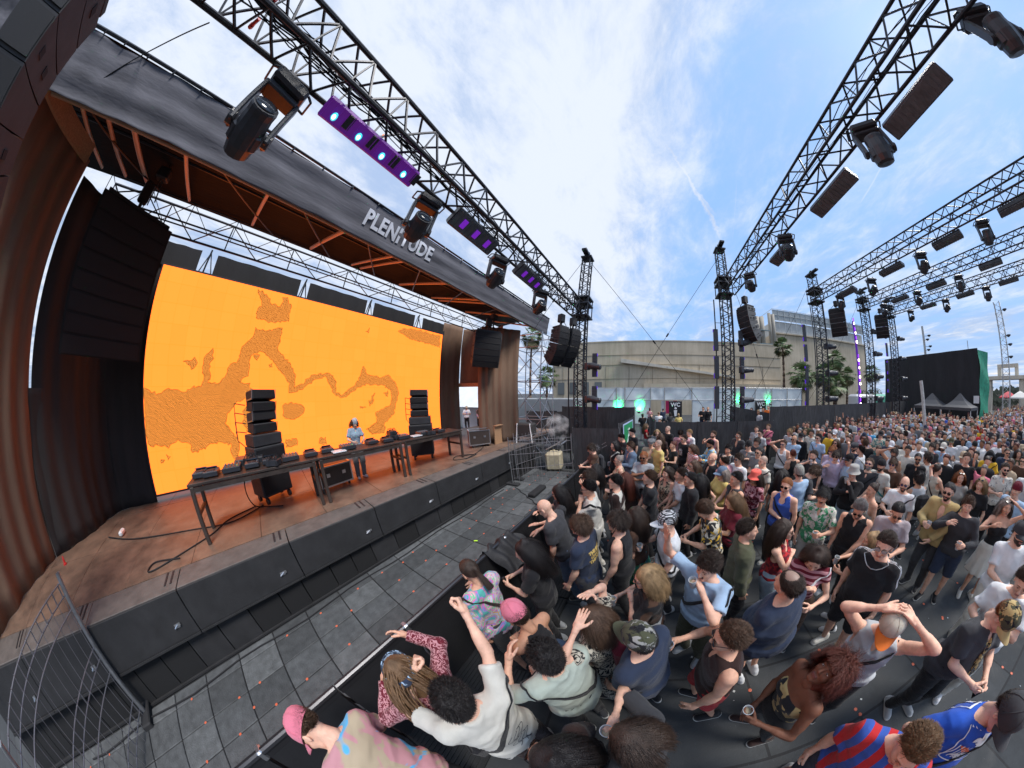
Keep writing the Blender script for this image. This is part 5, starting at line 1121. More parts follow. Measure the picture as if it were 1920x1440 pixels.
def skeleton(sex, armR, armL, lean=0., hy=0., hp=0., hr=0., stance=0, fat=1.0, tw=0.):
    J = {}; T = rotm('z', tw) @ rotm('y', lean) @ rotm('x', .03 * (stance - 1)); O = V3(0, 0, .95)
    tf = lambda p: O + T @ (np.array(p, float) - O); J['T'], J['O'], J['tf'] = T, O, tf
    sw = .178 if sex == 'm' else .158; J['sw'] = sw
    for s, nm, a in ((-1, 'R', armR), (1, 'L', armL)):
        (w, e, hpz) = ARM[a] if isinstance(a, str) else a
        w = tf((w[0], w[1] * (-s), w[2])); e = T @ V3(e[0], e[1] * (-s), e[2]); S = tf((-.005, s * sw, 1.425)); d = w - S; L = np.linalg.norm(d); la, lb = .285, .258
        if L > .535: w = S + d / L * .535; d = w - S; L = .535
        if L < .12: w = S + d / L * .12; d = w - S; L = .12
        u = d / L; x = (la * la - lb * lb + L * L) / (2 * L); y = math.sqrt(max(0, la * la - x * x)); n = e - u * (e @ u); n /= np.linalg.norm(n) + 1e-9
        J['S' + nm], J['E' + nm], J['W' + nm], J['H' + nm] = S, S + u * x + n * y, w, hpz
    st = ((.0, .0, .10, .12), (.06, -.10, .11, .13), (.14, -.18, .10, .11), (-.03, .05, .17, .16))[stance]
    for s, nm, fx, fy in ((-1, 'R', st[0], st[2]), (1, 'L', st[1], st[3])):
        hip = V3(0, s * .092, .93); an = V3(fx, s * fy, .085); d = an - hip; L = np.linalg.norm(d); u = d / L; la, lb = .435, .425
        if L > .858: la, lb = la * L / .858, lb * L / .858
        x = (la * la - lb * lb + L * L) / (2 * L); y = math.sqrt(max(0, la * la - x * x)); n = V3(1, s * .15, 0); n = n - u * (n @ u); n /= np.linalg.norm(n)
        J['P' + nm], J['K' + nm], J['A' + nm] = hip, hip + u * x + n * y, an
    J['HR_'] = T @ rotm('z', hy) @ rotm('y', hp) @ rotm('x', hr); J['neck'] = tf((-.015, 0, 1.47)); J['HC'] = J['neck'] + T @ V3(.012, 0, .06) + J['HR_'] @ V3(.018, 0, .108)
    J['sex'] = sex; J['fat'] = fat; return J
ZT = [.84, .95, 1.05, 1.15, 1.25, 1.34, 1.42, 1.49]
LO = {'m': ([.105, .115, .105, .108, .118, .118, .088, .045], [.155, .165, .150, .152, .170, .175, .140, .06]),
      'f': ([.110, .120, .098, .098, .110, .110, .080, .045], [.165, .172, .135, .130, .148, .150, .120, .055])}
def torso(P, J, infl=0., loose=0., z0=.84, z1=1.5):
    q = (P - J['O'].astype(f32)) @ J['T'].astype(f32) + J['O'].astype(f32); z = q[:, 2]; rx, ry = LO[J['sex']]; k = J['fat']
    rx = np.array(rx) * np.where(np.array(ZT) < 1.3, k, 1 + (k - 1) * .4); ry = np.array(ry) * np.where(np.array(ZT) < 1.3, k, 1 + (k - 1) * .3)
    if loose: rx = np.where(np.array(ZT) < 1.3, np.maximum(rx, rx[5] * loose), rx); ry = np.where(np.array(ZT) < 1.3, np.maximum(ry, ry[5] * loose), ry)
    a = np.interp(z, ZT, rx) + infl; b = np.interp(z, ZT, ry) + infl
    d = (np.sqrt((q[:, 0] / a) ** 2 + (q[:, 1] / b) ** 2) - 1) * np.minimum(a, b)
    if J['sex'] == 'f':
        for s in (-1, 1): d = smin(d, ell_(q, (.078, s * .066, 1.285), (.062 + infl, .062 + infl, .060 + infl)), .04)
    elif k > 1.1: d = smin(d, ell_(q, (.05 * k, 0, 1.09), (.12 * k + infl, .15 * k + infl, .14 + infl)), .05)
    for s in (-1, 1): d = smin(d, cap_(q, (-.01, s * .05, 1.45), (-.005, s * (J['sw'] + .004), 1.418), .048 + infl, .052 + infl), .05)
    return np.maximum(np.maximum(d, z0 - z), z - z1), q
def body_sdf(J):
    def f(P):
        d, q = torso(P, J, 0., 0, .885)
        d = smin(d, cap_(P, J['neck'] - J['T'] @ V3(0, 0, .05), J['HC'] - J['HR_'] @ V3(.028, 0, .05), .058 if J['sex'] == 'm' else .050, .052 if J['sex'] == 'm' else .046), .035)
        ar = 1. if J['sex'] == 'm' else .84
        for n in 'RL':
            S, E, W = J['S' + n], J['E' + n], J['W' + n]; m = S * .5 + E * .5
            a = smin(cap_(P, S, E, .050 * ar, .036 * ar), cap_(P, E, W, .037 * ar, .024 * ar), .02); a = smin(a, cap_(P, S * .7 + E * .3, S * .35 + E * .65, .047 * ar, .043 * ar), .02)
            a = smin(a, cap_(P, E * .85 + W * .15, E * .6 + W * .4, .040 * ar, .036 * ar), .02); d = smin(d, a, .03)
            H, K, A = J['P' + n], J['K' + n], J['A' + n]; l = smin(cap_(P, H, K, .082, .051), cap_(P, K, A, .047, .033), .03); l = smin(l, cap_(P, K * .8 + A * .2 - V3(.014, 0, 0), K * .55 + A * .45 - V3(.010, 0, 0), .046, .041), .03); d = smin(d, l, .04)
        return d
    pts = np.array([J[k + n] for k in 'SEWPKA' for n in 'RL'] + [J['neck'], J['HC']])
    return f, pts.min(0) - .16, pts.max(0) + .12
_hc = {}
def hand_mesh(kind, lod):
    if (kind, lod) in _hc: return _hc[(kind, lod)]
    c = {'flat': (.06, .10, .08), 'relax': (.35, .45, .35), 'fist': (1.35, 1.5, .9), 'grip': (.75, .75, .45)}[kind]; segs = []
    segs += [((-.03, 0, 0), (.03, 0, 0), .026, .030)]
    for y0, y1 in ((.022, .028), (.008, .010), (-.008, -.010), (-.022, -.027)): segs.append(((.015, y0, 0), (.088, y1, 0), .0165, .0115))
    for j, (y, L) in enumerate(((.030, .074), (.0105, .082), (-.0105, .076), (-.030, .060))):
        p = V3(.088, y, 0); a = 0.; sp = (.12, .04, -.05, -.14)[j] * (1 if kind in ('flat', 'relax') else .2); cc = 1 + (.12 * (j - 1.5) if kind != 'flat' else 0)
        for k, fr in enumerate((.44, .31, .25)):
            a += c[k] * cc; q = p + L * fr * V3(math.cos(a) * math.cos(sp), math.cos(a) * math.sin(sp), -math.sin(a)); segs.append((p, q, .0098 - .0009 * k, .0092 - .0010 * k)); p = q
    th = {'flat': [(.02, .026, -.004), (.052, .058, -.010), (.080, .076, -.014), (.100, .084, -.016)], 'relax': [(.02, .026, -.006), (.050, .050, -.020), (.078, .058, -.034), (.098, .056, -.044)],
          'fist': [(.02, .026, -.010), (.050, .045, -.028), (.078, .032, -.042), (.092, .008, -.046)], 'grip': [(.02, .026, -.008), (.045, .052, -.032), (.070, .056, -.058), (.086, .044, -.076)]}[kind]
    for k in range(3): segs.append((th[k], th[k + 1], (.015, .0118, .0105)[k], (.012, .0105, .009)[k]))
    def f(P):
        d = None
        for a, b, ra, rb in segs: e = cap_(P, a, b, ra, rb); d = e if d is None else smin(d, e, .006)
        return d
    V, Q = surfnet(f, (-.05, -.06, -.11), (.19, .11, .05), (.0052, .0075, .013)[lod]); _hc[(kind, lod)] = (V, Q); return V, Q
_hd = {}
def head_mesh(sex, lod):
    if (sex, lod) in _hd: return _hd[(sex, lod)]
    j = 1. if sex == 'm' else .90
    def f(P):
        d = ell_(P, (-.014, 0, .030), (.099, .077, .096)); d = smin(d, ell_(P, (.030, 0, -.018), (.062, .060 * (.5 + .5 * j), .088)), .03)
        d = smin(d, ell_(P, (.036, 0, -.072), (.050, .047 * j, .036)), .025); d = smin(d, cap_(P, (.074, -.010 * j, -.100), (.074, .010 * j, -.100), .018, .018), .02)
        for s in (-1, 1):
            d = smin(d, ell_(P, (.060, s * .038, -.024), (.030, .024, .026)), .02); d = smax(d, -(np.linalg.norm(P - np.array((.103, s * .031, .008), f32), axis=1) - .019), .012)
            d = smin(d, np.linalg.norm(P - np.array((.0765, s * .031, .006), f32), axis=1) - .0135, .004)
            d = smin(d, cap_(P, (.086, s * .012, .030), (.076, s * .046, .028), .0085 * j, .007), .010)
            e = ell_(P, (-.006, s * .079, -.004), (.018, .010, .032)); e = smax(e, -ell_(P, (.0, s * .090, 0), (.009, .007, .019)), .004); d = smin(d, e, .006)
        d = smin(d, cap_(P, (.090, 0, .022), (.110, 0, -.024), .0075, .0115), .010); d = smin(d, ell_(P, (.100, 0, -.030), (.013, .018, .009)), .006)
        d = smin(d, cap_(P, (.090, -.018, -.060), (.090, .018, -.060), .0072, .0072), .006); d = smin(d, cap_(P, (.087, -.015, -.072), (.087, .015, -.072), .0082, .0082), .005)
        return smin(d, cap_(P, (-.022, 0, -.05), (-.032, 0, -.15), .050 * (.6 + .4 * j), .046), .025)
    V, Q = surfnet(f, (-.13, -.11, -.19), (.135, .11, .14), (.0048, .009, .016)[lod])
    _hd[(sex, lod)] = (V, Q); return V, Q
def head_mats(V, Q, face):
    c = V[Q].mean(1); x, y, z = c.T; ay = np.abs(y); m = np.zeros(len(c), int); h = -.64 * x + .77 * z
    m[(x > .080) & (ay < .023) & (z < -.055 + ay * .1) & (z > -.079 + ay * .35)] = 1
    if 'b' in face: m[(m == 0) & (z < -.040) & (z > -.128) & (x > -.012) & ~((ay < .02) & (z > -.056) & (z < -.040))] = 4; m[(m == 0) & (x > .088) & (ay < .03) & (z < -.042) & (z > -.055)] = 4
    if 'm' in face: m[(x > .088) & (ay < .032) & (z < -.038) & (z > -.056)] = 4
    if 'z' in face: m[(m == 0) & (h > .012) & (z > -.05)] = 5
    if 'r' in face: m[(m == 0) & (h > -.004) & (h < .062) & (x < .045)] = 4
    return m
def face_extras(V):
    """eyes, lids and brows laid on the head surface"""
    def sx(y, z, r=.007): m = (np.abs(V[:, 1] - y) < r) & (np.abs(V[:, 2] - z) < r) & (V[:, 0] > .04); return V[m, 0].max() if m.any() else .08
    VV, FF, MM = [], [], []; n = 0
    for s in (-1, 1):
        c = V3(.0765, s * .031, .006)
        for rx, rz, rad, mt in ((.0125, .0052, .0146, 2), (.0050, .0048, .0150, 3)):
            k = 12; ring = []
            for a in np.linspace(0, 6.283, k + 1)[:-1]:
                u, w = rx * math.cos(a), rz * math.sin(a) * (1 - .25 * (math.sin(a) < 0)); ring.append(c + V3(math.sqrt(max(1e-6, rad * rad - u * u - w * w)), u, w))
            VV += ring; FF.append(tuple(range(n, n + k)) if True else 0); MM.append(mt); n += k
        for z0, th, mt, y0, y1, off in ((.029, .0065, 4, .012, .052, .0012), (.0115, .0022, 4, .020, .043, .0022)):
            k = 8; top, bot = [], []
            for i in range(k + 1):
                t = i / k; y = y0 + (y1 - y0) * t; z = z0 + (.005 if mt == 4 and th > .003 else .0022) * math.sin(t * 3.14) - .002 * t; w = th * (1 - .75 * t ** 2) * (.6 + .4 * min(1, t * 4))
                X = sx(s * y, z) + off if th > .003 else c[0] + math.sqrt(max(1e-6, .0152 ** 2 - (y - .031) ** 2 - .003 ** 2)); top.append(V3(X, s * y, z + w / 2)); bot.append(V3(X + .0005, s * y, z - w / 2))
            VV += top + bot
            for i in range(k): FF.append((n + i, n + i + 1, n + k + 2 + i, n + k + 1 + i)); MM.append(mt)
            n += 2 * (k + 1)
    return np.array(VV), FF, MM
_hair = {}
def hair_mesh(style, lod):
    if (style, lod) in _hair: return _hair[(style, lod)]
    r_ = np.random.RandomState(abs(sum(map(ord, style))) % 999); C = V3(-.014, 0, .030); RR = V3(.101, .080, .099)
    long_ = {'short': 0, 'neat': 0, 'curly': 0, 'afro': 0, 'mop': 0, 'bob': .22, 'long': .40, 'wavy': .40, 'pony': 0, 'bun': 0, 'braids': .42, 'thin': 0, 'big': .25}[style]
    th = {'short': .004, 'neat': .002, 'curly': .010, 'afro': .020, 'mop': .008, 'bob': .006, 'long': .003, 'wavy': .007, 'pony': .003, 'bun': .003, 'braids': .005, 'thin': .002, 'big': .030}[style]
    def f(P):
        d = ell_(P, tuple(C + V3(-.004, 0, .003)), tuple(RR + th)); h = -.64 * P[:, 0] + .77 * P[:, 2]
        if style in ('mop', 'curly', 'afro', 'big', 'bob'): cut = h + .012 - .10 * np.clip(.03 - P[:, 0], 0, .2)
        else: cut = h - (.016 if style in ('short', 'neat', 'thin', 'pony', 'bun') else .006)
        if long_:
            s = ell_(P, (-.052, 0, -.050), (.050 + th, .066 + th, .15 + (.06 if long_ > .3 else -.03))); s = smax(s, P[:, 0] - .010 + .25 * P[:, 2], .02)
            d = smin(smax(d, -(cut + .004), .012), s, .03)
        else: d = smax(d, -(cut), .010)
        ear = cap_(P, (.010, -.12, -.012), (.010, .12, -.012), .030, .030)
        if style in ('short', 'neat', 'pony', 'bun', 'thin'): d = smax(d, -ear, .010)
        if style == 'thin': d = smax(d, -(np.linalg.norm((P - np.array((-.01, 0, .13), f32)) * np.array((.8, 1, 1), f32), axis=1) - .062), .01)
        if style == 'bun': d = smin(d, np.linalg.norm(P - np.array((-.095, 0, .095), f32), axis=1) - .038, .01)
        if style == 'pony': d = smin(smin(d, np.linalg.norm(P - np.array((-.115, 0, .045), f32), axis=1) - .022, .01), cap_(P, (-.125, 0, .04), (-.15, 0, -.16), .026, .012), .015)
        d = d + vnoise(P, (38, 38, 38 if not long_ else 12), 3) * {'curly': .016, 'afro': .02, 'mop': .012, 'wavy': .012, 'big': .018, 'short': .016, 'neat': .009}.get(style, .007)
        return d
    V, Q = surfnet(f, (-.26 if long_ else -.20, -.16, -.33 if long_ > .3 else -.24), (.16, .16, .20), (.0085, .013, .02)[lod]); F = [tuple(q) for q in Q]
    N = {0: 4200, 1: 1100, 2: 0}[lod]; wd = {0: .0019, 1: .006, 2: 0}[lod]
    if style == 'braids': N = {0: 95, 1: 60, 2: 0}[lod]
    if style == 'thin': N //= 2
    VV = [V]; nV = len(V)
    for i in range(N):
        while True:
            n = r_.randn(3); n /= np.linalg.norm(n); p = C + n * RR; h = -.64 * p[0] + .77 * p[2]
            if h > (.017 if style not in ('mop', 'curly', 'afro', 'big') else -.004 - .05 * max(0, .02 - p[0])) and not (style in ('short', 'neat', 'thin', 'pony', 'bun') and abs(p[1]) > .06 and p[2] < .02 and p[0] > -.03) and not (style == 'thin' and np.hypot(p[0] + .01, p[1]) < .055 and p[2] > .05): break
        p = p + n * th * .5
        L, g, k, curl = {'short': (.030, .35, 4, .12), 'neat': (.022, .25, 3, .05), 'curly': (.036, .25, 6, 1.), 'afro': (.042, 0, 6, 1.2), 'mop': (.056, .9, 5, .35), 'bob': (.22, 1.6, 6, .12), 'long': (.38, 1.9, 8, .05), 'wavy': (.38, 1.8, 9, .34), 'pony': (.12, 0, 5, .03), 'bun': (.10, 0, 5, .03), 'braids': (.44, 1.8, 9, .05), 'thin': (.03, .2, 3, .1), 'big': (.17, .9, 8, .9)}[style]
        L *= r_.uniform(.7, 1.15); part = np.sign(n[1] + .15 * r_.randn()) or 1; back = V3(-1 if style not in ('mop',) else .2, part * (.5 if not long_ else .95), .0)
        if style in ('pony', 'bun'):
            tgt = V3(-.115, 0, .045) if style == 'pony' else V3(-.09, 0, .09); pts = [p]
            for s in range(1, 5):
                q = p + (tgt - p) * s / 4; dd = q - C; sc = np.linalg.norm(dd / (RR + th)); q = C + dd / max(sc, 1e-3) if sc < 1 else q; pts.append(q)
            if style == 'pony' and r_.rand() < .5:
                e = pts[-1]
                for s in range(5): e = e + V3(-.012 + .01 * r_.randn() * .4, .006 * r_.randn(), -.045); pts.append(e)
        else:
            d = n * {'short': .38, 'neat': .25, 'mop': .45, 'curly': .7, 'afro': .8, 'big': .6}.get(style, .22) + back * {'short': .45, 'neat': .5, 'mop': .1, 'curly': .1, 'afro': 0, 'big': .2}.get(style, .6) + V3(0, 0, .25 if style == 'short' else 0) + r_.randn(3) * ({'short': .22, 'mop': .22, 'curly': .25, 'afro': .25, 'big': .25}.get(style, .12))
            if style == 'mop': d = d + V3(.5, 0, 0) * (n[0] > .0)
            d /= np.linalg.norm(d); pts = [p]; ph = r_.uniform(0, 6.3); st = L / k
            for s in range(k):
                d = d + V3(0, 0, -g * .35);
                if curl: d = d + curl * .8 * V3(math.cos(ph + s * 2.1), math.sin(ph + s * 2.1), .3 * math.sin(ph * 2 + s * 1.7))
                d /= np.linalg.norm(d); q = pts[-1] + d * st; dd = q - C; sc = np.linalg.norm(dd / (RR + th * .8))
                if sc < 1: q = C + dd / sc
                if long_ and q[2] < -.05: q[0] = min(q[0], -.02 + .1 * r_.rand() * (abs(q[1]) > .07)); q[1] *= 1.0 if abs(q[1]) > .03 else 1.05
                if (long_ or style == 'big') and q[0] > .035 and q[2] < .055 and abs(q[1]) < .080: q[1] = math.copysign(.080, q[1]); q[0] = min(q[0], .05)
                if long_ and q[2] < -.13: q[0] = min(q[0], -.055) if abs(q[1]) < .09 else q[0]
                pts.append(q)
        pts = np.array(pts); m = len(pts)
        if style == 'braids':
            rr = .0085; ring = []
            for s_, q in enumerate(pts):
                t = pts[min(s_ + 1, m - 1)] - pts[max(s_ - 1, 0)]; t /= np.linalg.norm(t) + 1e-9; u_ = np.cross(t, V3(.3, .9, .1)); u_ /= np.linalg.norm(u_) + 1e-9; v_ = np.cross(t, u_)
                for rf in ((1., .62) if s_ < m - 1 else (.5,)):
                    o_ = q if rf in (1., .5) else (q + pts[min(s_ + 1, m - 1)]) / 2
                    ring.append([o_ + (u_ * math.cos(a) + v_ * math.sin(a)) * rr * rf for a in (0, 1.57, 3.14, 4.71)])
            A = np.array(ring).reshape(-1, 3); VV.append(A)
            for s_ in range(len(ring) - 1):
                for a in range(4): F.append((nV + s_ * 4 + a, nV + s_ * 4 + (a + 1) % 4, nV + s_ * 4 + 4 + (a + 1) % 4, nV + s_ * 4 + 4 + a))
            nV += len(A); continue
        t = np.gradient(pts, axis=0); o_ = np.cross(t, pts - C); o_ /= np.linalg.norm(o_, axis=1)[:, None] + 1e-9; ww = wd * np.linspace(1, .25, m)[:, None]
        A = np.concatenate([pts - o_ * ww, pts + o_ * ww]); VV.append(A)
        F += [(nV + s_, nV + s_ + 1, nV + m + s_ + 1, nV + m + s_) for s_ in range(m - 1)]; nV += 2 * m
    _hair[(style, lod)] = (np.concatenate(VV), F); return _hair[(style, lod)]
def shirt_geo(J, kind, lod, seed=0):
    long_ = kind in ('long', 'jacket', 'hoodie'); sl = kind in ('tee', 'shirt', 'long', 'jacket', 'hoodie', 'fit', 'longtee'); dress = kind == 'dress'
    hem = {'tee': .90, 'longtee': .84, 'shirt': .90, 'long': .90, 'jacket': .86, 'hoodie': .88, 'tank': .92, 'fit': 1.0, 'crop': 1.12, 'dress': .55, 'strapless': .96, 'vest': .92, 'halter': 1.02}[kind]
    infl = {'jacket': .030, 'hoodie': .030, 'fit': .008, 'crop': .007, 'strapless': .007, 'halter': .007, 'tank': .020}.get(kind, .017); loose = {'tee': .92, 'longtee': .97, 'shirt': .97, 'jacket': 1.02, 'hoodie': 1.0, 'long': .93, 'vest': .92}.get(kind, 0)
    T32, O32 = J['T'].astype(f32), J['O'].astype(f32)
    def f(P):
        d, q = torso(P, J, infl, loose, .2, 1.485 if kind not in ('jacket', 'hoodie') else 1.50); z = q[:, 2]
        if dress: fl = np.clip(.95 - z, 0, 1); d2 = (np.sqrt((q[:, 0] / (.135 + fl * .22)) ** 2 + (q[:, 1] / (.18 + fl * .22)) ** 2) - 1) * .15; d2 = np.maximum(d2, z - .98); d = smin(np.maximum(d, .9 - z), d2, .05)
        elif hem < .93: d = smin(d, np.maximum((np.sqrt((q[:, 0] / (.135 * J['fat'] + infl)) ** 2 + (q[:, 1] / (.178 * J['fat'] + infl)) ** 2) - 1) * .14, z - 1.0), .04)
        d = smax(d, hem + .012 * np.sin(np.arctan2(q[:, 1], q[:, 0]) * 3 + seed) - z, .006)
        if kind in ('strapless',): d = smax(d, z - 1.355 - .25 * np.clip(q[:, 0] - .08, 0, .1), .008)
        elif kind in ('tank', 'crop', 'halter', 'dress', 'vest'):
            w = {'vest': .135, 'tank': .105, 'halter': .06, 'crop': .075, 'dress': .09}[kind]
            for s in (-1, 1): d = smax(d, -cap_(q, (0, s * (w + .085), 1.30), (0, s * (w + .085), 1.60), .085, .085), .010)
            if kind != 'vest': d = smax(d, -cap_(q, (.02, 0, 1.44), (.05, 0, 1.60), .066, .08), .01); d = smax(d, -ell_(q, (.13, 0, 1.42), (.07, .075, .07)), .01)
        if sl:
            for n in 'RL':
                S, E, W = J['S' + n], J['E' + n], J['W' + n]; g = .012 if kind in ('jacket', 'hoodie') else 0
                if long_:
                    a = smin(cap_(P, S, E, .066 + g, .052 + g), cap_(P, E, W, .052 + g, .040 + g), .02); cu = (W - E) / np.linalg.norm(W - E); a = smax(a, (P - (E + (W - E) * .97).astype(f32)) @ cu.astype(f32), .006)
                else:
                    fr = .72 if kind != 'fit' else .35; u = (E - S) / np.linalg.norm(E - S); a = cap_(P, S, E, .056 if kind != 'fit' else .056, .069 if kind != 'fit' else .048); a = smax(a, (P - (S + (E - S) * fr).astype(f32)) @ u.astype(f32), .006)
                    a = np.maximum(a, -((P - (S - u * .09).astype(f32)) @ u.astype(f32)))
                d = smin(d, a, .035)
        if kind not in ('strapless',):
            v = kind in ('shirt', 'jacket', 'vest'); d = smax(d, -cap_(q, (.004 if not v else .02, 0, 1.515), (.0, 0, 1.70), .082, .09), .006)
            if v: d = smax(d, -ell_(q, (.150, 0, 1.50), (.105, .045 if kind != 'jacket' else .07, .15 if kind != 'jacket' else .28)), .006)
            if kind in ('shirt', 'jacket'): d = smin(d, np.maximum(np.abs(cap_(q, (-.015, 0, 1.44), (-.015, 0, 1.52), .070, .066)) - .010, np.maximum(1.43 - z, z - 1.505 + .35 * np.clip(q[:, 0] + .03, 0, .15))), .006)
            if kind == 'hoodie': d = smin(d, ell_(q, (-.095, 0, 1.43), (.055, .105, .055)), .03)
        am = .010 if kind not in ('fit', 'crop', 'strapless', 'halter', 'tank') else .004
        if dress: d = d + .03 * np.sin(np.arctan2(q[:, 1], q[:, 0]) * 9 + seed) * np.clip(1. - z, 0, .4)
        rd = lambda sc_, o: np.maximum(0, .22 - np.abs(vnoise(q + np.stack([q[:, 2] * .5, q[:, 2] * .3 + q[:, 0], q[:, 1] * .4], 1), sc_, o))) / .22; return d + am * (1.3 * vnoise(q, (8, 8, 13), seed) + .5 * vnoise(q, (22, 22, 26), seed + 5)) - am * .75 * rd((6, 6, 15), seed + 9) - am * .3 * rd((14, 14, 24), seed + 2)
    pts = np.array([J[k + n] for k in (('S', 'E', 'W') if long_ else ('S', 'E')) for n in 'RL'] + [J['neck'], J['tf']((0, 0, hem))]); pad = .13 if not dress else .27
    lo, hi = pts.min(0) - pad, pts.max(0) + .12; lo[0] = min(lo[0], -.22 * J['fat']); hi[0] = max(hi[0], .22 * J['fat']); lo[1] = min(lo[1], -.27 * J['fat']); hi[1] = max(hi[1], .27 * J['fat']); lo[2] = J['tf']((0, 0, hem))[2] - .10
    return surfnet(f, lo, hi, (.0135, .021, .034)[lod])
def legs_geo(J, kind, lod, seed=0):
    end = {'long': 1., 'baggy': 1., 'shorts': .02, 'skirt': 0, 'tight': 1., 'mini': 0}[kind]; w = {'baggy': 1.35, 'tight': .86, 'shorts': 1.25}.get(kind, 1.14); k_ = J['fat']
    def f(P):
        d = ell_(P, (0, 0, .94), (.128 * k_, .180 * k_, .15)); z = P[:, 2]; d = smin(d, torso(P, J, .014, 0, .86, 1.06)[0], .03); d = np.maximum(d, z - 1.055)
        if kind in ('skirt', 'mini'):
            z0 = .52 if kind == 'skirt' else .68; fl = np.clip(.98 - z, 0, 1); e = (np.sqrt((P[:, 0] / (.13 + fl * .22)) ** 2 + (P[:, 1] / (.175 + fl * .20)) ** 2) - 1) * .15; return smin(d, np.maximum(np.maximum(e, z - 1.0), z0 - z), .03) + .02 * np.sin(np.arctan2(P[:, 1], P[:, 0]) * 10) * np.clip(.95 - z, 0, .4)
        for n in 'RL':
            H, K, A = J['P' + n], J['K' + n], J['A' + n]; l = cap_(P, H, K, .094 * w * (.5 + .5 * k_), .066 * w)
            if end > .5: l = smin(l, cap_(P, K, A + V3(0, 0, -.02), .062 * w, .050 * w if kind != 'tight' else .036), .03); l = smax(l, (A[2] - .045) - z, .006)
            else: u = (K - H) / np.linalg.norm(K - H); l = smax(l, (P - (H + (K - H) * .92).astype(f32)) @ u.astype(f32), .008)
            d = smin(d, l, .035)
        am = .012 if kind != 'tight' else .004
        return d + am * (vnoise(P, (12, 12, 20), seed) + .5 * vnoise(P, (25, 25, 35), seed + 3)) * np.where(z < .6, 1.3, .7) - am * .5 * np.maximum(0, .2 - np.abs(vnoise(P, (8, 8, 26), 4))) / .2
    pts = np.array([J[k + n] for k in ('PKA' if end > .5 else 'PK') for n in 'RL']); lo, hi = pts.min(0) - .15, pts.max(0) + .15; lo[2] = max(lo[2], .02); hi[2] = 1.09
    if kind in ('skirt', 'mini'): lo[:2] -= .1; hi[:2] += .1
    lo[1] = min(lo[1], -.2 * k_ - .03); hi[1] = max(hi[1], .2 * k_ + .03); lo[0] = min(lo[0], -.17 * k_); hi[0] = max(hi[0], .17 * k_)
    return surfnet(f, lo, hi, (.0145, .022, .036)[lod])
_shoe = {}
def shoe_geo(lod, bare=False):
    if lod in _shoe: return _shoe[lod]
    def f(P):
        q = P * np.array((1, 1.25, 1), f32); d = smin(cap_(q, (-.055, 0, .045), (.12, 0, .030), .048, .044), cap_(q, (-.045, 0, .05), (-.03, 0, .105), .046, .042), .03)
        s = np.maximum(np.abs(P[:, 2] - .012) - .014, cap_(q, (-.06, 0, .012), (.125, 0, .012), .055, .050)); return np.maximum(smin(d, s, .006), .0 - P[:, 2])
    V, Q = surfnet(f, (-.13, -.07, -.02), (.20, .07, .17), (.008, .012, .022)[lod]); V[:, 2] = np.maximum(V[:, 2], .001); _shoe[lod] = (V, Q); return V, Q
def np_mesh(name, V, F, mi=None, smooth=True):
    me = bpy.data.meshes.new(name); V = np.asarray(V, f32); F = F if isinstance(F, list) else F.tolist()
    me.from_pydata(V.tolist(), [], F)
    if smooth: me.polygons.foreach_set('use_smooth', np.ones(len(me.polygons), bool))
    if mi is not None: me.polygons.foreach_set('material_index', np.asarray(mi, np.int32))
    me.update(); return me
def skin_mat(k):
    c = {'a': (.74, .44, .32), 'b': (.66, .37, .255), 'c': (.52, .275, .175), 'd': (.175, .072, .042), 'e': (.31, .14, .08)}[k]
    nm = 'skin_' + k
    if nm in _mats: return _mats[nm]
    m = mk(nm, c, .58, bump=.15, bs=150, var=.18, vs=14); b = m.node_tree.nodes['Principled BSDF']; b.inputs['Specular IOR Level'].default_value = .32; b.inputs['Subsurface Weight'].default_value = .08; b.inputs['Subsurface Radius'].default_value = (.02, .008, .004); b.inputs['Subsurface Scale'].default_value = .3; return m
def lip_mat(k): c = {'a': (.45, .19, .16), 'b': (.38, .16, .13), 'c': (.30, .12, .10), 'd': (.14, .05, .045), 'e': (.22, .09, .07)}[k]; return mk('lip_' + k, c, .4)
def scalp_mat(k): c = {'a': (.36, .25, .20), 'b': (.30, .20, .155), 'c': (.22, .14, .10), 'd': (.08, .045, .033), 'e': (.15, .09, .06)}[k]; return mk('shaved_scalp_' + k, c, .55)
M_eye = mk('eye_white', (.62, .60, .57), .25); M_iris = mk('iris', (.05, .03, .02), .15)
HC_ = {'black': (.017, .014, .014), 'dark': (.042, .027, .020), 'brown': (.085, .048, .030), 'light': (.16, .092, .048), 'blond': (.34, .22, .11), 'ginger': (.26, .09, .028), 'grey': (.21, .20, .195), 'auburn': (.10, .026, .016), 'ash': (.27, .225, .20), 'orange': (.30, .10, .03)}
def hair_mat(k):
    nm = 'hair_' + k
    if nm in _mats: return _mats[nm]
    m = mk(nm, HC_[k], .42, var=.45, vs=22, bump=.5, bs=170, stretch=(1, 1, .35)); m.node_tree.nodes['Principled BSDF'].inputs['Specular IOR Level'].default_value = .35; return m
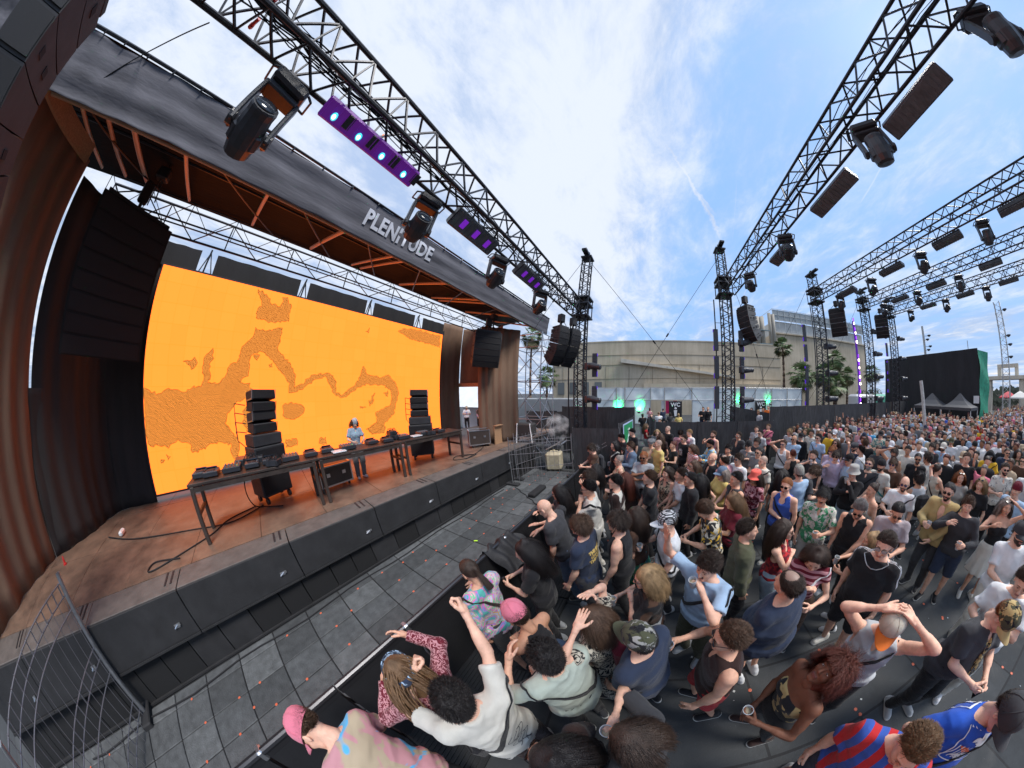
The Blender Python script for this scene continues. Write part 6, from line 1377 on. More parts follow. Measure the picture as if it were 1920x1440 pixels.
CC = {'white': (.70, .71, .73), 'offwhite': (.62, .60, .54), 'cream': (.55, .51, .42), 'black': (.016, .016, .019), 'charcoal': (.045, .046, .052), 'grey': (.17, .175, .185), 'lightgrey': (.42, .44, .46), 'navy': (.028, .040, .075), 'blue': (.04, .10, .42), 'royal': (.02, .09, .48), 'lightblue': (.36, .50, .68), 'sky': (.10, .42, .72),
 'red': (.50, .025, .03), 'maroon': (.14, .012, .025), 'pink': (.72, .20, .28), 'rose': (.55, .27, .30), 'green': (.05, .28, .13), 'olive': (.075, .078, .045), 'khaki': (.46, .34, .15), 'beige': (.46, .37, .26), 'yellow': (.72, .56, .20), 'mustard': (.70, .42, .03), 'brown': (.085, .045, .03), 'darkbrown': (.035, .018, .016), 'purple': (.12, .04, .22), 'orange': (.72, .17, .03),
 'denim': (.13, .19, .28), 'lightdenim': (.28, .37, .46), 'teal': (.03, .22, .22), 'lilac': (.50, .42, .56), 'mint': (.44, .50, .44), 'coral': (.80, .13, .10), 'lime': (.25, .8, .12), 'stone': (.36, .35, .33), 'mauve': (.36, .31, .33)}
def cloth(c, pat=None, c2=None, c3=None, sc=1.0):
    nm = 'cloth_%s_%s_%s_%s_%s' % (c, pat, c2, c3, sc)
    if nm in _mats: return _mats[nm]
    col = CC[c]
    m = mk(nm, col, .86, bump=.35, bs=420, var=.10, vs=9); t = m.node_tree; b = t.nodes['Principled BSDF']; b.inputs['Specular IOR Level'].default_value = .22
    try: b.inputs['Sheen Weight'].default_value = .12
    except Exception: pass
    if not pat: return m
    def nn(ty, **k):
        n = t.nodes.new(ty)
        for a, v in k.items(): setattr(n, a, v)
        return n
    ln = t.links.new; co = nn('ShaderNodeTexCoord'); A = col + (1,); B = CC[c2] + (1,); Cc = (CC[c3] + (1,)) if c3 else B
    for l in list(b.inputs['Base Color'].links): t.links.remove(l)
    def thr(fac, a, e): n = nn('ShaderNodeMapRange'); n.inputs[1].default_value = a; n.inputs[2].default_value = e; ln(fac, n.inputs[0]); return n.outputs[0]
    def mixc(f, x, y):
        n = nn('ShaderNodeMix', data_type='RGBA'); ln(f, n.inputs[0])
        for i, v in ((6, x), (7, y)):
            if isinstance(v, tuple): n.inputs[i].default_value = v
            else: ln(v, n.inputs[i])
        return n.outputs[2]
    if pat in ('stripe', 'vstripe', 'wide'):
        w_ = nn('ShaderNodeTexWave', wave_type='BANDS', bands_direction='Z' if pat == 'stripe' else 'Y'); w_.inputs['Scale'].default_value = {'stripe': 9, 'vstripe': 9, 'wide': 2.5}[pat] * sc; w_.inputs['Distortion'].default_value = .4; ln(co.outputs['Object'], w_.inputs['Vector']); o = mixc(thr(w_.outputs['Fac'], .48, .52), A, B)
    elif pat == 'check':
        x = []
        for d_ in ('Y', 'Z', 'X'): w_ = nn('ShaderNodeTexWave', wave_type='BANDS', bands_direction=d_); w_.inputs['Scale'].default_value = 14 * sc; ln(co.outputs['Object'], w_.inputs['Vector']); x.append(thr(w_.outputs['Fac'], .62, .66))
        a_ = nn('ShaderNodeMath', operation='MAXIMUM'); ln(x[0], a_.inputs[0]); ln(x[1], a_.inputs[1]); o = mixc(a_.outputs[0], A, B)
    elif pat in ('blotch', 'camo', 'floral', 'swirl', 'leopard', 'paisley', 'palm', 'print'):
        n = nn('ShaderNodeTexNoise'); ln(co.outputs['Object'], n.inputs['Vector']); n.inputs['Scale'].default_value = {'blotch': 5, 'camo': 11, 'floral': 17, 'swirl': 6, 'leopard': 30, 'paisley': 26, 'palm': 10, 'print': 12}[pat] * sc; n.inputs['Detail'].default_value = 2.5; n.inputs['Distortion'].default_value = {'swirl': 3.5, 'paisley': 2.5, 'palm': 2.}.get(pat, .6)
        n2 = nn('ShaderNodeTexNoise'); mp = nn('ShaderNodeMapping'); mp.inputs['Location'].default_value = (4, 7, 2); ln(co.outputs['Object'], mp.inputs[0]); ln(mp.outputs[0], n2.inputs['Vector']); n2.inputs['Scale'].default_value = n.inputs['Scale'].default_value * 1.3; n2.inputs['Distortion'].default_value = n.inputs['Distortion'].default_value
        o = mixc(thr(n.outputs['Fac'], .50 if pat != 'palm' else .60, .53 if pat != 'palm' else .62), A, B)
        if c3 and pat != 'palm' or (c3 and pat == 'palm'): o = mixc(thr(n2.outputs['Fac'], .56, .59), o, Cc)
    elif pat == 'tiedye':
        n = nn('ShaderNodeTexNoise'); ln(co.outputs['Object'], n.inputs['Vector']); n.inputs['Scale'].default_value = 4.5; n.inputs['Distortion'].default_value = 2.8; n.inputs['Detail'].default_value = 3
        r = nn('ShaderNodeValToRGB'); r.color_ramp.interpolation = 'CONSTANT'; e = r.color_ramp.elements; e[0].position = 0; e[0].color = (.10, .45, .42, 1)
        e[1].position = .42; e[1].color = (.30, .28, .62, 1)
        for p_, c_ in ((.46, (.75, .16, .42, 1)), (.50, (.20, .60, .35, 1)), (.54, (.80, .42, .52, 1)), (.58, (.38, .55, .75, 1)), (.62, (.70, .40, .15, 1)), (.66, (.45, .22, .60, 1))): x = e.new(p_); x.color = c_
        ln(n.outputs['Fac'], r.inputs[0]); o = r.outputs[0]
    elif pat in ('block', 'wideblock'):   # printed patch on the chest/back
        s_ = nn('ShaderNodeSeparateXYZ'); ln(co.outputs['Object'], s_.inputs[0])
        def band(sock, lo, hi): a_ = nn('ShaderNodeMath', operation='COMPARE'); ln(sock, a_.inputs[0]); a_.inputs[1].default_value = (lo + hi) / 2; a_.inputs[2].default_value = (hi - lo) / 2; return a_.outputs[0]
        k1, k2 = band(s_.outputs[1], -.09, .09), band(s_.outputs[2], 1.12, 1.34); a_ = nn('ShaderNodeMath', operation='MULTIPLY'); ln(k1, a_.inputs[0]); ln(k2, a_.inputs[1])
        n = nn('ShaderNodeTexNoise'); ln(co.outputs['Object'], n.inputs['Vector']); n.inputs['Scale'].default_value = 22; n.inputs['Distortion'].default_value = 2; h_ = thr(n.outputs['Fac'], .47, .5); c_ = nn('ShaderNodeMath', operation='MULTIPLY'); ln(a_.outputs[0], c_.inputs[0]); ln(h_, c_.inputs[1])
        o = mixc(c_.outputs[0], A, B)
        if c3: n = nn('ShaderNodeTexNoise'); ln(co.outputs['Object'], n.inputs['Vector']); n.inputs['Scale'].default_value = 15; h2 = thr(n.outputs['Fac'], .52, .55); d_ = nn('ShaderNodeMath', operation='MULTIPLY'); ln(c_.outputs[0], d_.inputs[0]); ln(h2, d_.inputs[1]); o = mixc(d_.outputs[0], o, Cc)
    else: o = mixc(thr(co.outputs['Object'], 0, 1), A, B)
    ln(o, b.inputs['Base Color']); return m
M_frame = mk('black_glasses_frame', (.01, .01, .01), .25); M_shade = mk('dark_glasses_lens', (.012, .012, .016), .08); M_shaderb = mk('tinted_glasses_lens', (.05, .035, .10), .08)
M_cup = mk('frosted_plastic_cup', (.46, .50, .54), .35, var=.1); M_beer = mk('drink', (.35, .28, .18), .2); M_phone = mk('phone_shell', (.015, .015, .018), .2); M_phs = mk('phone_screen', (.05, .07, .08), .1, emit=.25)
_geo = {}; _tr = {}
def tree_of(key):
    if key not in _geo: return None
    if key not in _tr: me = _geo[key]; _tr[key] = BVHTree.FromPolygons([v.co.copy() for v in me.vertices], [tuple(p.vertices) for p in me.polygons])
    return _tr[key]
def key_mesh(key, fn):
    if key not in _geo: _geo[key] = fn()
    return _geo[key]
def put(me, name, mats, parent):
    o = bpy.data.objects.new(name, me); COL.objects.link(o); o.parent = parent
    while len(me.materials) < len(mats): me.materials.append(None)
    for i, m in enumerate(mats): o.material_slots[i].link = 'OBJECT'; o.material_slots[i].material = m
    return o
def xf(M3, t):
    m = Matrix.Identity(4)
    for i in range(3):
        for j in range(3): m[i][j] = float(M3[i][j])
        m[i][3] = float(t[i])
    return m
def hand_frame(J, n, palm=None):
    E, W = J['E' + n], J['W' + n]; x = (W - E) / np.linalg.norm(W - E); s = -1 if n == 'R' else 1; T = J['T']; hk = J['H' + n]
    want = {'relax': T @ V3(0, -s, 0), 'fist': T @ V3(0, -s, -.2), 'grip': T @ V3(.1, -s, -.1), 'flat': T @ V3(.2, 0, -1)}[hk]      # direction the palm faces
    if hk == 'flat' and W[2] > 1.55: want = (T @ V3(-.1, -s * 1., -.6)) if abs(W[1]) < .24 else T @ V3(1, 0, 0)
    if palm is not None: want = np.array(palm, float)
    z = -(want - x * (want @ x)); z /= np.linalg.norm(z) + 1e-9; y = np.cross(z, x); return np.stack([x, y, z], 1), W
def hat_geo(kind, lod):
    mb = MB(); n = 20
    if kind in ('cap', 'backcap', 'sidecap'):
        prof = [(1.0, .035), (1.0, .06), (.95, .095), (.80, .125), (.55, .146), (.25, .156), (.03, .158)]; P_ = []
        for r, z in prof:
            for i in range(n): a = 2 * math.pi * i / n; P_.append((-.014 + math.cos(a) * r * .112, math.sin(a) * r * .092, z - .015))
        mb.add(P_, [(k * n + i, k * n + (i + 1) % n, (k + 1) * n + (i + 1) % n, (k + 1) * n + i) for k in range(6) for i in range(n)])
        s = -1 if kind == 'backcap' else 1
        def br(u, v): a = (u - .5) * 2.2; r0 = .108; r1 = .108 + .098 * math.cos(a * .62); rr = r0 + (r1 - r0) * v; return (-.014 + s * math.cos(a) * rr * (1 + .0), math.sin(a) * (.090 + .0 * v) * (1 - .05 * v), .032 - .020 * v - .030 * (u - .5) ** 2 * 4)
        mb.grid(br, 12, 4, 1); mb.grid(lambda u, v: tuple(np.array(br(u, v)) - (0, 0, .006)), 12, 4, 1); mb.tube((-.014, 0, .141), (-.014, 0, .149), .008, 8, 0)
        for i in range(6): a = i * math.pi / 3 + .5; mb.path([(-.014 + math.cos(a) * r * .1135, math.sin(a) * r * .0935, z - .014) for r, z in prof[1:]], .0022, 3, 0)
    elif kind == 'bucket':
        prof = [(1.45, .005), (1.40, .002), (1.05, .06), (.98, .12), (.88, .145), (.4, .152), (.03, .152)]
        mb.add([(-.014 + math.cos(2 * math.pi * i / n) * r * .112, math.sin(2 * math.pi * i / n) * r * .094, z) for r, z in prof for i in range(n)], [(k * n + i, k * n + (i + 1) % n, (k + 1) * n + (i + 1) % n, (k + 1) * n + i) for k in range(6) for i in range(n)])
    elif kind == 'band':
        prof = [(1.05, .02), (1.09, .035), (1.10, .055), (1.06, .075), (1.02, .07)]
        mb.add([(-.016 + math.cos(2 * math.pi * i / n) * r * .112, math.sin(2 * math.pi * i / n) * r * .092, z + .45 * math.cos(2 * math.pi * i / n) * .07) for r, z in prof for i in range(n)], [(k * n + i, k * n + (i + 1) % n, (k + 1) * n + (i + 1) % n, (k + 1) * n + i) for k in range(4) for i in range(n)])
    elif kind in ('beanie', 'headscarf'):
        prof = [(1.04, .01), (1.06, .03), (1.04, .05), (1.0, .08), (.88, .12), (.6, .15), (.25, .163), (.03, .165)]
        mb.add([(-.018 + math.cos(2 * math.pi * i / n) * r * .110 - .0, math.sin(2 * math.pi * i / n) * r * .090, z + .0 - .35 * math.cos(2 * math.pi * i / n) * -.03) for r, z in prof for i in range(n)], [(k * n + i, k * n + (i + 1) % n, (k + 1) * n + (i + 1) % n, (k + 1) * n + i) for k in range(7) for i in range(n)])
    elif kind == 'flat':
        prof = [(.95, .04), (1.12, .055), (1.14, .08), (1.0, .105), (.6, .125), (.03, .130)]
        mb.add([(.004 + math.cos(2 * math.pi * i / n) * r * .118, math.sin(2 * math.pi * i / n) * r * .098, z - .16 * math.cos(2 * math.pi * i / n) * r * .118 * 1) for r, z in prof for i in range(n)], [(k * n + i, k * n + (i + 1) % n, (k + 1) * n + (i + 1) % n, (k + 1) * n + i) for k in range(5) for i in range(n)])
        mb.grid(lambda u, v: (.10 + .045 * v * math.cos((u - .5) * 2), math.sin((u - .5) * 2.2) * .085, .030 - .012 * v), 10, 3, 1)
    return mb
def glasses_geo(kind):
    mb = MB(); M = Matrix.Translation((.101, 0, .012)) if kind != 'up' else Matrix.Translation((.055, 0, .105)) @ Matrix.Rotation(R(-62), 4, 'Y')
    for s in (-1, 1):
        P_ = [M @ Vector((-.004 * abs(math.cos(a)) , s * .033 + .026 * math.cos(a), -.004 + .019 * math.sin(a))) for a in np.linspace(0, 6.283, 15)[:-1]]; Q_ = [p + M.to_3x3() @ Vector((.005, 0, 0)) for p in P_]; k = len(P_)
        mb.add(P_ + Q_, [tuple(range(k)), tuple(range(2 * k - 1, k - 1, -1))] + [(i, (i + 1) % k, k + (i + 1) % k, k + i) for i in range(k)], 1);
        mb.path([P_[i] for i in range(k)] + [P_[0]], .0022, 4, 0); mb.tube(M @ Vector((0, s * .058, .004)), M @ Vector((-.10, s * .080, .004)), .0026, 4, 0)
    mb.tube(M @ Vector((.002, -.01, .0)), M @ Vector((.002, .01, .0)), .0028, 4, 0); return mb
from mathutils.bvhtree import BVHTree
def band_geo(J, side=1, infl=.034, w=.016, tree=None):
    """cross body strap round the torso, from one shoulder to the opposite hip"""
    T, O = J['T'], J['O']; rx, ry = LO[J['sex']]; k = J['fat']; pts = []
    for i in range(33):
        a = 2 * math.pi * i / 32; cy = math.cos(a); z = 1.235 + .235 * cy * 1.0; yy = side * (.165 * cy) ; kk = k if z < 1.3 else 1 + (k - 1) * .4
        ex = max(np.interp(z, ZT, rx), rx[5] * .93 if z < 1.3 else 0) * kk + infl; ey = max(np.interp(z, ZT, ry), ry[5] * .93 if z < 1.3 else 0) * kk + infl
        if z > 1.40: ey += .03; ex += .02
        y = max(-ey * .98, min(ey * .98, yy * (ey / .17))); x = math.sin(a) * ex * math.sqrt(max(.05, 1 - (y / ey) ** 2)) if True else 0
        if tree is not None:
            c = O + T @ (V3(0, side * .165 * cy * .45, 1.02 + (z - 1.0) * .93) - O); t_ = O + T @ (V3(x * 1.0, y, z) - O); dd = Vector(t_ - c).normalized(); hit = tree.ray_cast(Vector(c) + dd * .6, -dd)
            if hit[0] is not None: pts.append(V3(*(Vector(hit[0]) + dd * .006))); continue
            pts.append(t_); continue
        pts.append(V3(x, y, z + (.0)))
    V, F = [], []
    for i, p in enumerate(pts):
        t = pts[(i + 1) % 32] - pts[i - 1 if i else 31]; t /= np.linalg.norm(t) + 1e-9; o = V3(p[0], p[1], 0); o /= np.linalg.norm(o) + 1e-9; b = np.cross(t, o)
        for q in (p - b * w - o * .004, p + b * w - o * .004, p + b * w + o * .006, p - b * w + o * .006): V.append(O + T @ (q - O) if tree is None else q)
    n = len(pts)
    for i in range(n - 1):
        for a in range(4): F.append((i * 4 + a, i * 4 + (a + 1) % 4, i * 4 + 4 + (a + 1) % 4, i * 4 + 4 + a))
    return np.array(V), F
PEOPLE = []; root_keys = {}; PS = 1.18
def short_label(pre, label, cut=16):
    w = (pre + label).replace(',', '').split()[:cut]
    while w[-1] in ('and', 'with', 'in', 'a', 'of', 'his', 'her', 'the', 'at', 'to', 'on', 'by', 'over', 'behind', 'black', 'white', 'dark', 'pale', 'short', 'long', 'light', 'small', 'brown', 'looking', 'beside', 'grey', 'blue', 'both', 'one', 'from', 'up'): w.pop()
    return ' '.join(w)
def person(label, x, y, facing, lod=0, h=1.75, sex='m', skin='b', hair='short', hc='dark', top='tee', tc='white', legs='long', lc='black', shoe=None, R_='down', L_='down', lean=0., hy=0., hp=0., hr=0., stance=0, fat=1.,
           face='', hat=None, hatc=None, brim=None, gl=None, strap=None, strapc='black', bag=None, hold=None, group='crowd of people facing the stage', seed=0, beardc=None, z0=0., tw=0., hatpat=None, palmR=None, palmL=None, extra=None):
    J = skeleton(sex, R_, L_, lean, hy, hp, hr, stance, fat, tw); s = h / 1.75
    root = thing('person', label, 'person', (x, y, z0), R(facing), group); root.scale = (s, s, s); base = (sex, str(R_), str(L_), lean, hy, hp, hr, stance, fat, tw, lod)
    def mkbody():
        f, lo, hi = body_sdf(J); V, Q = surfnet(f, lo, hi, (.0175, .024, .04)[lod]); mi = [np.zeros(len(Q), int)]; Vs, Qs, n = [V], [Q], len(V)
        hv, hq = head_mesh(sex, lod); Vs.append(hv @ J['HR_'].T * 1 + J['HC']); Qs.append(hq + n); mi.append(head_mats(hv, hq, face)); n += len(hv); ex = None
        if lod < 2: ev, ef, em = face_extras(hv); Vs.append(ev @ J['HR_'].T + J['HC']); ex = ([tuple(i + n for i in f_) for f_ in ef], em); n += len(ev)
        for nm, pl in (('R', palmR), ('L', palmL)):
            fv, fq = hand_mesh(J['H' + nm], lod); M3, W = hand_frame(J, nm, pl)
            if nm == 'L': fv = fv * V3(1, -1, 1); fq = fq[:, ::-1]
            Vs.append((fv * (1.0 if sex == 'm' else .9)) @ M3.T + W); Qs.append(fq + n); mi.append(np.zeros(len(fq), int)); n += len(fv)
        return np_mesh('person_body', np.concatenate(Vs), np.concatenate(Qs).tolist() + (ex[0] if ex else []), np.concatenate(mi + ([np.array(ex[1])] if ex else [])))
    me = key_mesh(('body', face, str(palmR), str(palmL)) + base, mkbody); bc = hair_mat(beardc or (hc if hair != 'none' or hc else 'dark'))
    put(me, 'body', [skin_mat(skin), lip_mat(skin), M_eye, M_iris, bc, scalp_mat(skin)], root)
    HM = xf(J['HR_'], J['HC'])
    def headpart(geo):
        V, F = geo; return np_mesh('head_part', np.asarray(V) @ J['HR_'].T + J['HC'], F)
    if hair and hair != 'none':
        sty = hair;
        if hat and hair in ('short', 'mop', 'curly', 'afro', 'neat'): sty = 'neat'
        put(key_mesh(('hair', sty) + base, lambda: headpart(hair_mesh(sty, lod))), 'hair', [hair_mat(hc)], root)
    if hat:
        def hm():
            mb = hat_geo(hat, lod); M = HM @ (Matrix.Scale(1.02, 4) if hair not in ('none', None) else Matrix.Identity(4)); m = MB(); m.add([M @ Vector(v) for v in mb.v], mb.f); m.mi = mb.mi; me_ = m.mesh('hat'); me_.materials.append(None); me_.materials.append(None); me_.polygons.foreach_set('material_index', m.mi); me_.polygons.foreach_set('use_smooth', [True] * len(me_.polygons)); return me_
        put(key_mesh(('hat', hat, hair in ('none', None)) + base, hm), {'bucket': 'hat', 'beanie': 'hat', 'headscarf': 'headscarf', 'flat': 'flat_cap', 'band': 'headband'}.get(hat, 'cap'), [cloth(*hatc) if isinstance(hatc, tuple) else cloth(hatc), cloth(brim or (hatc if not isinstance(hatc, tuple) else hatc[0]))], root)
    if gl and lod < 2:
        def gm():
            mb = glasses_geo('up' if gl == 'up' else 'on'); m = MB(); m.add([HM @ Vector(v) for v in mb.v], mb.f); me_ = m.mesh('glasses'); me_.materials.append(None); me_.materials.append(None); me_.polygons.foreach_set('material_index', mb.mi); return me_
        put(key_mesh(('gl', gl == 'up') + base, gm), 'glasses', [M_frame, {'clear': mk('clear_lens', (.35, .35, .36), .1), 'tint': M_shaderb}.get(gl, M_shade)], root)
    if top:
        put(key_mesh(('top', top, seed % 3) + base, lambda: np_mesh('garment', *shirt_geo(J, top, lod, seed % 3))), {'dress': 'dress', 'jacket': 'jacket', 'hoodie': 'hooded_top', 'tank': 'vest_top', 'vest': 'vest_top', 'crop': 'crop_top', 'strapless': 'strapless_top', 'halter': 'halter_top'}.get(top, 'shirt'), [cloth(*tc) if isinstance(tc, tuple) else cloth(tc)], root)
    if legs: put(key_mesh(('legs', legs) + base, lambda: np_mesh('garment', *legs_geo(J, legs, lod))), {'skirt': 'skirt', 'mini': 'skirt', 'shorts': 'shorts'}.get(legs, 'trousers'), [cloth(*lc) if isinstance(lc, tuple) else cloth(lc)], root)
    if lod < 2:
        for nm, sd in (('R', -1), ('L', 1)):
            def sm():
                V, Q = shoe_geo(lod); A = J['A' + nm]; V = V @ rotm('z', sd * .22).T + V3(A[0], A[1], 0); c = V[Q][:, :, 2].mean(1); return np_mesh('shoe', V, Q, (c < .026).astype(int))
            put(key_mesh(('shoe', nm) + base, sm), 'shoe', [cloth(shoe or ('white', 'charcoal', 'black', 'lightgrey', 'offwhite')[len(label) % 5]), mk('shoe_sole', (.55, .55, .53), .7)], root)
    if strap:
        me = key_mesh(('strap', strap, top) + base, lambda: np_mesh('strap', *band_geo(J, strap, tree=tree_of(('top', top, seed % 3) + base)), smooth=False)); put(me, 'strap', [cloth(strapc)], root)
    root['_'] = 1; del root['_']
    bpy.context.view_layer.update() if False else None
    W = Matrix.Translation((x, y, z0)) @ Matrix.Rotation(R(facing), 4, 'Z') @ Matrix.Scale(s, 4)
    PEOPLE.append((x, y)); root_info = (J, W)
    if hold:
        for it in hold.split('+'):
            kind, nm = it.split(':')[:2]; M3, Wp = hand_frame(J, nm, palmR if nm == 'R' else palmL); c = Wp + M3 @ V3(.085, .012, -.042); lab = label.split(',')[0]
            if kind == 'cup':
                p = W @ Vector(c); up = (W.to_3x3() @ Vector(M3 @ V3(0, 1, 0))).normalized(); up = Vector((up.x * .25, up.y * .25, 1)).normalized() if up.z > -.3 else Vector((0, 0, 1)); q = up.to_track_quat('Z', 'Y').to_matrix().to_4x4()
                t = thing('plastic_cup', short_label('plastic cup held by the ', label), 'cup'); t.matrix_world = Matrix.Translation(p) @ q @ Matrix.Translation((0, 0, -.05)); t.location = p + q @ Vector((0, 0, -.05)); t.rotation_euler = q.to_euler(); t['group'] = 'plastic cups held in the crowd'
                m = MB(); m.lathe([(.030, 0), (.040, .125), (.042, .127), (.042, .130), (.038, .130), (.033, .09), (.001, .09)], 18); m.build('cup_wall', M_cup, t, smooth=False); m = MB(); m.lathe([(.0345, .091), (.001, .0925)], 16); m.build('drink', M_beer, t)
            elif kind == 'phone':
                p = W @ Vector(Wp + M3 @ V3(.10, .01, -.030)); q = W.to_3x3() @ Matrix([[float(v) for v in r] for r in M3]); q = q.normalized() if hasattr(q, 'normalized') else q
                t = thing('phone', short_label('black phone held by the ', label), 'phone', p); t.rotation_euler = q.to_euler(); m = MB(); m.cbox((0, .01, 0), (.072, .15, .009), ch=.003); m.build('case', M_phone, t); m = MB(); m.cbox((0, .01, .0055), (.064, .138, .002)); m.build('display', M_phs, t)
    if bag:
        sd, kind, bc_ = bag; p = W @ Vector(J['tf']((.06, -sd * .23 * fat, .98))) if kind == 'hip' else W @ Vector(J['tf']((-.20, 0, 1.22)))
        cn = {'lightgrey': 'pale grey', 'darkbrown': 'dark brown'}.get(bc_, bc_); m = MB()
        if kind == 'hip': m.cbox((0, 0, 0), (.20, .07, .15), ch=.02); m.cbox((0, -sd * .038, .02), (.16, .012, .09), ch=.004)
        else: m.cbox((0, 0, 0), (.13, .27, .40), ch=.04); m.cbox((-.07, 0, -.06), (.05, .22, .2), ch=.02)
        t = m.build('bag' if kind == 'hip' else 'backpack', cloth(bc_), loc=p); t.rotation_euler = (0, 0, R(facing)); t.scale = (s, s, s); tag(t, short_label((cn + ' hip bag of the ') if kind == 'hip' else (cn + ' backpack of the '), label), 'bag' if kind == 'hip' else 'backpack')
    root_keys[root.name] = ('top', top, seed % 3) + base
    return root, J, W
import time as _time
_t0 = _time.time()
DJP = (-8.5, 2.25)
def n(px, py, label, f=0, F=None, lod=None, z0=0., **k):
    h = k.get('h', 1.70 if k.get('sex') == 'f' else 1.77); h *= k.pop('ps', PS); k['h'] = h
    J = skeleton(k.get('sex', 'm'), k.get('R_', 'down'), k.get('L_', 'down'), k.get('lean', 0), k.get('hy', 0), k.get('hp', 0), k.get('hr', 0), k.get('stance', 0), k.get('fat', 1), k.get('tw', 0)); s = h / 1.75
    p = at(px, py, z=z0 + J['HC'][2] * s + .01); d = math.hypot(p.x, p.y, p.z - CAMH)
    if F == 'C': a = math.degrees(math.atan2(-p.y, -p.x)) + f
    elif F is not None: a = F
    else: a = math.degrees(math.atan2(DJP[1] - p.y, DJP[0] - p.x)) + f
    c, s_ = math.cos(R(a)), math.sin(R(a)); hx, hy_ = J['HC'][0] * s, J['HC'][1] * s
    x, y = p.x - (c * hx - s_ * hy_), p.y - (s_ * hx + c * hy_)
    if lod is None: lod = 0 if d < 4.9 else 1 if d < 12.5 else 2
    return person(label, x, y, a, lod, z0=z0, seed=int(px * 7 + py) % 3, **k)
def decal(rootinfo, txt, size, z, front, mat, off=0., rot=0., bold=.004, name='print'):
    """lettering laid on the garment surface"""
    root, J, W = rootinfo; tr = tree_of(root_keys[root.name]); sh = [o for o in root.children if o.name.split('.')[0] in ('shirt', 'vest_top', 'jacket', 'hooded_top')]
    if tr is None or not sh: return
    me = txt if not isinstance(txt, str) else text_mesh(txt, size, 0, bold); sg = 1 if front else -1; ca, sa = math.cos(R(rot)), math.sin(R(rot))
    bm = bmesh.new(); bm.from_mesh(me); bmesh.ops.triangulate(bm, faces=bm.faces); [bmesh.ops.subdivide_edges(bm, edges=[e for e in bm.edges if e.calc_length() > .014], cuts=1) for _ in range(3)]; bm.to_mesh(me); bm.free()
    bad = set()
    for v in me.vertices:
        a, b = v.co.x * ca - v.co.y * sa, v.co.x * sa + v.co.y * ca
        o = Vector(J['tf']((sg * .6, sg * a + off, z + b))); dr = Vector(J['T'] @ V3(-sg, 0, 0)); hit = tr.ray_cast(o, dr)
        v.co = (hit[0] - dr * .008) if hit[0] is not None else Vector(J['tf']((sg * .15, sg * a + off, z + b)))
        if hit[0] is None or (hit[0] - Vector(J['tf']((sg * .14, sg * a + off, z + b)))).length > .12: bad.add(v.index)
    if bad: bm = bmesh.new(); bm.from_mesh(me); bm.verts.ensure_lookup_table(); bmesh.ops.delete(bm, geom=[bm.verts[i] for i in bad], context='VERTS'); bm.to_mesh(me); bm.free()
    me.materials.clear(); me.materials.append(mat); o = bpy.data.objects.new(name, me); COL.objects.link(o); o.parent = sh[0]
def lines_mesh(segs, w):
    mb = MB()
    for a, b in segs:
        a, b = Vector((*a, 0)), Vector((*b, 0)); d = (b - a); L = d.length; nn_ = Vector((-d.y, d.x, 0)).normalized() * w / 2; k = max(1, int(L / .025))
        for i in range(k): p, q = a + d * i / k, a + d * (i + 1) / k; mb.add([p - nn_, q - nn_, q + nn_, p + nn_], [(0, 1, 2, 3)])
    return mb.mesh('line_print')
FEM = dict(sex='f')
dj = person('performer in pale blue shirt and grey trousers behind the decks', 0, 0, 0, 1, h=1.70, sex='f', skin='a', hair='bob', hc='brown', hat='beanie', hatc='lightgrey', top='shirt', tc='lightdenim', legs='baggy', lc='grey', shoe='white', R_=((.30, -.16, 1.12), (0, -.6, -.8), 'relax'), L_=((.30, -.14, 1.12), (0, -.6, -.8), 'relax'), hp=.35, group=None)[0]
dj.location = (-8.45, 2.22, SZ + .005); dj.rotation_euler = (0, 0, R(5)); PEOPLE.pop()
n(875, 772, 'man in white print shirt and dark trousers standing in the stage doorway', F=-40, ps=1.0, hair='short', hc='light', hat='cap', hatc='beige', top='tee', tc=('white', 'block', 'blue'), lc='black', R_='hold', L_='hold', group=None, z0=1.0)
n(899, 772, 'man in reddish brown patterned shirt by the doorway cloth', F=-60, ps=1.0, hair='curly', hc='dark', gl='dark', top='long', tc=('brown', 'blotch', 'rose'), lc='darkbrown', R_='clasp', L_='clasp', group=None, z0=1.0)
n(992, 774, 'worker in yellow green safety vest behind the scaffold', F=200, ps=1.0, hair='short', hc='grey', top='vest', tc=('lime'), lc='charcoal', R_='hold', L_='down', group=None)
n(580, 1374, 'man in mauve pink cap and pastel painted shirt leaning over the barrier', F=198, hy=.8, hair='short', hc='brown', skin='a', hat='cap', hatc=('pink', 'blotch', 'mauve', None, .8) if False else 'pink', top='longtee', tc=('beige', 'blotch', 'rose', 'sky', .9), R_='rail', L_=((.42, -.12, 1.2), (-.2, -.6, -.5), 'flat'), lean=.62, hp=.45, gl='dark', stance=1, group=None)
n(752, 1268, 'person with long thin brown braids, blue headband and red paisley shirt', f=5, hair='braids', hc='light', skin='b', hat='band', hatc=('navy', 'floral', 'lightblue'), top='long', tc=('maroon', 'paisley', 'rose'), R_=((.34, -.16, 1.62), (.1, -.9, -.5), 'relax'), L_=((.30, -.20, 1.45), (.1, -.9, -.6), 'relax'), hp=.1, lean=.15, group=None, **FEM)
ri = n(848, 1318, 'man with dark curly hair and cream shirt raising both fists', f=-12, hair='curly', hc='black', skin='a', top='shirt', tc='offwhite', strap=-1, R_=((.42, -.34, 1.86), (.2, -1, .2), 'fist'), L_=((.34, -.18, 1.56), (.3, -1, -.5), 'fist'), lc='darkbrown', bag=(-1, 'hip', 'black'), h=1.8, group=None)
rs_ = random.Random(4)
